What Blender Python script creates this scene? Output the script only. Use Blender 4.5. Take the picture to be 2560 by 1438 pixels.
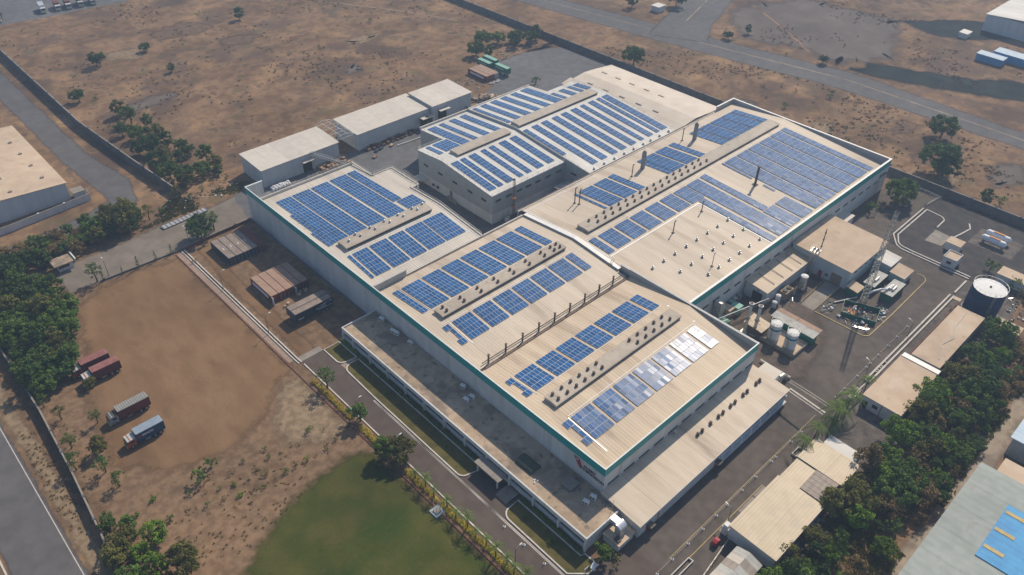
import bpy, math, random
from mathutils import Vector, Matrix, noise as mnoise
from mathutils.geometry import tessellate_polygon

for o in list(bpy.data.objects): bpy.data.objects.remove(o)
S = bpy.context.scene
COL = S.collection
R = math.radians

# ---------------------------------------------------------------- camera, sky, sun, exposure
SUN_AZ, SUN_EL = 18.0, 44.0                       # degrees; azimuth counted from +X towards +Y
cam_d = bpy.data.cameras.new('camera'); cam = bpy.data.objects.new('camera', cam_d); COL.objects.link(cam)
rot = Matrix(((0.7254699, 0.4177969, -0.5469361), (-0.6880179, 0.4610429, -0.5604202), (0.0180192, 0.7828699, 0.6219245)))
cam.matrix_world = Matrix.Translation((-89.4, -61.8, 146.0)) @ rot.to_4x4()
cam_d.sensor_fit = 'HORIZONTAL'; cam_d.sensor_width = 36.0; cam_d.lens = 27.551
cam_d.clip_start = 1.0; cam_d.clip_end = 6000.0
S.camera = cam
cam_d.dof.use_dof = True; cam_d.dof.focus_distance = 230.0; cam_d.dof.aperture_fstop = 0.085
W = bpy.data.worlds.new('World'); S.world = W; W.use_nodes = True
nt = W.node_tree; nt.nodes.clear()
sky = nt.nodes.new('ShaderNodeTexSky'); sky.sky_type = 'NISHITA'; sky.sun_disc = False
sky.sun_elevation = R(SUN_EL); sky.sun_rotation = R(90.0 - SUN_AZ); sky.dust_density = 0.8; sky.air_density = 1.0
bg = nt.nodes.new('ShaderNodeBackground'); bg.inputs['Strength'].default_value = 0.105
wo = nt.nodes.new('ShaderNodeOutputWorld')
nt.links.new(sky.outputs[0], bg.inputs['Color']); nt.links.new(bg.outputs[0], wo.inputs['Surface'])
sd = bpy.data.lights.new('sun', 'SUN'); sd.energy = 4.4; sd.angle = R(0.6); sd.color = (1.0, 0.87, 0.70)
sun = bpy.data.objects.new('sun', sd); COL.objects.link(sun)
SUNV = Vector((math.cos(R(SUN_EL))*math.cos(R(SUN_AZ)), math.cos(R(SUN_EL))*math.sin(R(SUN_AZ)), math.sin(R(SUN_EL))))
sun.location = SUNV*400; sun.rotation_euler = SUNV.to_track_quat('Z', 'Y').to_euler()
S.view_settings.view_transform = 'Standard'; S.view_settings.look = 'None'
S.view_settings.exposure = 0.06; S.view_settings.gamma = 1.0
S.render.engine = 'CYCLES'
S.cycles.use_denoising = True
S.cycles.max_bounces = 6; S.cycles.diffuse_bounces = 2; S.cycles.glossy_bounces = 2; S.cycles.transmission_bounces = 2
S.cycles.transparent_max_bounces = 12; S.cycles.volume_bounces = 0
S.cycles.sample_clamp_indirect = 3.0

# ---------------------------------------------------------------- materials
MATS = {}
def M(name, col, col2=None, sc=1.0, det=5.0, rough=0.85, spec=0.3, metal=0.0, rib=None, ribamt=0.12, ribump=0.0, broad=0.12,
      bump=0.0, stain=None, fade=None, con=(0.35, 0.65), rnd=0.0, stretch=None, coat=0.0, lap=None):
    m = bpy.data.materials.new(name); m.use_nodes = True; MATS[name] = m
    n = m.node_tree.nodes; l = m.node_tree.links; n.clear()
    out = n.new('ShaderNodeOutputMaterial'); bs = n.new('ShaderNodeBsdfPrincipled')
    bs.inputs['Roughness'].default_value = rough; bs.inputs['Specular IOR Level'].default_value = spec
    bs.inputs['Metallic'].default_value = metal; bs.inputs['Coat Weight'].default_value = coat
    geo = n.new('ShaderNodeNewGeometry')
    P = geo.outputs['Position']
    if stretch:
        mp = n.new('ShaderNodeMapping'); mp.inputs['Scale'].default_value = stretch; l.new(P, mp.inputs['Vector']); PS = mp.outputs[0]
    else: PS = P
    def noise(scale, detail=det, src=PS, rg=0.55):
        t = n.new('ShaderNodeTexNoise'); t.inputs['Scale'].default_value = scale; t.inputs['Detail'].default_value = detail
        t.inputs['Roughness'].default_value = rg; l.new(src, t.inputs['Vector']); return t.outputs['Fac']
    def ramp(src, lo, hi):
        r = n.new('ShaderNodeMapRange'); r.inputs['From Min'].default_value = lo; r.inputs['From Max'].default_value = hi
        r.interpolation_type = 'SMOOTHSTEP'; l.new(src, r.inputs['Value']); return r.outputs[0]
    def math_(op, a, b=None):
        t = n.new('ShaderNodeMath'); t.operation = op
        for i, v in enumerate((a, b)):
            if v is None: continue
            if isinstance(v, (int, float)): t.inputs[i].default_value = v
            else: l.new(v, t.inputs[i])
        return t.outputs[0]
    def mix(fac, a, b, mode='MIX'):
        t = n.new('ShaderNodeMix'); t.data_type = 'RGBA'; t.blend_type = mode
        for k, v in ((0, fac), (6, a), (7, b)):
            if isinstance(v, (int, float)): t.inputs[k].default_value = v
            elif isinstance(v, (tuple, list)): t.inputs[k].default_value = (*v, 1.0)
            else: l.new(v, t.inputs[k])
        return t.outputs[2]
    c = col
    n1 = None
    if col2 is not None:
        n1 = noise(sc); c = mix(ramp(n1, *con), col, col2)
    if stain:
        for s in (stain if isinstance(stain[0], (tuple, list)) and isinstance(stain[0][0], (tuple, list)) else [stain]):
            scol, ssc, lo, hi, amt = s
            f = math_('MULTIPLY', ramp(noise(ssc, 6.0), lo, hi), amt); c = mix(f, c, scol)
    if broad:
        b = ramp(noise(0.035, 3.0, P), 0.25, 0.75)
        v = math_('ADD', math_('MULTIPLY', b, 2*broad), 1.0 - broad)
        cb = n.new('ShaderNodeCombineColor'); [l.new(v, cb.inputs[i]) for i in range(3)]
        c = mix(1.0, c, cb.outputs[0], 'MULTIPLY')
    if rnd:
        oi = n.new('ShaderNodeObjectInfo'); v = math_('ADD', math_('MULTIPLY', oi.outputs['Random'], 2*rnd), 1.0 - rnd)
        cb = n.new('ShaderNodeCombineColor'); [l.new(v, cb.inputs[i]) for i in range(3)]
        c = mix(1.0, c, cb.outputs[0], 'MULTIPLY')
    if lap:
        ax, pitch, wd, amt = lap
        sx = n.new('ShaderNodeSeparateXYZ'); l.new(P, sx.inputs[0])
        fr = math_('FRACT', math_('MULTIPLY', sx.outputs[ax], 1.0/pitch)); f = math_('MULTIPLY', math_('LESS_THAN', fr, wd/pitch), amt)
        c = mix(f, c, (0.16, 0.13, 0.11))
        ci = math_('FLOOR', math_('MULTIPLY', sx.outputs[ax], 1.0/pitch)); wn = n.new('ShaderNodeTexWhiteNoise'); wn.noise_dimensions = '1D'; l.new(ci, wn.inputs['W'])
        v = math_('ADD', math_('MULTIPLY', wn.outputs['Value'], 0.10), 0.95); cb = n.new('ShaderNodeCombineColor'); [l.new(v, cb.inputs[i]) for i in range(3)]
        c = mix(1.0, c, cb.outputs[0], 'MULTIPLY')
    if rib:
        ax, pitch = rib
        sx = n.new('ShaderNodeSeparateXYZ'); l.new(P, sx.inputs[0])
        w = math_('SINE', math_('MULTIPLY', sx.outputs[ax], 2*math.pi/pitch))
        v = math_('ADD', math_('MULTIPLY', w, ribamt*0.5), 1.0 - ribamt*0.5)
        cb = n.new('ShaderNodeCombineColor'); [l.new(v, cb.inputs[i]) for i in range(3)]
        c = mix(1.0, c, cb.outputs[0], 'MULTIPLY')
        if ribump:
            bp = n.new('ShaderNodeBump'); bp.inputs['Strength'].default_value = ribump; bp.inputs['Distance'].default_value = 0.05
            l.new(w, bp.inputs['Height']); l.new(bp.outputs[0], bs.inputs['Normal'])
    if bump and not (rib and ribump):
        bp = n.new('ShaderNodeBump'); bp.inputs['Strength'].default_value = bump; bp.inputs['Distance'].default_value = 0.3
        l.new(noise(sc*2.5, 6.0), bp.inputs['Height']); l.new(bp.outputs[0], bs.inputs['Normal'])
    if isinstance(c, tuple): bs.inputs['Base Color'].default_value = (*c, 1)
    else: l.new(c, bs.inputs['Base Color'])
    if fade:
        at = n.new('ShaderNodeAttribute'); at.attribute_name = 'fade'
        f = math_('ADD', at.outputs['Fac'], math_('MULTIPLY', math_('SUBTRACT', noise(fade, 6.0, P, 0.7), 0.5), 1.5))
        f = ramp(f, 0.12, 0.88)
        tr = n.new('ShaderNodeBsdfTransparent'); mx = n.new('ShaderNodeMixShader')
        l.new(f, mx.inputs[0]); l.new(tr.outputs[0], mx.inputs[1]); l.new(bs.outputs[0], mx.inputs[2]); l.new(mx.outputs[0], out.inputs[0])
    else: l.new(bs.outputs[0], out.inputs[0])
    return m

# ground
M('scrub', (0.165, 0.102, 0.060), (0.270, 0.170, 0.096), 0.16, 9, 0.95, 0.1, broad=0.25, bump=0.35, con=(0.38, 0.62),
  stain=[((0.120, 0.082, 0.060), 0.030, 0.47, 0.62, 0.8), ((0.36, 0.225, 0.115), 0.05, 0.53, 0.68, 0.65), ((0.13, 0.11, 0.055), 0.09, 0.56, 0.68, 0.6), ((0.085, 0.066, 0.052), 0.16, 0.57, 0.66, 0.7), ((0.10, 0.075, 0.055), 0.6, 0.55, 0.66, 0.5)])
M('dirt', (0.200, 0.120, 0.062), (0.245, 0.152, 0.082), 0.22, 7, 0.95, 0.1, broad=0.12, bump=0.12, fade=0.35, stretch=(1, 0.45, 1),
  stain=[((0.145, 0.088, 0.05), 0.06, 0.5, 0.68, 0.7), ((0.29, 0.195, 0.115), 0.09, 0.56, 0.72, 0.5), ((0.13, 0.08, 0.048), 0.25, 0.58, 0.72, 0.4), ((0.15, 0.092, 0.052), 2.6, 0.56, 0.66, 0.5), ((0.30, 0.205, 0.13), 3.5, 0.64, 0.70, 0.5)])
M('dirt_rough', (0.170, 0.108, 0.064), (0.255, 0.168, 0.102), 0.5, 8, 0.95, 0.1, broad=0.15, bump=0.3, fade=0.35,
  stain=((0.12, 0.085, 0.06), 0.2, 0.52, 0.68, 0.5))
M('soil_grey', (0.115, 0.092, 0.075), (0.165, 0.132, 0.108), 0.4, 8, 0.95, 0.1, broad=0.15, bump=0.15, fade=0.35, stain=((0.08, 0.065, 0.055), 0.2, 0.52, 0.68, 0.5))
M('dry_patch', (0.135, 0.090, 0.062), (0.18, 0.12, 0.08), 0.3, 8, 0.95, 0.1, fade=0.15)
M('dirt_pale', (0.225, 0.140, 0.076), (0.265, 0.170, 0.096), 0.5, 8, 0.95, 0.1, fade=0.4)
M('dirt_damp', (0.150, 0.090, 0.050), (0.185, 0.115, 0.065), 0.5, 8, 0.95, 0.1, fade=0.4)
M('dry_grass', (0.20, 0.145, 0.09), (0.30, 0.22, 0.14), 0.6, 8, 0.95, 0.1, bump=0.3, fade=0.25)
M('lawn', (0.056, 0.070, 0.012), (0.085, 0.084, 0.020), 0.14, 7, 0.95, 0.1, broad=0.2, bump=0.15, fade=0.3,
  stain=[((0.030, 0.060, 0.008), 0.06, 0.5, 0.68, 0.8), ((0.12, 0.090, 0.032), 0.05, 0.58, 0.74, 0.6), ((0.10, 0.090, 0.03), 0.9, 0.55, 0.7, 0.5), ((0.04, 0.055, 0.01), 2.2, 0.52, 0.66, 0.6)])
M('garden_grass', (0.082, 0.078, 0.024), (0.130, 0.108, 0.038), 0.4, 7, 0.95, 0.1, bump=0.15)
M('asphalt', (0.096, 0.080, 0.068), (0.124, 0.104, 0.088), 0.35, 8, 0.9, 0.25, broad=0.14, bump=0.05,
  stain=[((0.058, 0.050, 0.046), 0.13, 0.55, 0.70, 0.5), ((0.175, 0.145, 0.118), 0.12, 0.56, 0.74, 0.4)])
M('asphalt_blue', (0.118, 0.118, 0.122), (0.150, 0.150, 0.154), 0.3, 8, 0.9, 0.25, broad=0.14, bump=0.05,
  stain=((0.19, 0.175, 0.16), 0.1, 0.58, 0.72, 0.4))
M('driveway', (0.098, 0.076, 0.064), (0.118, 0.094, 0.079), 0.3, 7, 0.9, 0.2, broad=0.12, bump=0.03, stain=((0.095, 0.08, 0.07), 0.15, 0.55, 0.7, 0.4))
M('road_dusty', (0.185, 0.158, 0.132), (0.235, 0.20, 0.165), 0.25, 8, 0.95, 0.1, broad=0.12, bump=0.06, fade=0.5,
  stain=((0.14, 0.125, 0.11), 0.09, 0.52, 0.66, 0.6))
M('road', (0.112, 0.108, 0.108), (0.138, 0.132, 0.130), 0.25, 7, 0.9, 0.2, broad=0.10, fade=0.8)
M('concrete', (0.25, 0.225, 0.195), (0.31, 0.28, 0.24), 0.5, 7, 0.9, 0.2, bump=0.05, stain=((0.17, 0.15, 0.13), 0.4, 0.55, 0.7, 0.5))
M('concrete_dark', (0.105, 0.092, 0.082), (0.150, 0.130, 0.115), 0.45, 8, 0.92, 0.15, broad=0.2, bump=0.08,
  stain=[((0.055, 0.050, 0.047), 0.35, 0.55, 0.68, 0.6), ((0.20, 0.17, 0.145), 0.25, 0.58, 0.7, 0.5)])
M('annex_roof', (0.40, 0.305, 0.215), (0.52, 0.405, 0.295), 0.35, 9, 0.95, 0.1, broad=0.25, bump=0.1,
  stain=[((0.185, 0.155, 0.125), 0.14, 0.48, 0.66, 0.8), ((0.14, 0.115, 0.09), 0.5, 0.56, 0.68, 0.7)])
M('paver', (0.30, 0.215, 0.165), (0.36, 0.27, 0.21), 1.2, 4, 0.9, 0.2)
M('ash_ground', (0.062, 0.058, 0.058), (0.088, 0.080, 0.076), 0.3, 7, 0.95, 0.1, fade=0.2)
M('dark_ground', (0.016, 0.024, 0.026), (0.034, 0.040, 0.038), 0.12, 8, 0.95, 0.1, fade=0.12)  # very dark blue-green tone for strips, pit and planter soil
M('plough', (0.135, 0.112, 0.098), (0.165, 0.135, 0.115), 0.10, 7, 0.95, 0.1, fade=0.08, broad=0.15)
M('track_soil', (0.24, 0.165, 0.115), (0.29, 0.20, 0.14), 0.4, 6, 0.95, 0.1, fade=0.3)
M('pale_soil', (0.30, 0.245, 0.19), (0.36, 0.30, 0.235), 0.4, 6, 0.95, 0.1, fade=0.3, stain=((0.16, 0.13, 0.105), 0.15, 0.5, 0.62, 0.7))
M('magenta_dust', (0.16, 0.05, 0.06), (0.21, 0.075, 0.08), 0.3, 5, 0.95, 0.1, fade=0.3)
# buildings
M('roof_tan', (0.57, 0.455, 0.325), (0.63, 0.51, 0.375), 0.5, 6, 0.6, 0.35, rib=(0, 0.9), ribamt=0.10, ribump=0.15, broad=0.07, stain=((0.40, 0.30, 0.21), 0.22, 0.50, 0.68, 0.85), stretch=(1, 0.12, 1), lap=(0, 6.1, 0.14, 0.30))
M('roof_beige', (0.57, 0.475, 0.365), (0.64, 0.545, 0.43), 0.5, 6, 0.6, 0.35, rib=(0, 0.9), ribamt=0.08, ribump=0.12, broad=0.07, stain=((0.42, 0.335, 0.25), 0.25, 0.50, 0.68, 0.85), stretch=(1, 0.12, 1), lap=(0, 6.1, 0.14, 0.30))
M('roof_cream', (0.57, 0.515, 0.435), (0.63, 0.58, 0.50), 0.5, 6, 0.6, 0.35, rib=(0, 0.9), ribamt=0.06, ribump=0.1, broad=0.07, stain=((0.47, 0.42, 0.36), 0.25, 0.50, 0.68, 0.85), stretch=(1, 0.12, 1), lap=(0, 6.1, 0.14, 0.30))
M('roof_white', (0.60, 0.585, 0.545), (0.67, 0.66, 0.62), 0.4, 6, 0.6, 0.35, rib=(0, 1.0), ribamt=0.05, ribump=0.08, broad=0.06, stain=((0.50, 0.47, 0.43), 0.22, 0.50, 0.68, 0.85), stretch=(1, 0.12, 1), lap=(0, 6.1, 0.14, 0.30))
M('roof_ivory', (0.60, 0.515, 0.415), (0.67, 0.59, 0.49), 0.15, 6, 0.6, 0.35, rib=(1, 1.2), ribamt=0.04, broad=0.06)
M('roof_shed', (0.60, 0.55, 0.475), (0.655, 0.605, 0.53), 0.4, 5, 0.6, 0.35, rib=(0, 0.8), ribamt=0.07, broad=0.05, lap=(0, 6.1, 0.14, 0.30))
M('roof_shed_y', (0.58, 0.475, 0.325), (0.63, 0.525, 0.375), 0.4, 5, 0.6, 0.35, rib=(1, 0.75), ribamt=0.08, broad=0.06, stain=((0.50, 0.42, 0.33), 0.3, 0.55, 0.7, 0.5), lap=(1, 6.1, 0.14, 0.30))
M('roof_annex', (0.55, 0.455, 0.345), (0.62, 0.525, 0.41), 0.5, 6, 0.6, 0.35, rib=(0, 0.7), ribamt=0.09, broad=0.06, stretch=(1, 0.15, 1),
  stain=[((0.46, 0.37, 0.28), 0.3, 0.50, 0.68, 0.85), ((0.25, 0.18, 0.12), 0.12, 0.66, 0.74, 0.6)], lap=(0, 6.1, 0.14, 0.30))
M('roof_slab', (0.54, 0.415, 0.30), (0.60, 0.475, 0.35), 0.25, 7, 0.9, 0.15, broad=0.12, stain=[((0.38, 0.29, 0.21), 0.3, 0.58, 0.70, 0.55), ((0.65, 0.56, 0.45), 0.15, 0.58, 0.72, 0.5)])
M('roof_asbestos', (0.33, 0.28, 0.24), (0.39, 0.335, 0.285), 0.7, 5, 0.9, 0.1, rib=(1, 1.3), ribamt=0.12)
M('roof_sage', (0.30, 0.335, 0.31), (0.36, 0.395, 0.37), 0.3, 5, 0.7, 0.3, rib=(0, 2.0), ribamt=0.06, stain=((0.25, 0.235, 0.21), 0.3, 0.56, 0.7, 0.4))
M('roof_blue', (0.045, 0.27, 0.55), (0.06, 0.33, 0.62), 0.4, 5, 0.6, 0.35, rib=(0, 1.5), ribamt=0.08)
M('roof_paleblue', (0.38, 0.50, 0.60), (0.44, 0.56, 0.66), 0.3, 5, 0.6, 0.35, rib=(0, 1.5), ribamt=0.06)
M('roof_greysheet', (0.42, 0.42, 0.39), (0.50, 0.50, 0.46), 0.6, 5, 0.7, 0.3, rib=(0, 0.8), ribamt=0.1, stain=((0.30, 0.25, 0.20), 0.5, 0.58, 0.7, 0.5))
M('wall_white', (0.56, 0.57, 0.57), (0.62, 0.63, 0.63), 0.4, 5, 0.6, 0.3, rib=(1, 0.9), ribamt=0.07, broad=0.06, stain=((0.42, 0.42, 0.40), 0.3, 0.52, 0.72, 0.6), stretch=(1, 1, 0.12), lap=(1, 6.0, 0.10, 0.22))
M('wall_white_x', (0.60, 0.60, 0.585), (0.66, 0.66, 0.645), 0.4, 5, 0.6, 0.3, rib=(0, 0.9), ribamt=0.07, broad=0.05, stain=((0.44, 0.42, 0.38), 0.3, 0.52, 0.72, 0.65), stretch=(1, 1, 0.12), lap=(0, 5.33, 0.10, 0.25))
M('wall_plain', (0.60, 0.60, 0.59), (0.66, 0.66, 0.65), 0.6, 6, 0.85, 0.2, broad=0.06, stain=((0.42, 0.40, 0.37), 0.35, 0.58, 0.74, 0.5), stretch=(1, 1, 0.3))
M('wall_grey', (0.42, 0.42, 0.40), (0.47, 0.47, 0.45), 0.4, 5, 0.6, 0.3, rib=(1, 0.9), ribamt=0.06, broad=0.05)
M('wall_shed', (0.52, 0.55, 0.57), (0.58, 0.61, 0.63), 0.4, 5, 0.6, 0.3, rib=(0, 0.9), ribamt=0.06, broad=0.05, stain=((0.45, 0.45, 0.44), 0.3, 0.6, 0.75, 0.4), stretch=(1, 1, 0.2))
M('wall_back', (0.42, 0.42, 0.41), (0.48, 0.47, 0.455), 0.4, 5, 0.7, 0.25, rib=(1, 0.9), ribamt=0.08, broad=0.06)
M('compound', (0.10, 0.105, 0.11), (0.14, 0.142, 0.145), 0.4, 6, 0.9, 0.1, stain=((0.12, 0.11, 0.10), 0.4, 0.55, 0.7, 0.5))
M('teal', (0.002, 0.300, 0.300), (0.004, 0.330, 0.330), 0.4, 4, 0.45, 0.4, broad=0.05, rib=(2, 40.0), ribamt=0.0)
M('coping', (0.62, 0.68, 0.68), (0.68, 0.73, 0.72), 0.8, 4, 0.5, 0.4, broad=0.05)
M('coping_grey', (0.44, 0.44, 0.43), (0.52, 0.51, 0.49), 0.8, 4, 0.6, 0.3, broad=0.05)
M('flashing', (0.74, 0.73, 0.70), (0.80, 0.79, 0.76), 0.8, 4, 0.5, 0.4, broad=0.05)
M('gutter', (0.12, 0.095, 0.075), (0.19, 0.155, 0.125), 0.7, 6, 0.9, 0.1)
M('monitor', (0.43, 0.37, 0.30), (0.49, 0.43, 0.355), 0.5, 6, 0.65, 0.3, rib=(0, 0.9), ribamt=0.08, stain=((0.28, 0.24, 0.20), 0.4, 0.56, 0.7, 0.5))
M('louvre', (0.075, 0.062, 0.055), (0.10, 0.085, 0.075), 0.8, 4, 0.8, 0.2)
M('glass', (0.030, 0.040, 0.048), (0.05, 0.062, 0.07), 0.5, 3, 0.12, 0.5)
M('frame_dark', (0.085, 0.085, 0.085), None, rough=0.5)
M('frame_white', (0.70, 0.70, 0.69), (0.76, 0.76, 0.75), 1.0, 3, 0.6, 0.3)
M('door_brown', (0.24, 0.18, 0.12), (0.29, 0.225, 0.155), 0.8, 4, 0.7, 0.3, rib=(2, 0.4), ribamt=0.12)
M('dark_opening', (0.018, 0.020, 0.022), None, rough=0.9)
M('red_paint', (0.30, 0.022, 0.035), (0.36, 0.03, 0.04), 0.8, 3, 0.5, 0.4)
M('logo_red', (0.34, 0.035, 0.075), None, rough=0.5)
M('logo_black', (0.012, 0.012, 0.016), None, rough=0.5)
M('logo_white', (0.70, 0.72, 0.73), None, rough=0.6)
# solar
M('cell', (0.020, 0.098, 0.265), (0.028, 0.114, 0.295), 0.9, 3, 0.26, 0.10, broad=0.06, rnd=0.2)
M('alu', (0.58, 0.62, 0.66), None, rough=0.6, metal=0.0, spec=0.15)
# metals, vents
M('galv', (0.46, 0.46, 0.45), (0.56, 0.56, 0.54), 1.5, 4, 0.42, 0.5, metal=0.45)
M('galv_pale', (0.62, 0.60, 0.55), (0.70, 0.68, 0.63), 1.5, 4, 0.5, 0.4, metal=0.2)
M('rusty', (0.15, 0.11, 0.09), (0.22, 0.17, 0.14), 1.6, 5, 0.8, 0.3, metal=0.2)
M('steel_dark', (0.105, 0.085, 0.070), (0.155, 0.125, 0.10), 1.2, 5, 0.7, 0.3, metal=0.2)
M('mast_white', (0.32, 0.31, 0.28), (0.42, 0.41, 0.37), 1.2, 4, 0.5, 0.4)
M('pipe_white', (0.70, 0.70, 0.68), (0.77, 0.77, 0.75), 1.0, 3, 0.5, 0.4)
M('green_paint', (0.006, 0.125, 0.080), (0.010, 0.150, 0.10), 0.8, 4, 0.5, 0.4)
M('green_container', (0.020, 0.150, 0.095), (0.03, 0.185, 0.12), 0.8, 4, 0.55, 0.3)
M('mint', (0.20, 0.42, 0.34), (0.25, 0.47, 0.39), 0.8, 4, 0.6, 0.3)
M('steel_grey', (0.22, 0.225, 0.23), (0.29, 0.295, 0.30), 1.2, 4, 0.6, 0.3)
M('tank_white', (0.66, 0.68, 0.71), (0.72, 0.74, 0.77), 0.8, 4, 0.5, 0.4)
M('tank_blue', (0.006, 0.034, 0.100), (0.010, 0.044, 0.120), 0.3, 4, 0.6, 0.15)
M('stripe_blue', (0.03, 0.25, 0.36), None, rough=0.5)
M('orange', (0.46, 0.17, 0.03), (0.52, 0.21, 0.05), 1, 4, 0.6, 0.3)
M('yellow', (0.52, 0.36, 0.05), (0.58, 0.42, 0.08), 1, 4, 0.7, 0.3)
M('black_paint', (0.018, 0.018, 0.018), None, rough=0.6)
M('rubber', (0.022, 0.021, 0.020), (0.035, 0.033, 0.03), 3, 3, 0.9, 0.2)
M('silver', (0.62, 0.63, 0.64), (0.72, 0.73, 0.74), 1.0, 3, 0.3, 0.5, metal=0.6)
# containers, trucks
M('cont_roof', (0.245, 0.195, 0.165), (0.315, 0.255, 0.215), 0.5, 6, 0.85, 0.2, broad=0.06, stain=((0.17, 0.14, 0.12), 0.6, 0.56, 0.7, 0.5))
M('cont_roof_tan', (0.335, 0.225, 0.165), (0.40, 0.28, 0.21), 0.5, 6, 0.85, 0.2, broad=0.06, stain=((0.24, 0.16, 0.12), 0.5, 0.56, 0.7, 0.5))
M('cont_navy', (0.014, 0.030, 0.052), (0.020, 0.040, 0.066), 0.8, 4, 0.55, 0.3)
M('cont_red', (0.135, 0.030, 0.024), (0.17, 0.045, 0.035), 0.8, 5, 0.65, 0.3)
M('cont_maroon', (0.090, 0.022, 0.030), (0.12, 0.032, 0.038), 0.8, 5, 0.65, 0.3)
M('maroon_top', (0.30, 0.125, 0.115), (0.36, 0.17, 0.145), 0.8, 5, 0.75, 0.3, rib=(0, 0.55), ribamt=0.12)
M('grey_top', (0.36, 0.36, 0.33), (0.43, 0.43, 0.40), 0.8, 5, 0.7, 0.3, rib=(0, 0.55), ribamt=0.45)
M('blue_top', (0.33, 0.41, 0.50), (0.40, 0.48, 0.57), 0.8, 5, 0.7, 0.3, rib=(0, 0.55), ribamt=0.2, stain=((0.16, 0.19, 0.22), 0.6, 0.62, 0.7, 0.6))
M('cont_blue', (0.010, 0.062, 0.130), (0.014, 0.078, 0.155), 0.8, 4, 0.5, 0.4)
M('cab_orange', (0.34, 0.075, 0.020), (0.40, 0.10, 0.03), 0.8, 4, 0.5, 0.4)
M('cab_red', (0.26, 0.035, 0.025), (0.32, 0.05, 0.03), 0.8, 4, 0.5, 0.4)
M('cab_teal', (0.26, 0.33, 0.36), (0.31, 0.38, 0.41), 0.8, 4, 0.5, 0.4)
M('cab_white', (0.50, 0.49, 0.46), (0.58, 0.57, 0.54), 0.8, 5, 0.6, 0.3, stain=((0.30, 0.27, 0.24), 1.2, 0.55, 0.7, 0.5))
M('wood', (0.27, 0.18, 0.11), (0.36, 0.25, 0.165), 1.2, 5, 0.85, 0.2, rnd=0.25)
M('wood_dark', (0.11, 0.065, 0.045), (0.17, 0.10, 0.07), 1.2, 5, 0.85, 0.2, rnd=0.25)
M('card', (0.46, 0.355, 0.25), (0.55, 0.44, 0.32), 0.8, 4, 0.85, 0.2, rnd=0.2)
M('bag_white', (0.58, 0.58, 0.60), (0.68, 0.68, 0.70), 0.9, 5, 0.8, 0.2, bump=0.3)
M('tarp_green', (0.045, 0.062, 0.050), (0.062, 0.082, 0.066), 0.5, 4, 0.8, 0.2)
M('kerb_white', (0.56, 0.52, 0.47), (0.64, 0.60, 0.54), 0.9, 5, 0.85, 0.2, stain=((0.38, 0.33, 0.28), 0.7, 0.55, 0.7, 0.5))
M('kerb_yellow', (0.50, 0.38, 0.17), (0.58, 0.46, 0.24), 0.9, 5, 0.85, 0.2)
M('brick_red', (0.17, 0.075, 0.060), (0.22, 0.10, 0.08), 0.9, 5, 0.9, 0.2)
M('trunk', (0.085, 0.062, 0.045), (0.125, 0.095, 0.07), 2.0, 4, 0.95, 0.1)
M('scrap', (0.20, 0.20, 0.21), (0.42, 0.42, 0.43), 1.6, 4, 0.5, 0.4, rnd=0.4)

def leafmat(name, c1, c2, rnd=0.22):
    m = M(name, c1, c2, 0.9, 3, 0.75, 0.2, broad=0.12, rnd=rnd, con=(0.3, 0.7))
    n = m.node_tree.nodes; l = m.node_tree.links
    bs = [x for x in n if x.type == 'BSDF_PRINCIPLED'][0]; out = [x for x in n if x.type == 'OUTPUT_MATERIAL'][0]
    tl = n.new('ShaderNodeBsdfTranslucent'); mx = n.new('ShaderNodeMixShader'); mx.inputs[0].default_value = 0.22
    l.new(bs.inputs['Base Color'].links[0].from_socket, tl.inputs['Color'])
    l.new(bs.outputs[0], mx.inputs[1]); l.new(tl.outputs[0], mx.inputs[2]); l.new(mx.outputs[0], out.inputs[0])
    return m
leafmat('leaf_green', (0.074, 0.138, 0.025), (0.145, 0.224, 0.038))
leafmat('leaf_dark', (0.048, 0.103, 0.025), (0.098, 0.161, 0.036))
leafmat('leaf_olive', (0.122, 0.130, 0.031), (0.200, 0.188, 0.047))
leafmat('leaf_dry', (0.186, 0.133, 0.052), (0.274, 0.195, 0.081))
leafmat('leaf_bright', (0.099, 0.195, 0.018), (0.186, 0.282, 0.029))
leafmat('leaf_yellow', (0.387, 0.282, 0.029), (0.532, 0.411, 0.049))
leafmat('leaf_palm', (0.087, 0.156, 0.026), (0.163, 0.225, 0.044))
leafmat('dry_brush', (0.185, 0.120, 0.075), (0.25, 0.17, 0.10))
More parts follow.
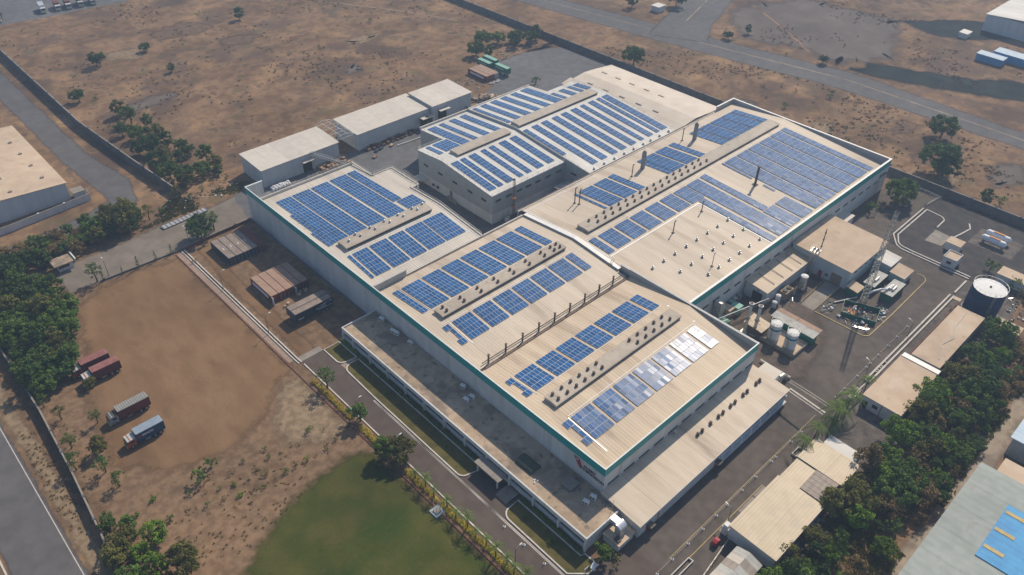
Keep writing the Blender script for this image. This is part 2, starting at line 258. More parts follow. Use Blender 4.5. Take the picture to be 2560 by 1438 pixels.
# ---------------------------------------------------------------- mesh helpers
def tag(o, label=None, cat=None, group=None, kind=None):
    if label: o['label'] = label
    if cat: o['category'] = cat; o['kind'] = 'thing'
    if group: o['group'] = group
    if kind: o['kind'] = kind
    return o
def thing(name, label, cat, loc=(0, 0, 0), rz=0.0, group=None):
    o = bpy.data.objects.new(name, None); o.empty_display_size = 0.5; COL.objects.link(o)
    o.location = loc; o.rotation_euler = (0, 0, rz)
    return tag(o, label, cat, group, 'thing')
def root_loc(o):
    v = Vector((0, 0, 0))
    while o is not None: v += o.location; o = o.parent
    return v
class B:
    def __init__(s): s.v = []; s.f = []
    def add(s, vs, fs):
        k = len(s.v); s.v += [tuple(p) for p in vs]; s.f += [tuple(i + k for i in f) for f in fs]; return s
    def box(s, x0, x1, y0, y1, z0, z1):
        return s.add([(x0, y0, z0), (x1, y0, z0), (x1, y1, z0), (x0, y1, z0), (x0, y0, z1), (x1, y0, z1), (x1, y1, z1), (x0, y1, z1)],
                     [(3, 2, 1, 0), (4, 5, 6, 7), (0, 1, 5, 4), (1, 2, 6, 5), (2, 3, 7, 6), (3, 0, 4, 7)])
    def cbox(s, c, sx, sy, sz, rz=0.0, tilt=0.0, tax=(1, 0, 0)):
        mt = Matrix.Translation(c) @ Matrix.Rotation(rz, 4, 'Z')
        if tilt: mt = mt @ Matrix.Rotation(tilt, 4, Vector(tax))
        vs = [mt @ Vector((a*sx/2, b*sy/2, e*sz/2)) for e in (-1, 1) for a, b in ((-1, -1), (1, -1), (1, 1), (-1, 1))]
        return s.add(vs, [(3, 2, 1, 0), (4, 5, 6, 7), (0, 1, 5, 4), (1, 2, 6, 5), (2, 3, 7, 6), (3, 0, 4, 7)])
    def poly(s, pts): return s.add(pts, [tuple(range(len(pts)))])
    def prism(s, prof, a, b, axis='x'):
        n = len(prof)
        mk = (lambda t, p: (t, p[0], p[1])) if axis == 'x' else ((lambda t, p: (p[0], t, p[1])) if axis == 'y' else (lambda t, p: (p[0], p[1], t)))
        vs = [mk(a, p) for p in prof] + [mk(b, p) for p in prof]
        fs = [tuple(range(n)), tuple(range(2*n - 1, n - 1, -1))] + [(i, i + n, (i + 1) % n + n, (i + 1) % n) for i in range(n)]
        return s.add(vs, fs)
    def cyl(s, p, q, r0, r1=None, n=10, cap=True):
        r1 = r0 if r1 is None else r1
        p = Vector(p); q = Vector(q); d = (q - p).normalized()
        a = d.orthogonal().normalized(); b = d.cross(a)
        vs = [p + (a*math.cos(t) + b*math.sin(t))*r0 for t in (2*math.pi*i/n for i in range(n))]
        vs += [q + (a*math.cos(t) + b*math.sin(t))*r1 for t in (2*math.pi*i/n for i in range(n))]
        fs = [(i, (i + 1) % n, (i + 1) % n + n, i + n) for i in range(n)]
        if cap: fs += [tuple(range(n - 1, -1, -1)), tuple(range(n, 2*n))]
        return s.add(vs, fs)
    def bar(s, p, q, w): return s.cyl(p, q, w*0.707, n=4)
    def tube(s, pts, r, n=8):
        for a, b in zip(pts, pts[1:]): s.cyl(a, b, r, n=n)
        return s
    def lathe(s, prof, c=(0, 0, 0), n=14):
        k = len(prof)
        vs = [(c[0] + r*math.cos(2*math.pi*i/n), c[1] + r*math.sin(2*math.pi*i/n), c[2] + z) for i in range(n) for r, z in prof]
        fs = [(i*k + j, ((i + 1) % n)*k + j, ((i + 1) % n)*k + j + 1, i*k + j + 1) for i in range(n) for j in range(k - 1)]
        return s.add(vs, fs)
    def strip(s, pts, w, z0, z1, closed=False):
        """a kerb or wall of width w along a polyline in plan"""
        P = [Vector((p[0], p[1])) for p in pts]; n = len(P); L = []; Rr = []
        for i in range(n):
            a = P[i - 1] if (i > 0 or closed) else P[i]; b = P[(i + 1) % n] if (i < n - 1 or closed) else P[i]
            d = (b - a).normalized(); nn = Vector((-d.y, d.x)); L.append(P[i] + nn*w/2); Rr.append(P[i] - nn*w/2)
        m = n if closed else n - 1
        k = len(s.v)
        for i in range(n):
            s.v += [(L[i].x, L[i].y, z0), (Rr[i].x, Rr[i].y, z0), (Rr[i].x, Rr[i].y, z1), (L[i].x, L[i].y, z1)]
        for i in range(m):
            a = k + 4*i; b = k + 4*((i + 1) % n)
            for e in range(4): s.f.append((a + e, a + (e + 1) % 4, b + (e + 1) % 4, b + e))
        if not closed: s.f += [(k, k + 1, k + 2, k + 3), (k + 4*n - 1, k + 4*n - 2, k + 4*n - 3, k + 4*n - 4)]
        return s
    def mesh(s, name, mat, smooth=False, off=(0, 0, 0)):
        me = bpy.data.meshes.new(name)
        o = Vector(off)
        me.from_pydata([tuple(Vector(p) - o) for p in s.v], [], s.f)
        for m in (mat if isinstance(mat, (list, tuple)) else [mat]): me.materials.append(MATS[m])
        if smooth: me.polygons.foreach_set('use_smooth', [True]*len(me.polygons))
        me.update(); return me
    def build(s, name, mat, parent=None, label=None, cat=None, group=None, kind=None, smooth=False, local=False):
        if local or not s.v: off = Vector((0, 0, 0))
        elif parent: off = root_loc(parent)
        else:
            xs = [p[0] for p in s.v]; ys = [p[1] for p in s.v]
            off = Vector(((min(xs) + max(xs))/2, (min(ys) + max(ys))/2, min(p[2] for p in s.v)))
        o = bpy.data.objects.new(name, s.mesh(name, mat, smooth, off)); COL.objects.link(o)
        if parent: o.parent = parent
        elif not local: o.location = off
        return tag(o, label, cat, group, kind)
def inst(me, name, loc, parent=None, rot=(0, 0, 0), scale=(1, 1, 1), **t):
    o = bpy.data.objects.new(name, me); COL.objects.link(o); o.location = loc; o.rotation_euler = rot; o.scale = scale
    if parent: o.parent = parent
    return tag(o, **t)
def copy_tree(o, parent=None):
    c = o.copy(); COL.objects.link(c); c.parent = parent
    for ch in o.children: copy_tree(ch, c)
    return c
def struct(name, b, mat, **k): return b.build(name, mat, kind='structure', **k)
ORD = ['first', 'second', 'third', 'fourth', 'fifth', 'sixth', 'seventh', 'eighth', 'ninth', 'tenth', 'eleventh', 'twelfth', 'thirteenth', 'fourteenth', 'fifteenth', 'sixteenth', 'seventeenth', 'eighteenth', 'nineteenth', 'twentieth']

def patch(name, pts, z, mat, soft=0.0, jit=0.0, seg=4.0, seed=1, closed_hard=False):
    """a flat sheet of ground; soft > 0 gives it a ragged border that fades into the ground below"""
    rg = random.Random(seed)
    P = [Vector((p[0], p[1])) for p in pts]
    area = sum(P[i].x*P[(i + 1) % len(P)].y - P[(i + 1) % len(P)].x*P[i].y for i in range(len(P)))
    if area < 0: P.reverse()
    if soft or jit:
        Q = []
        for i, a in enumerate(P):
            b = P[(i + 1) % len(P)]; n = max(1, int((b - a).length/seg))
            for k in range(n):
                q = a.lerp(b, k/n)
                if jit: q = q + Vector((rg.uniform(-jit, jit), rg.uniform(-jit, jit)))
                Q.append(q)
        P = Q
    n = len(P)
    me = bpy.data.meshes.new(name)
    if soft:
        nor = []
        for i in range(n):
            d = (P[(i + 1) % n] - P[i - 1]); d = d.normalized() if d.length > 1e-6 else Vector((1, 0)); nor.append(Vector((d.y, -d.x)))
        inn = [P[i] - nor[i]*soft*0.5 for i in range(n)]; out = [P[i] + nor[i]*soft*0.5 for i in range(n)]
        tri = tessellate_polygon([[Vector((p.x, p.y, 0)) for p in inn]])
        vs = [(p.x, p.y, z) for p in inn] + [(p.x, p.y, z) for p in out]
        fs = [tuple(t) for t in tri] + [(i, i + n, (i + 1) % n + n, (i + 1) % n) for i in range(n)]
    else:
        tri = tessellate_polygon([[Vector((p.x, p.y, 0)) for p in P]])
        vs = [(p.x, p.y, z) for p in P]; fs = [tuple(t) for t in tri]
    me.from_pydata(vs, [], fs)
    at = me.attributes.new('fade', 'FLOAT', 'POINT')
    at.data.foreach_set('value', [1.0]*n + ([0.0]*n if soft else []))
    me.materials.append(MATS[mat]); me.update()
    o = bpy.data.objects.new(name, me); COL.objects.link(o)
    o['kind'] = 'structure'
    return o
def ribbon(pts, w):
    """outline polygon of a band of width w along a polyline (w may be a list)"""
    P = [Vector(p) for p in pts]; L = []; Rr = []
    for i in range(len(P)):
        a = P[max(0, i - 1)]; b = P[min(len(P) - 1, i + 1)]; d = (b - a).normalized(); nn = Vector((-d.y, d.x))
        ww = w[i] if isinstance(w, (list, tuple)) else w
        L.append(P[i] + nn*ww/2); Rr.append(P[i] - nn*ww/2)
    return [tuple(p) for p in L] + [tuple(p) for p in reversed(Rr)]
def arc(cx, cy, r, a0, a1, n=8): return [(cx + r*math.cos(R(a0 + (a1 - a0)*i/n)), cy + r*math.sin(R(a0 + (a1 - a0)*i/n))) for i in range(n + 1)]

# ---------------------------------------------------------------- foliage helpers
def leaf_cloud(rg, clumps, per, leaf, flat=0.35):
    """leaf-sized faces spread over the surface and inside of many small clumps"""
    vs = []; fs = []
    for (c, r) in clumps:
        for _ in range(max(4, int(per*r*r))):
            d = Vector((rg.gauss(0, 1), rg.gauss(0, 1), rg.gauss(0, 1)))
            if d.length < 1e-4: continue
            d.normalize(); rr = r*(rg.random()**0.35)
            p = Vector(c) + Vector((d.x*rr, d.y*rr, d.z*rr*0.8))
            nrm = (d*0.7 + Vector((rg.gauss(0, .6), rg.gauss(0, .6), rg.gauss(0, .6) + flat))).normalized()
            a = nrm.orthogonal().normalized(); b = nrm.cross(a); t = rg.uniform(0, 6.283)
            a, b = a*math.cos(t) + b*math.sin(t), b*math.cos(t) - a*math.sin(t)
            s1 = leaf*rg.uniform(0.6, 1.25); s2 = s1*rg.uniform(0.5, 0.85)
            k = len(vs); vs += [tuple(p - a*s1), tuple(p + b*s2), tuple(p + a*s1), tuple(p - b*s2)]; fs.append((k, k + 1, k + 2, k + 3))
    return vs, fs
def crown_mesh(name, seed, rad, h, base, mat, nclump=26, per=60, leaf=0.30, shape='round'):
    rg = random.Random(seed); cl = []
    lob = [(rg.uniform(0, 6.28), rg.uniform(0.6, 1.15)) for _ in range(5)]
    for i in range(nclump):
        th = rg.uniform(0, 6.283); u = rg.random()**0.5
        k = 1.0
        for (a, g) in lob:
            k *= 1 + 0.16*(g - 0.9)*math.cos(th - a)*3
        t = rg.random()
        if shape == 'cone': rr = rad*(1 - t)*u
        elif shape == 'flat': rr = rad*math.sqrt(max(0, 1 - (t - 0.25)**2))*u
        else: rr = rad*math.sqrt(max(0.05, 1 - (2*t - 0.9)**2))*u
        cl.append(((rr*k*math.cos(th), rr*k*math.sin(th), base + t*h), rad*rg.uniform(0.13, 0.28)))
    vs, fs = leaf_cloud(rg, cl, per, leaf)
    b = B(); b.v = vs; b.f = fs
    return b.mesh(name, mat), cl
def trunk_mesh(name, seed, h, base, rad, clumps, r0=0.22, limbs=6):
    rg = random.Random(seed + 99); b = B()
    top = Vector((rg.uniform(-.3, .3), rg.uniform(-.3, .3), base + 0.25*h)); mid = Vector((rg.uniform(-.2, .2), rg.uniform(-.2, .2), base*0.55))
    b.cyl((0, 0, -0.15), mid, r0*1.15, r0*0.85, 7); b.cyl(mid, top, r0*0.85, r0*0.55, 7)
    for i in range(limbs):
        c, r = clumps[(i*5) % len(clumps)]
        st = mid.lerp(top, rg.uniform(0.3, 1.0)); e = Vector(c); m = st.lerp(e, 0.5) + Vector((0, 0, -0.15*h*rg.random()))
        b.cyl(st, m, r0*0.42, r0*0.28, 5); b.cyl(m, e, r0*0.28, r0*0.08, 5)
    return b.mesh(name, 'trunk')
TREES = {}
def tree_kind(key, seed, rad, h, base, mat, **k):
    r0 = k.pop('r0', 0.2); cm, cl = crown_mesh('crown', seed, rad, h, base, mat, **k); TREES[key] = (cm, trunk_mesh('trunk', seed, h, base, rad, cl, r0))
def tree(key, x, y, s=1.0, label='', cat='tree', group=None, name='tree', rz=None, rg=random.Random(5), z=0.0, sz=None):
    cm, tm = TREES[key]
    t = thing(name, label, cat, (x, y, z), rg.uniform(0, 6.28) if rz is None else rz, group)
    t.scale = (s, s, s*(sz or 1.0))
    inst(tm, 'trunk', (0, 0, 0), t); inst(cm, 'crown', (0, 0, 0), t)
    return t
def in_poly(x, y, P):
    c = False; j = len(P) - 1
    for i in range(len(P)):
        if (P[i][1] > y) != (P[j][1] > y) and x < (P[j][0] - P[i][0])*(y - P[i][1])/(P[j][1] - P[i][1]) + P[i][0]: c = not c
        j = i
    return c
def spread(P, dmin, n, seed, tries=4000):
    rg = random.Random(seed); out = []
    x0, x1 = min(p[0] for p in P), max(p[0] for p in P); y0, y1 = min(p[1] for p in P), max(p[1] for p in P)
    for _ in range(tries):
        if len(out) >= n: break
        x, y = rg.uniform(x0, x1), rg.uniform(y0, y1)
        if in_poly(x, y, P) and all((x - a)**2 + (y - b)**2 > dmin*dmin for a, b in out): out.append((x, y))
    return out
# ---------------------------------------------------------------- ground, roads, haze
GX0, GX1, GY0, GY1 = -900.0, 1300.0, -900.0, 1300.0
struct('ground', B().poly([(GX0, GY0, 0), (GX1, GY0, 0), (GX1, GY1, 0), (GX0, GY1, 0)]), 'scrub')
patch('rough_ground', [(-84, -60), (-25, -60), (-25, 153), (-60, 156), (-66, 165), (-82, 160)], .004, 'dirt_rough', 6, 1.0, seed=3)
patch('truck_yard_ground', [(-27, 150), (-40, 152), (-51, 151.5), (-60, 146), (-64, 128), (-71, 112), (-74, 84), (-66, 74), (-54, 70), (-42, 73), (-33, 82), (-27.5, 84)], .008, 'dirt', 5, 0.8, seed=4)
patch('dry_grass_ground', [(-28, 80), (-28, 58), (-33, 56), (-42, 62), (-40, 71), (-33, 80)], .010, 'dry_grass', 5, 0.6, seed=5)
patch('lawn', [(-28.5, 46), (-33, 49.5), (-40, 48.5), (-48, 47.5), (-58, 43), (-65, 38), (-71, 26), (-72, 0), (-66, -30), (-27.6, -40)], .012, 'lawn', 5, 0.3, seed=6)
patch('left_road', [(-100.5, -80), (-89.2, -80), (-89.2, 240), (-100.5, 240)], .006, 'road', 1.2, 0.15)
patch('road_verge', ribbon([(-86.5, -80), (-86.5, 150)], 3.2), .005, 'dry_grass', 2, 0.5, seed=9)
patch('road_verge', ribbon([(-104.5, -80), (-104.5, 150)], 5.0), .005, 'track_soil', 2, 0.5, seed=10)
struct('kerb', B().strip([(-101.2, -80), (-101.2, 240)], 0.35, 0, 0.14), 'kerb_white')
patch('road_marking', ribbon([(-89.8, -80), (-89.8, 240)], 0.18), .010, 'kerb_white')
patch('driveway', [(-24.2, 84.5), (-11.1, 84.5), (-11.1, -9), (-3, -9), (-3, -80), (-24.2, -80)], .014, 'driveway')
patch('side_yard', [(-3, -80), (-3, -9), (-0.2, -9), (-0.2, 21), (189.5, 21), (189.5, -24), (146, -24), (146, -22.5), (20, -22.5), (8, -60), (8, -80)], .016, 'asphalt')
patch('shed_yard', [(-3, -22.4), (146, -22.4), (146, -36), (120, -38), (10, -38), (-3, -44)], .012, 'concrete_dark', 2, 0.5, seed=11)
patch('tank_yard', [(147, 5), (147, -40), (189, -60), (189, 5)], .020, 'ash_ground', 3, 0.5, seed=12)
patch('utility_ground', [(62, 20), (62, -4), (70, -10), (90, -6), (96, 2), (112, 3), (112, 20)], .020, 'soil_grey', 5, 1.0, seed=13)
patch('container_yard', [(-24.2, 84.6), (-0.1, 84.6), (-0.1, 153), (-24.2, 152.5)], .014, 'dirt_rough')
patch('yard_track', ribbon([(-21, 86), (-20.8, 105), (-21, 128), (-19, 150)], [4.5, 4, 3.6, 5]), .018, 'dirt', 2.2, 0.4, seed=14)
patch('concrete_crossing', [(-24.1, 86.5), (-17.6, 86.5), (-17.6, 84.4), (-24.1, 84.4)], .022, 'concrete')
patch('access_road', [(-59, 154.5), (-59, 166), (-52, 169.2), (-44, 169), (-24, 170.8), (-8, 170), (10, 172), (14, 168), (14, 154.4), (-10, 154.2), (-24, 153.5), (-45, 154)], .018, 'road_dusty', 2.5, 0.5, seed=15)
patch('service_yard', [(0.3, 154.4), (0.3, 84), (190, 84), (189.6, 150), (187, 172), (186, 190), (168, 197), (150, 197), (138, 182), (118, 172), (112, 168), (112, 164), (90, 169.5), (13, 169.5), (8, 172), (3, 171)], .022, 'asphalt_blue', 2.0, 0.5, seed=16)
patch('rear_gravel', [(186.5, 196), (150, 199), (136, 198), (112, 190), (112, 176), (122, 172), (142, 180), (152, 196)], .020, 'dirt_rough', 4, 1.0, seed=17)
patch('sand_patch', [(118, 170.5), (124, 172.5), (129, 170), (127, 166.5), (120, 167.5)], .026, 'pale_soil', 3, 0.5, seed=18)
patch('left_lane', ribbon([(-28, 450), (-28.2, 300), (-28, 232), (-25, 207), (-27, 194), (-40, 189), (-60, 187), (-100, 186)], [9, 9, 9, 11, 10, 8, 8, 8]), .006, 'road', 2.0, 0.3, seed=19)
patch('truck_terminal', [(-60, 398), (0, 396), (54, 391), (140, 470), (140, 560), (-60, 560)], .006, 'asphalt_blue', 3, 0.5, seed=20)
patch('highway', ribbon([(205, 420), (214, 330), (226, 258), (240, 165), (257, 78), (256, -10), (248, -80)], [18, 18, 18, 20, 21, 14, 14]), .008, 'road', 3, 0.4, seed=21)
patch('branch_road', ribbon([(240, 160), (262, 171), (300, 184), (460, 238)], [30, 26, 24, 24]), .010, 'road', 3, 0.4, seed=22)
for k, off in enumerate((-0.5,)):
    patch('road_median', ribbon([(206, 420), (215, 330), (227, 258), (240, 178)], 0.7), .013, 'pale_soil', 0.6, 0.1)
    patch('road_median', ribbon([(244, 150), (258, 78), (257, -10), (249, -80)], 0.9), .014, 'pale_soil', 0.6, 0.1)
    patch('road_median', ribbon([(262, 172), (300, 185), (460, 239)], 0.8), .015, 'pale_soil', 0.6, 0.1)
patch('dark_strip', [(268, 82), (277, 57), (286, 30), (300, 10), (322, -12), (330, -4), (316, 22), (300, 45), (284, 80)], .012, 'dark_ground', 6, 1.5, seed=23)  # long flat sheet in a dark blue-green tone
patch('ploughed_field', [(266, 140), (278, 106), (272, 90), (300, 74), (352, 98), (345, 150), (310, 166), (285, 160)], .006, 'plough', 12, 2, seed=24)
patch('foot_track', ribbon([(312, 162), (300, 142), (288, 124), (275, 107)], 2.0), .012, 'track_soil', 2, 0.3, seed=25)
patch('pit', [(352, 96), (372, 82), (389, 62), (374, 45), (356, 56), (345, 76)], .010, 'dark_ground', 5, 1, seed=26)
patch('foot_track', ribbon([(130, 330), (150, 298), (160, 280), (172, 252)], [1.5, 2.5, 2.5, 2]), .010, 'track_soil', 2, 0.3, seed=27)
patch('back_lane', ribbon([(0, -54), (30, -53.4), (60, -53.4), (82, -53.6), (120, -54.5), (200, -58)], [5, 4.5, 4.5, 5, 6, 8]), .010, 'pale_soil', 2.5, 0.5, seed=28)
patch('magenta_dust_patch', ribbon([(33, 187.5), (40, 191), (50, 196)], [1.5, 3, 2]), .010, 'magenta_dust', 2.5, 0.4, seed=29)
for i, (x, y, r) in enumerate([(214, 20, 8), (205, 8, 6), (222, -6, 9), (232, 38, 6), (205, 60, 7), (198, 95, 7), (60, 330, 14), (25, 318, 10), (14, 262, 8), (75, 300, 9), (120, 262, 8), (95, 235, 7)]):
    rg = random.Random(i + 60)
    patch('bare_patch', [(x + r*rg.uniform(.7, 1.5)*math.cos(a*0.63), y + r*rg.uniform(.4, .9)*math.sin(a*0.63)) for a in range(10)], .004 + .0004*i, ('dry_patch', 'dry_grass', 'plough')[i % 3], 6, 1.0, seed=40 + i)
# gardens along the office front, with painted kerbs
def garden(pts, nm='garden_bed'):
    patch(nm, pts, .10, 'garden_grass')
    struct('kerb', B().strip(pts, 0.32, 0, 0.20, closed=True), 'kerb_white')
garden([(-12.6, 84.2), (-17.4, 84.2), (-17.4, 79)] + arc(-15.4, 78.3, 2.0, 160, 262, 6) + [(-12.6, 75.9)])
garden([(-12.6, 75.0)] + arc(-15.0, 72.6, 2.4, 100, 178, 6) + [(-17.7, 60), (-17.8, 29.4)] + arc(-15.9, 28.2, 1.9, 180, 262, 6) + [(-12.6, 25.4)])
garden([(-12.6, 13.4)] + arc(-15.2, 11.0, 2.4, 110, 180, 6) + [(-17.7, -6.5), (-14.5, -9.5), (-11.6, -9.5), (-11.6, -5.8), (-12.6, -5.6)])
patch('garden_path', [(-12.7, 75.8), (-17.3, 76.4), (-17.2, 73.9), (-13, 74.6)], .024, 'paver')
# drain and paved strip beside the drive
patch('paved_strip', [(-27.4, 152), (-25.5, 152), (-25.5, 86), (-27.0, 86)], .020, 'paver')
struct('kerb', B().strip([(-24.5, 152.5), (-24.5, 86), (-24.4, 84)], 0.34, 0, 0.28), 'kerb_white')
struct('kerb', B().strip([(-25.4, 152.5), (-25.3, 86), (-25.2, 84)], 0.30, 0, 0.26), 'kerb_white')
struct('kerb', B().strip([(-24.3, 83), (-24.2, -80)], 0.32, 0, 0.22), 'kerb_white')
struct('kerb', B().strip([(-27.5, 152), (-27.5, 80), (-27.3, 40), (-27.2, -80)], 0.26, 0, 0.20), 'brick_red')
patch('hedge_bed', [(-27.2, 80), (-24.6, 80), (-24.5, -80), (-27.0, -80)], .020, 'dirt_rough')
# side-yard kerbs and drains
struct('kerb', B().strip([(96.6, 2.4), (97.0, -11.6)] + arc(99.0, -11.6, 2.0, 180, 270, 5)[1:] + [(112, -13.7), (133, -13.4)] + arc(134.6, -10.8, 2.6, 270, 380, 6), 0.24, 0, 0.20), 'kerb_yellow')
patch('utility_island', [(96.8, 2.4), (97.2, -11.6), (99.0, -13.5), (112, -13.6), (134.6, -13.2), (137, -10.6), (136.5, -2), (113, 1.2), (104, 2.6)], .14, 'asphalt')
for w in ([(146.2, -22), (146.2, -3.0)] + arc(150.8, -1.5, 4.6, 180, 120, 5) + [(152.6, 5.2), (176, 5.4)],
          [(147.6, -22), (147.6, -3.5)] + arc(151.4, -1.0, 3.6, 185, 125, 5) + [(153.4, 4.0), (175.5, 4.2)]):
    struct('kerb', B().strip(w, 0.42, 0, 0.30), 'kerb_white')
struct('kerb', B().strip([(176, 4.4), (175.5, 0)] + arc(172.5, 0, 3.0, 0, -70, 5) + [(167.5, -3.0)], 0.4, 0, 0.25), 'kerb_white')
struct('kerb', B().strip([(178, -9.5), (175, -11), (170, -10.2), (164, -9)], 0.45, 0, 0.25), 'kerb_white')
patch('concrete_pad', [(157, -3.4), (166, -3.2), (165.6, -8.6), (158, -8.6)], .026, 'concrete')
patch('loading_ramp', [(96.8, 6.8), (96.8, 2.8), (112.6, 3.0), (112.6, 7.6)], .030, 'concrete')
struct('kerb', B().strip([(82, -21.4), (134, -21.4)], 0.45, 0, 0.5), 'kerb_white')
struct('kerb', B().strip([(84, -22.5), (134, -22.5)], 0.45, 0, 0.5), 'kerb_white')
struct('kerb', B().strip([(136, -21.9), (144.5, -21.9)], 0.5, 0, 0.4), 'kerb_white')
struct('kerb', B().strip([(3.4, -21.4), (31.5, -21.5)], 0.14, 0, 0.12), 'kerb_yellow')
patch('drain_line', ribbon([(63.6, -9.4), (62.6, -20)], 0.5), .024, 'kerb_white')
patch('drain_line', ribbon([(62.6, -9.4), (61.6, -20)], 0.25), .024, 'kerb_white')
patch('worn_marking', ribbon([(-18.4, 60), (-18.5, -60)], 0.12), .020, 'kerb_white', 0.3, 0.05)
patch('worn_marking', ribbon([(66, -8), (65.4, -20)], 0.5), .022, 'concrete', 0.8, 0.1)
patch('worn_marking', ribbon([(0.5, -18.6), (60, -18.7)], 0.10), .022, 'kerb_yellow')
patch('drain_line', ribbon([(53.5, -12), (52, -22)], 0.7), .020, 'dark_ground', 0.4, 0.1)
for i, (xa, xb) in enumerate(((14.0, 17), (17.4, 21), (21.4, 27), (27.4, 31.5))):
    patch('concrete_apron', [(xa, -23.6), (xa, -21.7), (xb, -21.7), (xb, -23.6)], .030, 'concrete' if i != 1 else 'concrete_dark')
patch('slab', [(56.5, -33.5), (56.5, -25.2), (68.5, -25.2), (68.5, -33.5)], .10, 'concrete_dark')

# the hazy air
hz = B().box(GX0 - 20, GX1 + 20, GY0 - 20, GY1 + 20, -1.0, 160.0).build('haze', 'scrub', kind='stuff')
hm = bpy.data.materials.new('haze'); hm.use_nodes = True; hn = hm.node_tree; hn.nodes.clear()
ho = hn.nodes.new('ShaderNodeOutputMaterial'); pv = hn.nodes.new('ShaderNodeVolumePrincipled')
pv.inputs['Color'].default_value = (0.50, 0.68, 0.95, 1); pv.inputs['Density'].default_value = 0.00048; pv.inputs['Anisotropy'].default_value = 0.2
hn.links.new(pv.outputs[0], ho.inputs['Volume'])
hz.data.materials.clear(); hz.data.materials.append(hm)

# ---------------------------------------------------------------- boundary walls
def wall(label, pts, w, h, mat, name='compound_wall'):
    t = thing(name, label, 'wall', (pts[0][0], pts[0][1], 0))
    B().strip(pts, w, 0, h).build('wall_panel', mat, t)
    B().strip(pts, w + 0.08, h, h + 0.10).build('coping', 'concrete', t)
    for a, b in zip(pts, pts[1:]):
        a = Vector(a); b = Vector(b); L = (b - a).length; n = int(L/9)
        for i in range(1, n + 1):
            p = a.lerp(b, i/(n + 1)); B().cbox((p.x, p.y, (h + .25)/2), w + 0.35, w + 0.35, h + .25).build('pier', mat, t)
    return t
wall('long grey boundary wall behind the factory facing the scrubland', [(189.8, 340), (189.8, 20), (190.2, -70)], 0.35, 3.0, 'compound')
wall('dark boundary wall between the field and the lane beside the neighbouring shed', [(-17.0, 440), (-17.4, 300), (-17.6, 257), (-14.5, 215), (-11.6, 182)], 0.4, 3.2, 'compound')
wall('thin boundary wall running along the roadside under the bushes', [(-81.0, 160), (-81.0, 110), (-82.2, 85), (-84.4, 55), (-88.0, 0)], 0.3, 2.2, 'compound')
wall('low grey wall around the tank yard at its road end', [(146, -38), (189, -39)], 0.3, 1.6, 'compound')
# ---------------------------------------------------------------- the factory
PROF = {'S1': [(0, 10.1), (21, 12.2), (42, 10.2)], 'S2': [(42, 10.2), (63, 12.2), (84.5, 10.2)], 'S3': [(84.5, 10.2), (105, 12.2), (148, 10.2)],
        'B2': [(21.5, 10.0), (64, 12.35), (87, 10.6)], 'M1': [(98.7, 11.0), (124, 13.4), (151, 11.0)], 'M2': [(86.2, 10.5), (125, 14.0), (151, 11.6)]}
def zr(sec, y):
    p = PROF[sec]
    for (a, za), (b, zb) in zip(p, p[1:]):
        if y <= b + 1e-6: return za + (zb - za)*(y - a)/(b - a)
    return p[-1][1]
def roof_slab(sec, x0, x1, y0, y1, mat, parent, th=0.18, name='roof'):
    ys = [y0] + [y for y, _ in PROF[sec] if y0 + .01 < y < y1 - .01] + [y1]
    top = [(y, zr(sec, y)) for y in ys]
    return B().prism(top + [(y, z - th) for y, z in reversed(top)], x0, x1).build(name, mat, parent)
PT = 12.5
F = thing('factory_hall', 'large white factory hall with teal band and solar panels over its ridged roofs', 'factory', (0, 0, 0))
w = B().box(0, 0.16, 0, 84.4, 0, PT - .1).build('front_wall', 'wall_white', F)
B().box(0.05, 0.16, 84.4, 154.5, 0, PT - .1).build('front_wall', 'wall_white', F)
B().box(0.16, 6.0, 154.15, 154.5, 0, PT - .1).build('wing_wall', 'wall_white_x', F)
B().box(0.16, 58.65, 0, 0.16, 0, PT - .1).build('side_wall', 'wall_white_x', F)
B().box(59.0, 177.1, 21.5, 21.85, 0, PT - .1).build('side_wall', 'wall_white_x', F)
B().box(58.65, 59.0, 0, 42.0, 0, PT - .1).build('end_parapet', 'wall_back', F)
B().box(58.65, 59.0, 42.0, 45.4, 0, 12.2).build('end_parapet', 'wall_back', F)
B().box(176.75, 177.1, 21.85, 87.0, 0, PT - .1).build('end_parapet', 'wall_back', F)
B().box(165.5, 177.1, 87.0, 87.35, 0, PT - .1).build('end_parapet', 'wall_back', F)
B().box(57.6, 166, 86.85, 87.15, 0, 10.7).build('rear_wall', 'wall_grey', F)
B().box(41, 57.6, 84.45, 84.7, 0, 10.4).build('rear_wall', 'wall_grey', F)
# teal band and coping
B().box(-.07, 0, -.07, 84.4, 10.05, PT - .1).build('teal_band', 'teal', F)
B().box(-.02, .05, 84.4, 154.5, 10.05, PT - .1).build('teal_band', 'teal', F)
B().box(0, 58.65, -.07, 0, 10.05, PT - .1).build('teal_band', 'teal', F)
B().box(59.07, 177.17, 21.43, 21.5, 9.95, PT - .1).build('teal_band', 'teal', F)
B().box(59.0, 59.07, -.07, 21.4, 10.05, PT - .1).build('teal_band', 'teal', F)
B().box(-.07, .05, 154.5, 154.57, 10.05, PT - .1).build('teal_band', 'teal', F)
B().box(-.10, .2, -.10, 154.6, PT - .1, PT - .02).build('coping', 'coping', F)
B().box(.2, 59.1, -.10, .2, PT - .1, PT - .02).build('coping', 'coping', F)
B().box(58.4, 59.1, .2, 42.0, PT - .1, PT - .02).build('coping', 'coping_grey', F)
B().box(58.4, 59.1, 42.0, 45.5, 12.2, 12.3).build('coping', 'coping_grey', F)
B().box(59.1, 177.2, 21.35, 22.0, PT - .1, PT).build('coping', 'flashing', F)
B().box(176.5, 177.2, 22.0, 87.4, PT - .1, PT).build('coping', 'flashing', F)
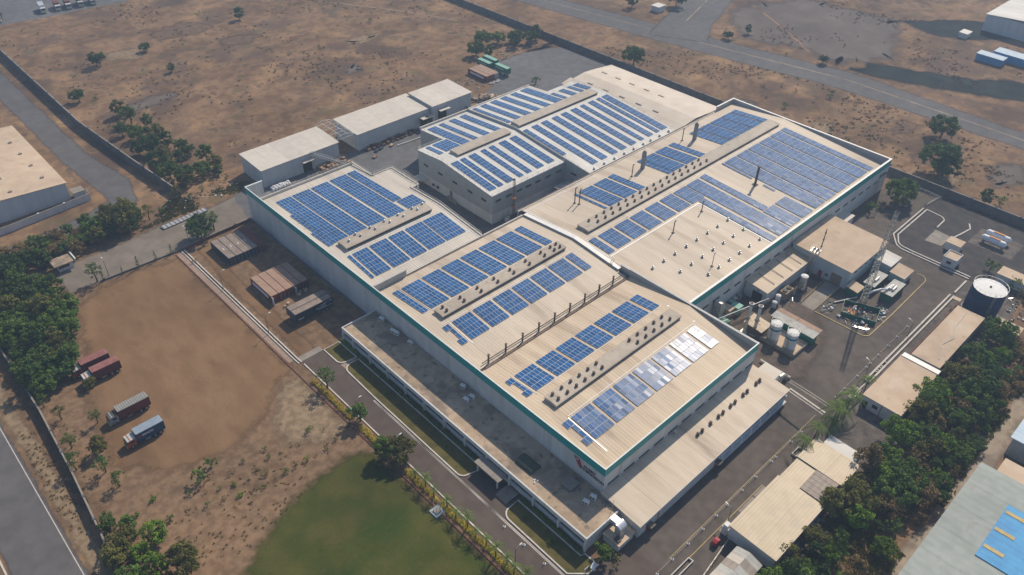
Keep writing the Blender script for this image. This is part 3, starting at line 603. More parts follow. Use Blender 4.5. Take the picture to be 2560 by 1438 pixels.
B().box(165.4, 176.5, 86.85, 87.45, PT - .1, PT).build('coping', 'flashing', F)
B().box(.2, 6.1, 154.0, 154.6, PT - .1, PT - .02).build('coping', 'coping', F)
# roofs
roof_slab('S1', .16, 58.65, .16, 42.0, 'roof_tan', F)
roof_slab('S2', .16, 57.6, 42.0, 84.3, 'roof_beige', F)
roof_slab('S3', .16, 36.3, 120.0, 147.2, 'roof_cream', F)
roof_slab('S3', .16, 40.4, 84.3, 120.0, 'roof_cream', F)
roof_slab('B2', 59.0, 176.75, 21.85, 87.0, 'roof_beige', F)
B().box(36.3, 44.0, 120.4, 135.2, 10.72, 10.9).build('roof', 'roof_cream', F)
# S2 back-end parapet following the gable and its wall
g = [(45.4, zr('S2', 45.4)), (63, 12.2), (84.4, 10.2)]
B().prism([(y, z + .55) for y, z in g] + [(y, z - .3) for y, z in reversed(g)], 57.6, 58.9).build('gable_parapet', 'wall_back', F)
B().prism([(y, z + .63) for y, z in g] + [(y, z + .55) for y, z in reversed(g)], 57.5, 58.99).build('coping', 'flashing', F)
# S3 outline: walls, upstands, railings
for (x0, x1, y0, y1) in ((36.1, 36.35, 135.3, 147.4), (40.2, 40.5, 84.5, 120.2), (36.35, 44.2, 135.2, 135.45), (44.0, 44.25, 120.3, 135.2), (40.5, 44.0, 120.2, 120.45), (.35, 36.1, 147.2, 147.45)):
    B().box(x0, x1, y0, y1, 0, 10.15).build('rear_wall', 'wall_grey', F)
for (x0, x1, y0, y1) in ((36.0, 36.4, 135.5, 147.6), (36.4, 44.3, 135.1, 135.5), (43.95, 44.3, 120.2, 135.1), (40.5, 43.95, 120.15, 120.5)):
    B().box(x0, x1, y0, y1, 10.9, 11.15).build('roof_upstand', 'roof_shed', F)
B().box(.5, 36.0, 147.0, 147.5, 10.1, 11.0).build('roof_upstand', 'roof_shed', F)
u = [(84.5, 10.2), (105, 12.2), (120.1, zr('S3', 120))]
B().prism([(y, z + .3) for y, z in u] + [(y, z - .25) for y, z in reversed(u)], 40.4, 40.75).build('roof_upstand', 'roof_shed', F)
B().box(.5, 11.5, 84.3, 84.65, 10.2, 12.35).build('step_wall', 'wall_back', F)
B().box(.5, 11.6, 84.2, 84.75, 12.35, 12.45).build('coping', 'coping_grey', F)
# valley gutters
B().box(1, 58.4, 41.75, 42.25, 10.2, 10.30).build('gutter', 'gutter', F)
B().box(11.6, 57.5, 84.1, 84.5, 10.2, 10.32).build('gutter', 'gutter', F)
B().box(57.6, 166, 87.2, 87.7, 10.4, 10.75).build('gutter', 'gutter', F)
B().box(57.6, 166, 86.6, 86.95, 10.62, 10.86).build('gutter_edge', 'roof_shed', F)
B().box(11.6, 40.3, 84.6, 84.95, 10.25, 10.52).build('gutter_edge', 'roof_shed', F)
B().box(41, 57.5, 84.6, 84.95, 10.3, 10.55).build('gutter_edge', 'roof_shed', F)
# white flashing lines on the far roof
def on_roof(sec, x0, x1, y0, y1, mat, name, h=.07, parent=F, lift=0.0):
    a, b = zr(sec, y0) + lift, zr(sec, y1) + lift
    return B().prism([(y0, a), (y1, b), (y1, b + h), (y0, a + h)], x0, x1).build(name, mat, parent)
on_roof('B2', 60, 103.6, 50.3, 50.75, 'flashing', 'flashing_strip')
on_roof('B2', 103.2, 103.6, 22.1, 50.3, 'flashing', 'flashing_strip')
on_roof('B2', 59.3, 59.6, 50.75, 64, 'flashing', 'flashing_strip')
on_roof('B2', 59.3, 59.6, 64, 86.4, 'flashing', 'flashing_strip')
on_roof('B2', 59.6, 92, 84.9, 85.15, 'flashing', 'flashing_strip')
on_roof('B2', 86, 95, 82.9, 83.05, 'flashing', 'flashing_strip', .1)
on_roof('S3', 11.6, 40.3, 85.4, 85.55, 'flashing', 'flashing_strip', .1)
for x in (53.6, 55.4): on_roof('S2', x - 2.5, x + 1.6, 66.5 if x < 55 else 58.5, 66.62 if x < 55 else 58.62, 'flashing', 'flashing_strip', .06)
on_roof('S1', 54.0, 54.6, 16.4, 25.4, 'flashing', 'flashing_strip', .05)
# thin cable ladders on the roofs
for sec, x, ya, yb in (('S1', 5.3, 4, 15.9), ('S1', 5.3, 26, 35), ('S2', 6.3, 50, 60), ('S2', 6.1, 66.4, 80.6)):
    on_roof(sec, x - .12, x + .12, ya, yb, 'galv', 'cable_tray', .08)
for sec, y, xa, xb in (('S1', 16.15, 5.5, 53.3), ('S1', 26.4, 6, 53), ('S2', 59.7, 5, 53), ('S2', 66.3, 4, 53), ('S3', 102.3, 4, 38), ('B2', 60.6, 60, 171), ('B2', 67.0, 74, 172), ('M2', 90.2, 95, 140), ('S3', 88.6, 11.6, 39)):
    on_roof(sec, xa, xb, y, y + .16, 'flashing', 'cable_tray', .09)
# ridge monitors
def monitor(parent, sec, x0, x1, yc, half=2.3, h=1.0, near=None):
    y0, y1 = yc - half, yc + half; zb = min(zr(sec, y0), zr(sec, y1)) - .1; zt = zr(sec, yc) + h
    top = [(yc + half*math.cos(t), zt - .32 + .32*math.sin(t)) for t in [math.pi*i/10 for i in range(11)]]
    m = B().prism([(y0 + .25, zb), (y1 - .25, zb), (y1 - .25, zt - .34)] + [(yc + (half - .25)*math.cos(math.pi*i/10), zt - .34 + .3*math.sin(math.pi*i/10)) for i in range(1, 10)] + [(y0 + .25, zt - .34)], x0 + .1, x1 - .1).build('roof_monitor', 'monitor', parent)
    B().prism(top + [(y, z - .09) for y, z in reversed(top)], x0, x1).build('monitor_cap', 'monitor', m)
    B().box(x0 + .4, x1 - .4, y0 + .20, y0 + .246, zr(sec, y0) + .12, zt - .46).build('louvre', 'louvre', m)
    return m
monitor(F, 'S1', 5.0, 52.5, 21.5, 2.1)
monitor(F, 'S2', 5.8, 52.6, 63.2, 2.0)
monitor(F, 'S3', 4.5, 36.3, 105.7, 2.5, 1.15)
monitor(F, 'B2', 63.2, 170, 64.6, 2.5)
# windows on the side walls
def window(parent, axis, a, fix, z, wd=3.1, h=.62, n=4, out=-1, mat_frame='frame_dark'):
    """a strip window: axis x (in a wall facing Y) or y (in a wall facing X)"""
    bx = (lambda b, u0, u1, d0, d1, z0, z1: b.box(u0, u1, min(fix + d0, fix + d1), max(fix + d0, fix + d1), z0, z1)) if axis == 'x' else (lambda b, u0, u1, d0, d1, z0, z1: b.box(min(fix + d0, fix + d1), max(fix + d0, fix + d1), u0, u1, z0, z1))
    f = B(); s = .07
    bx(f, a - wd/2, a + wd/2, out*.0, out*.05, z - s, z); bx(f, a - wd/2, a + wd/2, out*.0, out*.12, z + h, z + h + s)
    for i in range(n + 1): u = a - wd/2 + wd*i/n; bx(f, u - .05, u + .05, 0, out*.05, z, z + h)
    w = f.build('window', mat_frame, parent)
    for i in range(n):
        u = a - wd/2 + wd*i/n; p = B(); bx(p, u + .05, u + wd/n - .05, 0, out*.03, z, z + h); p.build('pane', 'glass', w)
    return w
for x in [67.6 + 5.33*i for i in range(20)]:
    if x < 172 and not (116 < x < 135): window(F, 'x', x, 21.5, 5.7)
for x in [3.4 + 5.34*i for i in range(11)]: window(F, 'x', x, 0.0, 5.75, 3.6, .5)
# emblem and name on the front wall
def text_mesh(s, size, mat, name, spacing=1.0, bold=0.0):
    c = bpy.data.curves.new(name, 'FONT'); c.body = s; c.size = size; c.extrude = 0.02; c.space_character = spacing; c.offset = bold
    o = bpy.data.objects.new(name, c); COL.objects.link(o)
    dg = bpy.context.evaluated_depsgraph_get(); dg.update()
    me = bpy.data.meshes.new_from_object(o.evaluated_get(dg)); bpy.data.objects.remove(o); bpy.data.curves.remove(c)
    me.materials.clear(); me.materials.append(MATS[mat]); me.name = name
    return me
FACE_X = Matrix(((0, 0, -1), (-1, 0, 0), (0, 1, 0))).to_4x4()      # text on a wall that faces -X, read from outside
FACE_Y = Matrix(((1, 0, 0), (0, 0, -1), (0, 1, 0))).to_4x4()       # text on a wall that faces -Y
def lettering(s, size, mat, pos, face, name, parent=None, spacing=1.0, bold=0.0, rotz=None, **k):
    o = bpy.data.objects.new(name, text_mesh(s, size, mat, name, spacing, bold)); COL.objects.link(o)
    o.matrix_world = Matrix.Translation(pos) @ face
    if parent: o.parent = parent; o.matrix_local = Matrix.Translation(Vector(pos) - root_loc(parent)) @ face
    return tag(o, **k)
lg = thing('wall_sign', 'red emblem and black two line company lettering on the front wall corner', 'sign', (-.03, 4.5, 6.8))
B().prism([(8.9, 9.5), (7.2, 9.5), (6.1, 7.1), (7.0, 6.9)], -.12, -.04).build('emblem', 'logo_red', lg)
B().prism([(8.2, 9.2), (7.5, 9.2), (7.4, 8.9), (8.0, 8.9)], -.15, -.125).build('emblem_mark', 'logo_white', lg)
lettering('AVERY', 1.18, 'logo_black', (-.06, 5.95, 7.95), FACE_X, 'lettering', lg, 1.02, 0.028)
lettering('DENNISON', 1.18, 'logo_black', (-.06, 5.95, 6.95), FACE_X, 'lettering', lg, 1.02, 0.028)
lg2 = thing('wall_sign', 'small dark emblem and lettering at the far end of the long side wall', 'sign', (172.5, 21.45, 7))
B().prism([(170.6, 8.4), (171.5, 8.4), (172.0, 6.8), (171.5, 6.6)], 21.40, 21.46, 'y').build('emblem', 'frame_dark', lg2)
lettering('AVERY', .95, 'logo_black', (172.3, 21.45, 7.6), FACE_Y, 'lettering', lg2, 1.02, 0.02)
lettering('DENNISON', .95, 'logo_black', (172.3, 21.45, 6.8), FACE_Y, 'lettering', lg2, 0.9, 0.02)

# ---------------------------------------------------------------- detached grey hall with striped panel rows
G = thing('grey_hall', 'detached grey hall with white base and striped rows of solar panels', 'factory', (57.3, 98.7, 0))
def gable_wall(sec, x0, x1, y0, y1, z0, mat, parent, name='gable_wall', drop=.19):
    ys = [y0] + [y for y, _ in PROF[sec] if y0 < y < y1] + [y1]
    return B().prism([(y0, z0), (y1, z0)] + [(y, zr(sec, y) - drop) for y in reversed(ys)], x0, x1).build(name, mat, parent)
gable_wall('M1', 57.3, 57.6, 98.7, 137.4, 3.7, 'wall_grey', G)
B().box(57.25, 57.6, 98.6, 137.4, 0, 3.7).build('base_wall', 'wall_plain', G)
B().box(57.6, 92, 98.7, 99.0, 3.7, 10.82).build('side_wall', 'wall_grey', G)
B().box(57.6, 92, 98.62, 99.0, 0, 3.7).build('base_wall', 'wall_plain', G)
gable_wall('M1', 68.9, 69.2, 137.4, 150.9, 0, 'wall_grey', G)
B().box(57.6, 68.9, 137.1, 137.4, 0, zr('M1', 137.3) - .2).build('side_wall', 'wall_grey', G)
gable_wall('M2', 91.95, 92.25, 86.5, 150.9, 0, 'wall_grey', G, drop=-.25)
B().box(92.25, 140, 86.5, 86.8, 0, 10.3).build('side_wall', 'wall_grey', G)
B().box(69.2, 125, 150.6, 150.9, 0, 11.2).build('rear_wall', 'wall_grey', G)
roof_slab('M1', 57.1, 91.9, 98.5, 137.5, 'roof_white', G); roof_slab('M1', 68.8, 91.9, 137.5, 151.0, 'roof_white', G)
roof_slab('M2', 92.3, 140.3, 86.3, 140.6, 'roof_white', G); roof_slab('M2', 92.3, 125.2, 140.6, 151.0, 'roof_white', G)
monitor(G, 'M1', 63.3, 88.5, 125.0, 2.4, 1.0); monitor(G, 'M2', 93.2, 136.4, 125.8, 2.4, 1.0)
# upstands and railings
B().box(68.7, 91.9, 150.8, 151.2, zr('M1', 151), zr('M1', 151) + .8).build('roof_upstand', 'roof_shed', G)
B().box(92.3, 125.3, 150.8, 151.2, zr('M2', 151), zr('M2', 151) + .35).build('roof_upstand', 'roof_shed', G)
def railing(parent, pts, h=.9, step=2.6, mat='galv_pale', name='railing'):
    b = B()
    for a, c in zip(pts, pts[1:]):
        a = Vector(a); c = Vector(c); n = max(1, int((c - a).length/step))
        for i in range(n + 1): p = a.lerp(c, i/n); b.bar(p, p + Vector((0, 0, h)), .06)
        b.bar(a + Vector((0, 0, h)), c + Vector((0, 0, h)), .06); b.bar(a + Vector((0, 0, h*.5)), c + Vector((0, 0, h*.5)), .04)
    return b.build(name, mat, parent)
railing(G, [(57.4, 137.3, zr('M1', 137.3)), (57.4, 124, 13.4), (57.4, 98.8, 11.0), (91.8, 98.8, 11.0)])
railing(G, [(140.2, 87, zr('M2', 87)), (140.2, 125, 14.0), (140.2, 140.4, zr('M2', 140.4))])
railing(G, [(92.4, 99.4, zr('M2', 99.4)), (92.4, 86.6, zr('M2', 86.6))])
railing(G, [(68.9, 150.9, 11.0), (68.9, 137.5, zr('M1', 137.5)), (57.6, 137.5, zr('M1', 137.5))])
railing(F, [(36.2, 147.3, 11.0), (36.2, 135.4, 11.1), (44.1, 135.3, 11.1), (44.1, 120.3, 11.1)])
railing(F, [(40.6, 120.2, zr('S3', 120) + .2), (40.6, 105, 12.5), (40.6, 85, 10.5)])
railing(F, [(.8, 147.3, 11.0), (36.0, 147.3, 11.0)])
for y in (133.2, 125.4, 117.5, 109.7, 102.9): window(G, 'y', y, 57.3, 7.4, 2.4, .65, 3)
for x in (60.0, 64.8, 69.6, 73.9, 78.4, 83.4, 88.6): window(G, 'x', x, 98.7, 7.9, 2.5, .65, 3)
window(G, 'y', 94.6, 91.95, 7.2, 2.6, .65, 3); window(G, 'y', 141.5, 68.9, 7.4, 2.4, .65, 3)
d = B().box(57.19, 57.249, 119.0, 120.3, 1.2, 3.5).build('door', 'door_brown', G)
st = B()
for i in range(6): st.box(56.2, 57.2, 118.8 - .45*(i + 1), 118.8 - .45*i, 0, 1.2 - .2*i)
st.box(56.2, 57.2, 118.8, 121.0, 0, 1.2); st.build('staircase', 'concrete', G)
railing(G, [(56.25, 121.0, 1.2), (56.25, 118.8, 1.2), (56.25, 116.2, 0.1)], .9, 1.2, 'frame_white')
B().prism([(86.9, 5.2), (97, 4.3), (97, 4.15), (86.9, 5.05)], 84.5, 91.9).build('canopy', 'roof_shed', G)
B().box(54.2, 57.2, 132, 136.6, 2.8, 3.0).build('canopy', 'roof_shed', G)
for x, y, z in ((57.2, 128.6, 1.4), (57.2, 126.2, 1.5)): B().box(56.7, x + .02, y, y + .9, z, z + .8).build('vent_box', 'frame_dark', G)

# ivory roofed store beyond the grey hall
I = thing('ivory_store', 'long low store with pale ivory curved roof behind the grey hall', 'warehouse', (155, 116, 0))
pr = [(140.6, 8.9), (147, 10.1), (153.6, 10.9), (160, 10.5), (171.5, 9.3)]
B().prism(pr + [(x, z - .2) for x, z in reversed(pr)], 88.4, 146.2, 'y').build('roof', 'roof_ivory', I)
for (a, b, c, e) in ((140.8, 171.3, 88.6, 88.9), (140.8, 171.3, 145.7, 146.0)): B().prism([(140.8, 0), (171.3, 0)] + [(min(x, 171.3) if x > 145 else 140.8, z - .22) for x, z in reversed(pr)], c, e, 'y').build('end_wall', 'wall_plain', I)
B().box(170.9, 171.3, 88.9, 145.7, 0, 9.0).build('side_wall', 'wall_plain', I)
B().prism([(142, 8.5), (147.5, 9.6), (147.5, 9.45), (142, 8.35)], 146.2, 148.4, 'y').build('canopy', 'roof_ivory', I)
for i in range(5):
    y = 140.5 - 7.6*i
    B().cbox((160.2, y, 10.62), .7, 2.6, .22).build('ridge_vent', 'monitor', I)
    y = 137.6 - 8.6*i
    B().cbox((148.0, y, 10.38), .7, 2.6, .22).build('ridge_vent', 'monitor', I)
for i in range(6): B().box(139.0 + 4.6*i, 139.9 + 4.6*i, 0, .1, 0, .01) if False else None
# ---------------------------------------------------------------- solar arrays: every panel is a part of its array
def panel_mesh(pw, pl):
    b = B(); b.box(-pw/2, pw/2, -pl/2, pl/2, 0, .04); fr = .035
    k = len(b.f)
    b.add([(-pw/2 + fr, -pl/2 + fr, .0425), (pw/2 - fr, -pl/2 + fr, .0425), (pw/2 - fr, pl/2 - fr, .0425), (-pw/2 + fr, pl/2 - fr, .0425)], [(0, 1, 2, 3)])
    me = b.mesh('solar_panel', ['alu', 'cell']); me.polygons[k].material_index = 1
    return me
PM = {}
prg = random.Random(11)
def array(sec, x0, x1, y0, y1, nx, ny, label, group, skip=None):
    jit = .015 if (sec == 'S1' and y1 < 21) else .008
    px, py = (x1 - x0)/nx, (y1 - y0)/ny
    za, zb = zr(sec, y0), zr(sec, y1); sl = math.atan2(zb - za, y1 - y0); L = math.hypot(y1 - y0, zb - za); k = L/(y1 - y0)
    xc, yc = (x0 + x1)/2, (y0 + y1)/2
    t = thing('solar_array', label, 'solar array', (xc, yc, (za + zb)/2 + .16), 0, group); t.rotation_euler = (sl, 0, 0)
    key = (round(px, 2), round(py*k, 2))
    if key not in PM: PM[key] = panel_mesh(px - .05, py*k - .06)
    for j in range(ny):
        for i in range(nx):
            if skip and skip(i, j): continue
            inst(PM[key], 'solar_panel', ((i + .5)*px - (x1 - x0)/2, ((j + .5)*py - (y1 - y0)/2)*k, 0), t, (prg.gauss(0, jit), prg.gauss(0, jit), 0))
    nr = max(1, ny//2)
    for j in range(nr):
        yy = ((j*2 + 1)*py - (y1 - y0)/2)*k
        B().box(-(x1 - x0)/2, (x1 - x0)/2, yy - .03, yy + .03, -.09, -.01).build('mounting_rail', 'alu', t, local=True)
    return t
O = ORD
stair = lambda i, j: (j in (1, 2)) and i == 0
for k in range(6):
    x = 6.0 + 7.2*k
    array('S1', x, x + 6.25, 26.8, 34.5, 6, 4, f'{O[k]} square solar block from the front wall behind the nearest ridge', 'solar blocks behind the nearest ridge')
    x = 5.8 + 7.28*k
    array('S1', x, x + 6.45, 7.75, 15.6, 6, 4, f'{O[k]} glinting solar block from the front wall on the nearest outer slope', 'solar blocks on the nearest outer slope')
array('S1', 49.5, 52.7, 26.8, 34.5, 3, 4, 'narrow solar block at the far end of the nearest roof behind its ridge', 'solar blocks behind the nearest ridge')
array('S1', 49.6, 53.2, 7.75, 15.6, 3, 4, 'narrow bright glinting solar block at the far end of the nearest outer slope', 'solar blocks on the nearest outer slope')
array('S1', 2.9, 4.9, 26.8, 34.5, 2, 4, 'tiny stepped solar cluster near the front wall, behind the nearest ridge', 'stepped solar clusters', stair)
array('S1', 2.9, 5.0, 7.75, 15.6, 2, 4, 'tiny stepped solar cluster near the lettering corner of the nearest roof', 'stepped solar clusters', stair)
for k in range(6):
    x = 6.6 + 7.12*k
    array('S2', x, x + 6.15, 66.8, 80.4, 6, 7, f'{O[k]} tall solar block from the front wall on the far slope of the middle roof', 'tall solar blocks on the middle roof')
    x = 7.0 + 7.13*k
    array('S2', x, x + 6.15, 51.1, 59.1, 6, 4, f'{O[k]} solar block from the front wall on the near slope of the middle roof', 'solar blocks on the middle roof')
array('S2', 3.5, 5.5, 66.8, 80.4, 2, 7, 'thin two wide solar strip beside the front wall on the middle roof', 'thin solar strips')
array('S2', 49.7, 52.6, 66.8, 80.4, 3, 7, 'thin solar strip at the far end of the middle roof, far slope', 'thin solar strips')
array('S2', 49.9, 52.7, 51.2, 59.2, 3, 4, 'half wide solar block at the far end of the middle roof, near slope', 'solar blocks on the middle roof')
array('S2', 3.7, 5.7, 51.1, 59.1, 2, 4, 'tiny stepped solar cluster near the front wall on the middle roof', 'stepped solar clusters', stair)
for k, x in enumerate((3.9, 9.8, 16.8, 24.0)):
    array('S3', x, x + (5.3 if k == 0 else 6.2), 109.1, 142.5, 5 if k == 0 else 6, 17, f'{O[k]} long solar block from the front wall on the third roof', 'long solar blocks on the third roof')
array('S3', 30.9, 34.1, 116.2, 142.6, 3, 13, 'long narrow solar strip along the rear edge of the third roof', 'thin solar strips')
array('S3', 31.7, 38.0, 108.7, 115.8, 6, 4, 'small square solar block beside the monitor end on the third roof', 'solar blocks on the third roof')
array('S3', 1.9, 3.7, 108.7, 132, 2, 12, 'stepped solar strip tight along the front parapet of the third roof', 'thin solar strips', lambda i, j: i == 0 and j > 4)
for k, (x0, x1, n) in enumerate(((4.9, 10.0, 5), (10.9, 16.9, 6), (17.7, 23.1, 5), (23.9, 30.2, 6), (30.8, 38.1, 7))):
    array('S3', x0, x1, 89.4, 101.3, n, 6, f'{O[k]} solar block from the front wall between the third monitor and its gutter', 'solar blocks on the third roof')
array('S3', 3.2, 4.2, 89.3, 101.3, 1, 6, 'single file solar strip at the front end of the third roof near slope', 'thin solar strips')
# grey hall
a = 'striped rows on the grey hall'
array('M1', 59.8, 61.6, 128.3, 136.4, 2, 4, 'short two wide panel row at the gable corner of the grey hall', a)
array('M1', 62.9, 69.5, 128.4, 136.5, 6, 4, 'broad solar block inside the notch of the grey hall roof', a)
array('M1', 70.3, 74.1, 128.3, 148.6, 4, 10, 'wide panel row joining the broad block on the grey hall front roof', a)
for k, (x0, x1, n) in enumerate(((75.8, 77.9, 2), (80.7, 83.6, 3), (86.0, 88.9, 3))):
    array('M1', x0, x1, 128.4, 148.7, n, 10, f'{O[k]} panel stripe past the broad block on the grey hall far slope', a)
for k, (x0, x1, n) in enumerate(((58.4, 61.5, 3), (62.5, 64.7, 2), (66.3, 69.5, 3), (71.9, 74.0, 2), (75.7, 78.0, 2), (80.5, 83.8, 3), (85.8, 89.0, 3))):
    array('M1', x0, x1, 101.1, 120.9, n, 10, f'{O[k]} panel stripe from the gable on the grey hall near slope', a)
a = 'striped rows on the taller rear roof'
for k, (x0, x1, n) in enumerate(((93.1, 94.9, 2), (97.2, 100.1, 3), (102.3, 105.5, 3), (107.7, 110.7, 3), (113.2, 116.2, 3), (118.6, 122.7, 4))):
    array('M2', x0, x1, 129.0, 149.5, n, 10, f'{O[k]} long panel stripe from the step, taller rear roof far slope', a)
for k, (x0, x1, n) in enumerate(((123.9, 125.7, 2), (128.4, 131.3, 3), (133.4, 135.4, 2), (136.7, 139.7, 3))):
    array('M2', x0, x1, 129.8, 137.5, n, 4, f'{O[k]} short panel stripe past the rear notch of the taller rear roof', a)
array('M2', 92.7, 94.7, 100.9, 121.1, 2, 10, 'shorter panel stripe right at the step of the taller rear roof', a)
for k, (x0, x1, n) in enumerate(((97.2, 100.1, 3), (102.1, 105.2, 3), (107.8, 110.8, 3), (112.7, 115.8, 3), (118.0, 121.2, 3), (123.4, 125.6, 2), (128.0, 130.9, 3), (132.7, 134.8, 2), (135.9, 139.2, 3))):
    array('M2', x0, x1, 90.8, 121.3, n, 15, f'{O[k]} full length panel stripe after the step, taller rear roof near slope', a)
# big far roof
a = 'solar blocks on the large far roof'
array('B2', 77.6, 78.6, 67.4, 81.6, 1, 7, 'single file panel strip beside the twin pipes on the large far roof', a)
for k, (x0, x1, n) in enumerate(((80.0, 86.2, 6), (87.2, 93.4, 6), (94.5, 97.5, 3))):
    array('B2', x0, x1, 67.5, 81.6, n, 7, f'{O[k]} panel block of the first group behind the vented ridge', a)
for k, (x0, x1, n) in enumerate(((110.1, 112.3, 2), (112.7, 119.3, 6), (120.2, 126.5, 6), (127.9, 131.0, 3))):
    array('B2', x0, x1, 67.7, 81.8, n, 7, f'{O[k]} panel block of the second group behind the vented ridge, between the stacks', a)
for k, (x0, x1, n) in enumerate(((141.2, 146.0, 5), (146.6, 153.3, 6), (154.0, 160.6, 6), (161.2, 167.6, 6), (168.2, 171.3, 3))):
    array('B2', x0, x1, 67.9, 82.3, n, 7, f'{O[k]} panel block of the farthest group behind the vented ridge', a)
array('B2', 60.5, 63.2, 51.5, 59.7, 3, 4, 'narrow panel block at the near corner of the large far roof', a)
for k in range(5):
    x = 64.6 + 7.4*k
    array('B2', x, x + 6.2, 51.55, 59.6, 6, 4, f'{O[k]} square panel block between the vented ridge and the bare tan roof', a)
array('B2', 101.3, 107.8, 51.5, 59.5, 6, 4, 'sixth panel block below the vented ridge, at the corner of the bare tan roof', a)
array('B2', 104.0, 106.9, 23.9, 51.3, 3, 14, 'narrow long panel strip along the edge of the bare tan roof', a)
array('B2', 108.4, 114.7, 24.0, 59.5, 6, 18, 'long panel block next to the narrow strip on the large far roof', a)
array('B2', 116.1, 119.2, 34.8, 59.7, 3, 13, 'long narrow panel strip bordering the bare patch with a stack', a)
array('B2', 115.7, 121.7, 24.2, 34.5, 6, 5, 'panel block below the bare patch, nearer one', a)
array('B2', 122.8, 129.2, 24.3, 34.6, 6, 5, 'panel block below the bare patch, farther one', a)
array('B2', 129.2, 130.2, 47.8, 60.0, 1, 6, 'single file panel strip on the upper edge of the bare patch', a)
array('B2', 128.9, 129.9, 38.6, 43.2, 1, 2, 'two lone panels on the lower edge of the bare patch', a)
for k in range(5):
    x = 130.9 + 7.22*k
    array('B2', x, x + 6.45, 24.4, 59.9, 6, 18, f'{O[k]} full length panel block past the bare patch towards the far parapet', a)
array('B2', 167.1, 170.2, 24.2, 60.0, 3, 18, 'thin panel strip closest to the far parapet', a)

# ---------------------------------------------------------------- roof ventilators, stacks, pipes on the roofs
def vent_mesh(mat, r=.42, tall=.5):
    b = B(); b.box(-r*1.1, r*1.1, -r*1.1, r*1.1, -.25, .06); b.lathe([(r*.62, .0), (r*.62, tall*.45), (r*1.0, tall*.6), (r*1.12, tall*.95), (r*.85, tall*1.3), (r*.3, tall*1.42), (0.001, tall*1.42)], n=12)
    return b.mesh('roof_ventilator', mat, smooth=False)
VR, VS, VP = vent_mesh('rusty', .36, .58), vent_mesh('galv', .36, .5), vent_mesh('galv_pale', .38, .42)
def vents(me, pts, label, group):
    rows = sorted({round(p[1], 1) for p in pts}); nm = {1: [''], 2: ['near row', 'far row'], 3: ['near row', 'middle row', 'far row']}.get(len(rows), None)
    cnt = {}
    for x, y, z in sorted(pts):
        r = rows.index(round(y, 1)); k = cnt[r] = cnt.get(r, -1) + 1
        lb = label if nm is None else f'{ORD[k]} {label}' + (f', {nm[r]}' if nm[r] else '')
        inst(me, 'roof_ventilator', (x, y, z), None, (0, 0, prg.uniform(0, 1)), label=lb, cat='ventilator', group=group)
zc = lambda sec, yc, h=1.0: zr(sec, yc) + h + .02
p = []
for i in range(6): p += [(6.9 + 3.05*i, 22.5, zc('S1', 21.5) - .08), (6.9 + 3.05*i, 20.6, zc('S1', 21.5) - .08)]
for i in range(5): p += [(34.6 + 3.3*i, 22.5, zc('S1', 21.5) - .08), (35.6 + 3.3*i, 20.6, zc('S1', 21.5) - .08)]
vents(VR, p, 'rusty vent from the front on the nearest ridge monitor', 'vents on the nearest ridge')
vents(VR, [(8.0 + 6.1*(i//2), 64.0 if i % 2 else 62.3, zc('S2', 63.2) - .08) for i in range(14)] + [(48.6, 64.0, zc('S2', 63.2) - .08), (48.6, 62.3, zc('S2', 63.2) - .08), (50.9, 64.0, zc('S2', 63.2) - .08), (50.9, 62.3, zc('S2', 63.2) - .08)], 'rusty vent from the front on the middle ridge monitor', 'vents on the middle ridge')
vents(VS, [(x, y - .6, zc('S3', 105.7, 1.15) - .08) for x, y in ((7.0, 106.2), (11.1, 106.2), (10.3, 107.8), (16.4, 106.2), (15.6, 107.8), (21.8, 106.2), (20.8, 107.8), (26.9, 106.2), (26.0, 107.8), (32.3, 106.2), (31.4, 107.8), (35.4, 107.8))], 'silver vent from the front on the third ridge monitor', 'vents on the third ridge')
p = []
for i in range(17): p += [(67.2 + 3.52*i, 65.7, zc('B2', 64.6) - .08), (69.0 + 3.52*i, 63.6, zc('B2', 64.6) - .08)]
vents(VR, p, 'dark vent from the near end on the far ridge monitor', 'vents on the far ridge')
vents(VS, [(x, 39.1, zr('B2', 39.1) + .2) for x in (97.5, 92.1, 86.7, 81.4, 75.9, 70.6, 65.4)] + [(x, 33.0, zr('B2', 33) + .2) for x in (97.1, 91.8, 86.5, 81.1, 75.8, 70.4)] + [(x, 27.0, zr('B2', 27) + .2) for x in (96.8, 91.5, 86.2, 80.9, 75.7)], 'silver vent from the near end on the bare tan roof', 'vents on the bare tan roof')
vents(VS, [(104.6, 42, 0), (104.4, 34, 0)] and [(102.9, 39.1, zr('B2', 39.1) + .2), (102.5, 33, zr('B2', 33) + .2), (102.2, 26.9, zr('B2', 27) + .2)], 'silver vent beside the white flashing, past the bare tan roof', 'vents along the flashing')
vents(VP, [(x, 88.7, zr('M2', 88.7) + .2) for x in (95.7, 101.0, 106.4, 111.7, 117.0, 122.4, 126.6, 131.9, 137.3)], 'pale vent from the step along the eave of the taller rear roof', 'vents along the rear hall eave')
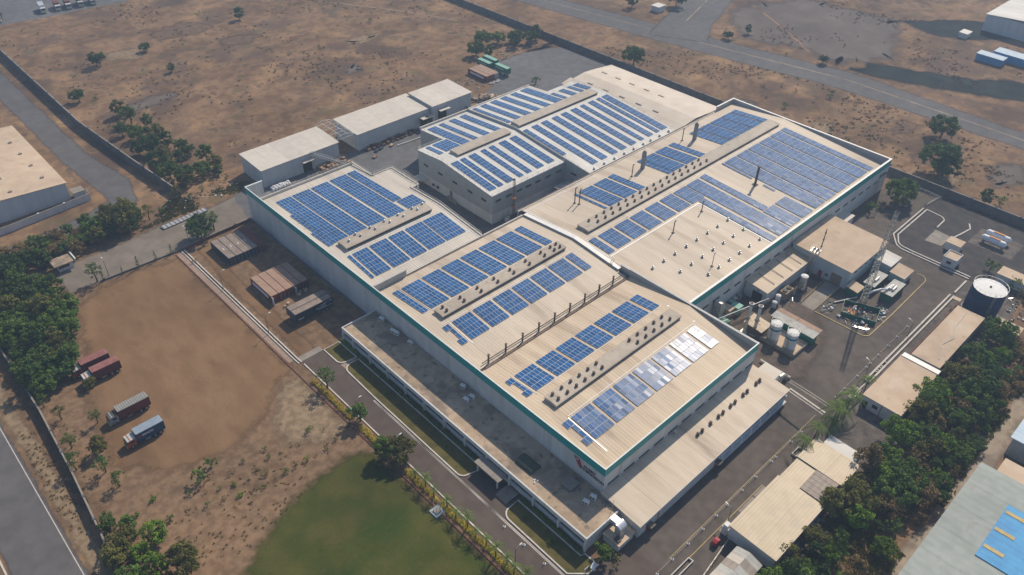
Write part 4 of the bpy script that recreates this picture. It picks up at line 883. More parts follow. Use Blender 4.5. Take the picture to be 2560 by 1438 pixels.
# pipes and stacks
def stack(name, label, x, y, z0, h, r, mat='steel_dark', cap=True, guys=False, group=None, cat='chimney'):
    t = thing(name, label, cat, (x, y, z0), 0, group)
    B().cyl((x, y, z0 - .1), (x, y, z0 + h), r, r*.92, 12).build('pipe', mat, t, smooth=False)
    B().box(x - r*2, x + r*2, y - r*2, y + r*2, z0 - .2, z0 + .15).build('base', mat, t)
    if cap:
        B().lathe([(r*.9, 0), (r*1.5, .0), (r*1.5, .12), (r*.9, .2)], (x, y, z0 + h - .25), 12).build('cap', mat, t)
    return t
def hook(name, label, x, y, z0, h, r=.16, group=None):
    t = thing(name, label, 'roof pipe', (x, y, z0), 0, group)
    B().cyl((x, y, z0 - .1), (x, y, z0 + h), r, r, 8).build('pipe', 'steel_dark', t)
    B().tube([(x, y, z0 + h), (x + .25, y, z0 + h + .2), (x + .7, y, z0 + h + .15)], r, 8).build('bent_outlet', 'steel_dark', t)
    B().box(x - .4, x + .4, y - .4, y + .4, z0 - .2, z0 + .12).build('base', 'steel_dark', t)
hook('exhaust_pipe', 'tall thin pipe of the twin pair by the gutter, farther from the panels', 73.8, 77.6, zr('B2', 77.6), 5.4, .17)
hook('exhaust_pipe', 'tall thin pipe of the twin pair by the gutter, next to the panels', 74.3, 76.1, zr('B2', 76.1), 5.2, .17)
hook('exhaust_pipe', 'bent thin pipe before the nearer square stack', 100.4, 76.0, zr('B2', 76), 4.3)
hook('exhaust_pipe', 'bent thin pipe before the farther square stack', 134.6, 80.6, zr('B2', 80.6), 4.5)
hook('exhaust_pipe', 'bent pipe standing on the bare tan roof near its white edge', 83.8, 46.0, zr('B2', 46), 4.0)
hook('exhaust_pipe', 'bent pipe at the inner corner of the white flashing', 100.1, 47.2, zr('B2', 47.2), 3.4)
hook('exhaust_pipe', 'thin pipe standing among the silver vents', 79.6, 28.6, zr('B2', 28.6), 4.4, .1)
stack('roof_stack', 'dark stack on the bare patch of the large far roof', 127.4, 45.1, zr('B2', 45.1), 7.0, .42)
for (x, y, nm) in ((107.6, 77.2, 'nearer'), (138.3, 77.9, 'farther')):
    z0 = zr('B2', y); t = thing('square_stack', f'{nm} tall grey square exhaust stack with pointed cap by the gutter', 'chimney', (x, y, z0))
    B().box(x - .55, x + .55, y - .55, y + .55, z0 - .2, z0 + 6.2).build('shaft', 'steel_grey', t)
    B().lathe([(.8, 0), (.4, .45), (.06, .7)], (x, y, z0 + 6.2), 4).build('cap', 'steel_grey', t)
    B().bar((x, y, z0 + 6.9), (x, y, z0 + 7.9), .08).build('spike', 'galv', t)
    lad = B()
    for s in (-.22, .22): lad.bar((x + .7, y + s, z0), (x + .7, y + s, z0 + 6.4), .05)
    for i in range(12): lad.bar((x + .7, y - .22, z0 + .5*i + .3), (x + .7, y + .22, z0 + .5*i + .3), .04)
    lad.build('ladder', 'steel_dark', t)
# row of posts with a pipe along the nearest valley
for i in range(9):
    x = 4.9 + 5.88*i
    t = thing('valley_post', f'{ORD[i]} ribbed brown post from the front along the nearest roof valley', 'post', (x, 42.55, 10.2), 0, 'posts along the valley')
    B().box(x - .16, x + .16, 42.4, 42.7, 10.1, 13.1).build('shaft', 'steel_dark', t)
    B().box(x - .26, x + .26, 42.3, 42.8, 12.95, 13.2).build('head', 'steel_dark', t)
    cl = B()
    for z in (10.9, 11.6, 12.3): cl.box(x - .24, x + .24, 42.32, 42.78, z, z + .12)
    cl.build('clamp', 'steel_dark', t)
B().cyl((3.2, 43.1, 10.85), (56.6, 43.1, 10.85), .13, n=8).build('valley_pipe', 'steel_dark', None, 'long thin brown pipe running behind the row of valley posts', 'pipe')
B().box(2.8, 57.5, 41.3, 41.62, 10.25, 10.55).build('valley_duct', 'rusty', None, 'dark flat duct lying in the nearest roof valley', 'duct')
# ---------------------------------------------------------------- low office block along the front
OF = thing('office_block', 'long low white office block with flat stained roof along the factory front', 'office', (-11.2, 40, 0))
B().box(-11.1, -.1, -5.4, 84, 4.0, 4.2).build('roof', 'annex_roof', OF)
B().box(-11.3, -10.95, -5.6, 84.1, 3.3, 4.62).build('fascia', 'wall_plain', OF)
B().box(-10.95, -.9, -5.6, -5.3, 3.3, 4.62).build('fascia', 'wall_plain', OF)
B().box(-10.95, -.1, 83.8, 84.1, 3.3, 4.62).build('fascia', 'wall_plain', OF)
B().box(-10.95, -10.7, -5.3, 83.8, 0, 1.15).build('wall', 'wall_plain', OF)
B().box(-10.7, -.9, -5.4, -5.3, 0, 3.3).build('wall', 'wall_plain', OF)
B().box(-10.7, -.1, 83.6, 83.8, 0, 3.3).build('wall', 'wall_plain', OF)
B().box(-11.45, -10.95, -5.3, 83.8, 1.95, 2.05).build('sunshade', 'wall_plain', OF)
ys = [-5.35 + 7.66*i for i in range(12)] + [83.6]
for y in ys: B().box(-11.55, -10.7, y - .22, y + .22, 0, 3.3).build('column', 'wall_plain', OF)
for a, b in zip(ys, ys[1:]):
    if 15 < a < 28 and b < 28: 
        pass
    w = B().box(-10.78, -10.72, a + .22, b - .22, 1.15, 1.25).build('window', 'frame_white', OF)
    for k in range(4):
        u = a + .22 + (b - a - .44)*k/4; v = a + .22 + (b - a - .44)*(k + 1)/4
        B().box(-10.76, -10.72, u + .05, v - .05, 1.25, 3.3).build('pane', 'glass', w)
B().box(-14.2, -11.3, 18.3, 26.4, 2.75, 3.0).build('entrance_canopy', 'concrete', OF)
for y in (19, 25.6): B().box(-13.9, -13.6, y - .15, y + .15, 0, 2.75).build('canopy_post', 'wall_plain', OF)
for k in range(3): B().box(-14.6 - .35*k, -11.4, 14.4, 18.0, .0, .36 - .12*k).build('step', 'concrete', OF)
# things on the office roof
def ac_unit(x, y, z, rz, label):
    t = thing('air_conditioner', label, 'air conditioner', (x, y, z), rz)
    B().box(-.45, .45, -.7, .7, .1, 1.15).build('casing', 'frame_white', t, local=True)
    B().cyl((-.452, -.3, .62), (-.47, -.3, .62), .33, n=14).build('fan_grille', 'frame_dark', t, local=True)
    B().box(-.462, -.452, .15, .6, .3, .95).build('coil_grille', 'frame_dark', t, local=True)
    for y0 in (-.55, .45): B().box(-.4, .4, y0, y0 + .1, 0, .1).build('foot', 'frame_dark', t, local=True)
for (x, y, l) in ((-1.6, 44.9, 'white air conditioner alone by the wall on the office roof'), (-4.0, 40.9, 'white air conditioner of the middle pair, farther from the wall'), (-2.3, 40.7, 'white air conditioner of the middle pair, closer to the wall'),
                  (-4.6, .7, 'white air conditioner of the near pair, farther from the wall'), (-2.5, .5, 'white air conditioner of the near pair, closer to the wall'),
                  (-1.3, 79.4, 'white air conditioner at the far end of the office roof'), (-2.0, 73.4, 'white air conditioner of the far pair, farther along the wall'), (-1.8, 72.0, 'white air conditioner of the far pair, nearer along the wall'), (-1.4, 66.5, 'white round fronted air conditioner against the factory wall')):
    ac_unit(x, y, 4.2, 0.25, l)
tt = thing('roof_tarpaulin', 'dark green arched tarpaulin shelter on the office roof', 'shelter', (-6.2, 16.8, 4.2))
pf = [(-6.4 + 1.75*math.cos(math.pi*i/10), 4.2 + 1.1*math.sin(math.pi*i/10)) for i in range(11)]
B().prism(pf, 14.2, 19.2, 'y').build('cover', 'tarp_green', tt)
B().prism([(x*1.0, z + .03) for x, z in pf], 16.6, 16.75, 'y').build('strap', 'frame_dark', tt)
hh = thing('roof_hatch', 'square concrete hatch box on the office roof near the lettering', 'hatch', (-3.4, 6.4, 4.2))
B().box(-5.0, -2.0, 5.0, 7.8, 4.2, 4.75).build('box', 'concrete_dark', hh); B().box(-5.1, -1.9, 4.9, 7.9, 4.75, 4.85).build('lid', 'concrete', hh)
for i, (x, y) in enumerate(((-8.4, 12.6), (-8.9, 12.2), (-8.0, 12.0))): B().cbox((x, y, 4.32), .5, .35, .24, .4*i).build('roof_rubble', 'bag_white', None, 'white rubble scrap lying on the sunny edge of the office roof', 'rubble', 'white scraps on the office roof')
rg = random.Random(3)
for i in range(9): B().cbox((-.9 - rg.random()*1.2, -3.8 + rg.random()*2.4, 4.3), rg.uniform(.2, .5), rg.uniform(.2, .4), .2, rg.random()*3).build('roof_rubble', 'concrete', None, 'grey rubble lump in the dark corner of the office roof', 'rubble', 'rubble in the office roof corner')
B().cyl((-1.9, -4.3, 4.2), (-1.7, -4.4, 8.0), .05, n=6).build('roof_pole', 'galv_pale', None, 'thin pale pole at the near corner of the office roof', 'pole')
# ---------------------------------------------------------------- lean-to along the side wall
L1 = thing('side_annex', 'long tan roofed lean-to along the factory side wall', 'annex', (29, -5.5, 0))
pr = [(-11.2, 4.62), (-.02, 5.5), (-.02, 5.35), (-11.2, 4.47)]
B().prism(pr, -.9, 26.8).build('roof', 'roof_annex', L1); B().prism([(y, z - .06) for y, z in pr], 26.8, 58.4).build('roof', 'roof_annex', L1)
B().box(-.5, 58.0, -10.9, -10.6, 0, 4.4).build('wall', 'wall_white_x', L1)
B().prism([(-10.6, 0), (-.02, 0), (-.02, 5.3), (-10.6, 4.45)], -.5, -.2).build('end_wall', 'wall_white', L1)
B().prism([(-10.6, 0), (-.02, 0), (-.02, 5.3), (-10.6, 4.40)], 57.7, 58.0).build('end_wall', 'wall_back', L1)
B().box(-.9, 58.4, -11.35, -11.2, 4.42, 4.6).build('eave_gutter', 'roof_shed', L1)
B().box(26.5, 27.1, -11.2, -.1, 5.0, 5.05) 
B().box(8.2, 27.2, -11.0, -10.905, .3, 3.1).build('wall_panel', 'wall_shed', L1)
for x in range(29, 57, 4):
    pts = [(x, -10.95, 3.9), (x, -11.5, 3.6), (x, -11.75, 2.6), (x, -11.6, 1.6), (x, -11.0, 1.2)]
    B().tube(pts, .14, 7).build('duct_bow', 'tank_white', L1)
B().box(28, 57.6, -11.7, -10.9, .8, 1.1).build('cable_ledge', 'wall_shed', L1); B().box(28, 57.6, -11.4, -10.9, 2.9, 3.1).build('cable_ledge', 'wall_shed', L1)
for x, in ((2.2,), (27.2,)):
    B().box(x - .2, x + 1.4, -12.4, -10.95, 2.35, 2.45).build('door_hood', 'concrete_dark', L1)
    B().box(x, x + 1.1, -10.97, -10.91, 0, 2.2).build('door', 'red_paint', L1)
for x in (6.2, 50): B().cyl((x, -11.05, 0), (x, -11.05, 4.4), .07, n=6).build('downpipe', 'red_paint', L1)
vents(VR, [(x, -4.6, 5.2) for i, x in enumerate((28.5, 30.3, 33.6, 36.9, 38.8, 42.0, 43.9, 47.4, 49.2, 53.2, 54.8))], 'dark vent from the near end along the lean-to roof', 'vents on the lean-to')
fl = thing('wall_floodlight', 'small grey floodlight hung on the side wall above the lean-to', 'lamp', (24.6, -.2, 6.0))
B().box(24.2, 25.0, -1.1, -.5, 5.9, 6.3).build('lamp_head', 'galv', fl); B().bar((24.6, -.5, 6.1), (24.6, 0, 6.2), .08).build('bracket', 'galv', fl)
# rooftop style air handler on its slab beside the office end
hv = thing('air_handler', 'silver ducted air handler on a raised concrete slab by the office end', 'air handler', (-3.4, -8.0, 0))
B().box(-6.2, -1.2, -10.2, -6.1, 0, 2.2).build('plinth', 'wall_plain', hv); B().box(-6.5, -1.0, -10.6, -5.9, 2.2, 2.45).build('slab', 'roof_slab', hv)
B().box(-4.6, -2.4, -9.2, -7.6, 2.45, 4.2).build('casing', 'galv', hv)
pf = [(-7.6, 4.2), (-9.2, 4.2)] + [(-7.6 - 1.6*math.cos(math.pi/2*i/6), 4.2 + 1.2*math.sin(math.pi/2*i/6)) for i in range(7)]
B().prism(pf, -4.6, -2.4).build('duct_elbow', 'silver', hv); B().box(-4.3, -2.7, -7.6, -5.7, 4.3, 5.4).build('duct', 'silver', hv)
B().box(-6.0, -4.9, -9.9, -8.6, 2.45, 2.9).build('motor', 'steel_dark', hv)

# ---------------------------------------------------------------- sheds behind
def shed(name, label, x0, x1, y0, y1, h, roof='roof_shed', wallm='wall_shed', drop=.5, white=1.6, over=.35, extra=None):
    t = thing(name, label, 'shed', ((x0 + x1)/2, (y0 + y1)/2, 0))
    B().box(x0, x1, y0, y0 + .2, white, h - .12 - (drop if drop < 0 else 0)*0).build('wall', wallm, t)
    B().box(x0, x1, y1 - .2, y1, 0, h - .2).build('wall', wallm, t)
    for xa in (x0, x1 - .2): B().prism([(y0 + .2, white), (y1 - .2, white), (y1 - .2, h + drop - .16), (y0 + .2, h - .14)], xa, xa + .2).build('wall', 'wall_white', t)
    if white:
        B().box(x0 - .06, x1 + .06, y0 - .06, y0 + .2, 0, white).build('base_wall', 'wall_plain', t)
        for xa in (x0 - .06, x1 - .2): B().box(xa, xa + .26, y0 + .2, y1 - .2, 0, white).build('base_wall', 'wall_plain', t)
    B().prism([(y0 - over, h - .02), (y1 + over, h + drop), (y1 + over, h + drop - .14), (y0 - over, h - .16)], x0 - over, x1 + over).build('roof', roof, t)
    B().box(x0 - over, x1 + over, y0 - over - .14, y0 - over, h - .2, h - .04).build('eave_trim', 'roof_cream', t)
    return t
s1 = shed('storage_shed', 'long pale storage shed nearest the entrance road behind the factory', 13.2, 44.6, 169.4, 184, 7.0)
B().box(29.2, 32.8, 169.25, 169.33, 0, 4.2).build('doorway', 'dark_opening', s1); B().box(28.6, 33.2, 167.4, 169.3, 4.6, 4.75).build('door_hood', 'roof_shed', s1)
s2 = shed('storage_shed', 'longest pale storage shed with pallets stacked against it', 53.4, 88.0, 169.6, 185, 7.0)
B().box(83.0, 86.0, 169.45, 169.53, 0, 3.6).build('doorway', 'dark_opening', s2); B().box(82.2, 88.2, 166.4, 169.5, 4.4, 4.6).build('door_hood', 'roof_shed', s2)
B().box(87.2, 88.0, 166.6, 169.5, 0, 4.4).build('porch_wall', 'wall_plain', s2); B().box(84.5, 86, 169.40, 169.44, 2.8, 3.4).build('notice_board', 'green_container', s2)
s3 = shed('storage_shed', 'taller pale storage shed at the far end with an orange barrier', 88.3, 108.6, 168.0, 183, 8.0, white=0)
B().box(91, 95.2, 167.85, 167.93, 0, 5.4).build('doorway', 'dark_opening', s3); B().box(90.6, 95.8, 165.6, 167.9, 5.7, 5.85).build('door_hood', 'roof_shed', s3)
railing(s3, [(90.8, 167.0, 0), (97.4, 167.0, 0)], 1.3, 1.6, 'orange', 'barrier')
fr = thing('steel_frame', 'open white steel truss frame between two storage sheds', 'frame', (49, 178, 0))
for y in (171, 176, 181, 185.5):
    b = B(); ar = [(44.8 + 8.4*i/10, y, 6.9 + 1.3*math.sin(math.pi*i/10)) for i in range(11)]
    b.tube(ar, .09, 5); b.bar((44.8, y, 6.7), (53.2, y, 6.7), .12)
    for i in range(1, 10, 2): b.bar((ar[i][0], y, 6.7), ar[i], .06)
    b.build('truss', 'pipe_white', fr)
for x in (45.2, 47.6, 50.2, 52.8): B().bar((x, 171, 7.0 + .9*math.sin(math.pi*(x - 44.8)/8.4)), (x, 185.5, 7.0 + .9*math.sin(math.pi*(x - 44.8)/8.4)), .10).build('purlin', 'pipe_white', fr)
for x in (45.0, 53.0):
    for y in (171, 185.5): B().bar((x, y, 0), (x, y, 6.8), .16).build('post', 'pipe_white', fr)
gb = thing('pipe_bridge', 'grey lattice pipe bridge from the storage shed to the factory roof', 'pipe bridge', (33, 162, 0))
b = B()
for dx in (-.55, .55):
    for z in (6.2, 7.2): b.bar((33.2 + dx, 169.2, z), (34.2 + dx, 148, z + 4.0), .12)
    for i in range(14):
        t0, t1 = i/14, (i + 1)/14
        b.bar((33.2 + dx + t0, 169.2 - 21.2*t0, 6.2 + 4*t0), (33.2 + dx + t1, 169.2 - 21.2*t1, 7.2 + 4*t1), .07)
for i in range(15):
    t0 = i/14
    b.bar((32.65 + t0, 169.2 - 21.2*t0, 6.2 + 4*t0), (33.75 + t0, 169.2 - 21.2*t0, 6.2 + 4*t0), .07); b.bar((32.65 + t0, 169.2 - 21.2*t0, 7.2 + 4*t0), (33.75 + t0, 169.2 - 21.2*t0, 7.2 + 4*t0), .07)
b.build('truss', 'galv', gb)
for x in (32.4, 33.8):
    for y in (166.2, 167.2): B().bar((x, y, 0), (x, y, 6.5), .18).build('post', 'galv', gb)
# pallets, crates, bags
pm = B()
for k in range(6): pm.box(-.6, .6, -.5, .5, .15*k + .05, .15*k + .13); [pm.box(-.6, .6, yy, yy + .09, .15*k, .15*k + .05) for yy in (-.5, -.05, .41)]
PLm = [pm.mesh('pallet_stack', 'wood'), pm.mesh('pallet_stack', 'wood_dark')]
rg = random.Random(8); n = 0
for i in range(15):
    inst(PLm[1 if i % 4 else 0], 'pallet_stack', (55.6 + 1.62*i, 168.6 + rg.uniform(-.3, .3), 0), None, (0, 0, rg.uniform(-.2, .2)), (1, 1, rg.uniform(.7, 1.5)), label=f'{ORD[i]} brown pallet stack in the row against the longest storage shed', cat='pallets', group='pallet stacks along the longest shed')
for i in range(11):
    inst(PLm[1 if i % 4 else 0], 'pallet_stack', (56.4 + 2.2*i, 167.1 + rg.uniform(-.3, .3), 0), None, (0, 0, rg.uniform(-.2, .2)), (1, 1, rg.uniform(.5, 1.1)), label=f'{ORD[i]} brown pallet stack of the outer row before the longest storage shed', cat='pallets', group='outer pallet stacks along the longest shed')
for i in range(24):
    inst(PLm[i % 3 == 0], 'pallet_stack', (34.6 + 1.5*(i % 8) + rg.uniform(-.2, .2), 168.2 - 1.9*(i//8) + rg.uniform(-.3, .3), 0), None, (0, 0, rg.uniform(-.3, .3)), (1.1, 1.1, rg.uniform(.9, 2.1)), label=f'{ORD[i % 8]} wooden pallet stack beside the lattice pipe bridge, {("wall row", "middle row", "outer row")[i//8]}', cat='pallets', group='pallet stacks by the pipe bridge')
cm = B(); cm.box(-.6, .6, -.5, .5, 0, .8)
for yy in (-.52, .5): [cm.box(x, x + .1, yy, yy + .02, 0, .8) for x in (-.6, -.05, .5)]
CRm = cm.mesh('crate', 'card')
for i in range(46):
    a = rg.random(); inst(CRm, 'crate', (112.5 + 11*a + rg.uniform(-.8, .8), 176 - 7.5*a*.9 + rg.uniform(-2.2, 2.2), rg.uniform(0, 1.3)), None, (rg.uniform(-.7, .7), rg.uniform(-.7, .7), rg.uniform(0, 3)), [rg.uniform(.7, 1.5)]*3, label='pale broken crate in the heap beside the tallest storage shed', cat='crate', group='heap of broken crates')
bgm = []
for k in range(3):
    bb = B(); r2 = random.Random(k + 20)
    bb.lathe([(.001, .0), (.55, .02), (.68, .3), (.62, .7), (.42, .95), (.1, 1.02), (.001, 1.02)], n=9)
    bb.v = [(x*r2.uniform(.85, 1.15), y*r2.uniform(.85, 1.15), z*r2.uniform(.9, 1.1)) for x, y, z in bb.v]; bgm.append(bb.mesh('bulk_bag', 'bag_white', True))
for i in range(14): inst(bgm[i % 3], 'bulk_bag', (14.6 + 1.05*(i % 7) + rg.uniform(-.2, .2), 166.8 - 1.2*(i//7), 0), None, (0, 0, rg.uniform(0, 3)), [rg.uniform(.9, 1.25)]*3, label='white bulk bag piled at the corner of the nearest storage shed', cat='bag', group='white bags by the storage shed')
for i in range(5): inst(bgm[i % 3], 'bulk_bag', (131.8 + 1.2*i, 181.6 - .5*(i % 2), 0), None, (0, 0, rg.uniform(0, 3)), [.8, .9, .6], label='white bag dumped at the foot of the red rear containers', cat='bag', group='white bags by the rear containers')
for i, (x, y, m) in enumerate(((58.2, 164.8, 'cont_navy'), (60.6, 165.4, 'cont_navy'), (65, 164.6, 'wood'), (54.8, 161.4, 'wood'))): 
    t = thing('loading_cart', ('dark low cart parked before the pallets', 'dark low cart parked second before the pallets', 'flat wooden cart alone on the yard', 'wooden cart nearest the pipe bridge on the yard')[i], 'cart', (x, y, 0), .4)
    B().box(-1, 1, -.6, .6, .3, .62).build('bed', m, t, local=True); B().bar((1, 0, .5), (1.5, 0, 1.1), .06).build('handle', 'steel_dark', t, local=True)
    for a, b_ in ((-.7, -.5), (.7, -.5), (-.7, .5), (.7, .5)): B().cyl((a, b_ - .06, .15), (a, b_ + .06, .15), .15, n=8).build('wheel', 'rubber', t, local=True)
B().strip([(66.5, 163), (77.8, 162.2)], .22, .2, .5).build('pipe_rack', 'pipe_white', None, 'low white pipe rack lying on the yard before the grey hall', 'pipe rack')

# ---------------------------------------------------------------- shipping containers
def container(label, x, y, z, L=12.19, Wd=2.44, H=2.6, rz=0.0, body='cont_navy', roof='cont_roof', group=None, doors=True, text=None, stripe=False):
    t = thing('shipping_container', label, 'container', (x, y, z), rz, group)
    b = B(); n = int(L/.42)
    for s in (-1, 1):
        pts = []
        for i in range(n + 1): pts.append((-L/2 + .1 + (L - .2)*i/n, s*(Wd/2 - (.06 if (i//2) % 2 else .01))))
        for (a, c) in zip(pts, pts[1:]): b.poly([(a[0], a[1], .14), (c[0], c[1], .14), (c[0], c[1], H - .1), (a[0], a[1], H - .1)])
    b.box(-L/2 + .05, L/2 - .05, -Wd/2 + .08, Wd/2 - .08, .1, H - .1)
    b.build('body', body, t, local=True)
    fr = B()
    for sx in (-1, 1):
        for sy in (-1, 1): fr.box(sx*L/2 - (.16 if sx > 0 else 0), sx*L/2 + (.16 if sx < 0 else 0), sy*Wd/2 - (.16 if sy > 0 else 0), sy*Wd/2 + (.16 if sy < 0 else 0), 0, H)
    for sy in (-1, 1):
        yy = sy*Wd/2; fr.box(-L/2 + .16, L/2 - .16, min(yy, yy - sy*.12), max(yy, yy - sy*.12), 0, .14); fr.box(-L/2 + .16, L/2 - .16, min(yy, yy - sy*.1), max(yy, yy - sy*.1), H - .1, H)
    fr.build('frame', body, t, local=True)
    B().box(-L/2 + .17, L/2 - .17, -Wd/2 + .11, Wd/2 - .11, H - .1, H - .02).build('roof', roof, t, local=True)
    if stripe: B().box(-.9, .3, -.12, .12, H - .02, H + .01).build('roof_mark', 'logo_white', t, local=True)
    if doors:
        for sy in (-1, 1):
            d = B().box(-L/2 - .03, -L/2 + .05, min(sy*.02, sy*(Wd/2 - .1)), max(sy*.02, sy*(Wd/2 - .1)), .16, H - .14).build('door', body, t, local=True)
            lk = B()
            for q in (.35, .8): lk.bar((-L/2 - .06, sy*q, .2), (-L/2 - .06, sy*q, H - .2), .045)
            lk.build('lock_rod', 'galv', d, local=True)
    if text:
        for s, sz, mt, px, pz, in text: 
            o = bpy.data.objects.new('lettering', text_mesh(s, sz, mt, 'lettering')); COL.objects.link(o); o.parent = t
            o.matrix_local = Matrix.Translation((px, -Wd/2 - .02, pz)) @ FACE_Y
    return t
for i in range(5):
    container(f'{O[i]} container from the drive in the row of five, nearest the entrance road', -16.45 + 2.47*i, 141.8, 0, rz=-math.pi/2 + math.pi, body='cont_navy' if i < 4 else 'cont_red', roof='cont_roof' if i < 4 else 'cont_red', group='row of five containers', doors=True, stripe=i < 4)
for i in range(5):
    container(f'{O[i]} container from the drive in the middle row with open ends', -16.4 + 2.47*i, 116.9, 0, rz=math.pi/2, body='cont_red', roof='cont_roof_tan', group='middle row of containers', doors=(i in (1, 2)))
for i, (x, w2) in enumerate(((-16.4, .5), (-9.0, .4), (-6.5, .4))):
    t = thing('open_door', ('white container door swung open at the drive side of the middle row', 'grey container door swung open in the middle row', 'dark container door swung open at the wall side of the middle row')[i], 'door', (x - 1.1, 110.7, .2), .15*i)
    B().box(-.05, .05, -1.15, 0, 0, 2.3).build('leaf', ('frame_white', 'cab_teal', 'cont_navy')[i], t, local=True); B().box(-.09, -.05, -.6, -.55, .1, 2.2).build('lock_rod', 'galv', t, local=True)
B().box(-17.75, -17.66, 112.5, 121.5, 1.0, 2.0).build('side_banner', 'tank_white', None, 'long white strip along the side of the middle container row', 'banner')
for i in range(16): inst(CRm, 'crate', (-9.6 + rg.uniform(-1, 2.6), 109.6 + rg.uniform(-.9, .6), rg.uniform(0, .4)), None, (rg.uniform(-.4, .4), rg.uniform(-.4, .4), rg.uniform(0, 3)), [rg.uniform(.35, .7)]*3, label='grey waste carton spilling from the open middle containers', cat='carton', group='waste cartons by the containers')
for i, (x, y) in enumerate(((-15.6, 107.2), (-14.2, 107.8))): inst(CRm, 'crate', (x, y, 0), None, (0, 0, .4*i + .2), (.6, .6, .6), label=('tan carton on the soil nearer the drive', 'tan carton on the soil nearer the containers')[i], cat='carton')
for i in range(2):
    y = 98.8 + 2.5*i
    t = container(('navy trailer container with white logo, nearer of the parked pair', 'navy trailer container behind its lettered twin')[i], -11.5, y, 1.3, body='cont_navy', roof='cont_roof', group='pair of parked trailers',
                  text=[('VENTURES', .72, 'logo_white', 0.4, .75)] if i == 0 else None)
    if i == 0:
        for (xa, xb, za, zb_) in ((1.4, 4.2, .45, .58), (-5.3, -3.5, .35, .6), (4.9, 5.7, 1.9, 2.1), (4.3, 6.0, .5, .56)): B().box(xa, xb, -1.26, -1.235, za, zb_).build('white_marking', 'logo_white', t, local=True)
        B().prism([(1.6, 1.55), (4.6, 2.2), (3.2, 1.75), (4.0, 1.65)], -1.26, -1.235, 'y').build('logo_swoosh', 'logo_white', t, local=True)
    ch = B()
    for yy in (-.5, .4): ch.box(-6, 6, yy, yy + .12, -.25, .0)
    for xx in (-5, -2, 1, 4): ch.box(xx, xx + .14, -1.1, 1.1, -.15, -.02)
    ch.build('chassis', 'black_paint', t, local=True)
    for xx in (2.6, 3.9, 5.2):
        for yy in (-1.15, .85):
            w = B().cyl((xx, yy, -.82), (xx, yy + .3, -.82), .48, n=14).build('wheel', 'rubber', t, local=True); B().cyl((xx, yy - .01, -.82), (xx, yy + .31, -.82), .25, n=10).build('rim', 'galv', w, local=True)
    for yy in (-.8, .7): B().bar((-3.5, yy, -1.3), (-3.5, yy, 0), .16).build('landing_leg', 'steel_dark', t, local=True)
container('twin red and white container nearest the storage sheds, tan roof', 133.0, 190.4, 0, L=12.4, rz=math.pi/2, body='cont_red', roof='cont_roof_tan', group='rear containers')
container('second tan roofed container of the rear cluster', 135.5, 190.4, 0, L=12.4, rz=math.pi/2, body='cont_red', roof='cont_roof_tan', group='rear containers')
container('third tan roofed container with pale doors in the rear cluster', 138.0, 190.4, 0, L=12.4, rz=math.pi/2, body='galv', roof='cont_roof_tan', group='rear containers')
B().box(131.68, 131.77, 186, 195, .9, 1.9).build('side_banner', 'tank_white', None, 'white strip along the side of the rear red container', 'banner')
container('green container at the back of the rear cluster, nearer one', 142.0, 196.6, .9, L=8.4, rz=-math.pi/2, body='green_container', roof='mint', group='rear green containers', text=[('EVERGREEN', .95, 'logo_white', -3.2, 1.3)])
container('green container at the very back of the rear cluster', 146.4, 197.4, .9, L=8.4, rz=-math.pi/2, body='green_container', roof='mint', group='rear green containers', text=[('EVERGREEN', .95, 'logo_white', -3.2, 1.3)])
t = container('green lettered container standing out in front of the rear cluster', 143.6, 186.4, 1.2, L=8.4, rz=-math.pi/2, body='green_container', roof='mint', group='rear green containers', text=[('EVERGREEN', .95, 'logo_white', -3.2, 1.3)])
B().box(-4, 4, -.9, .9, -.2, 0).build('chassis', 'black_paint', t, local=True)
for xx in (-3, -1.8, 2.5):
    for yy in (-1.1, .8): B().cyl((xx, yy, -.7), (xx, yy + .3, -.7), .48, n=12).build('wheel', 'rubber', t, local=True)

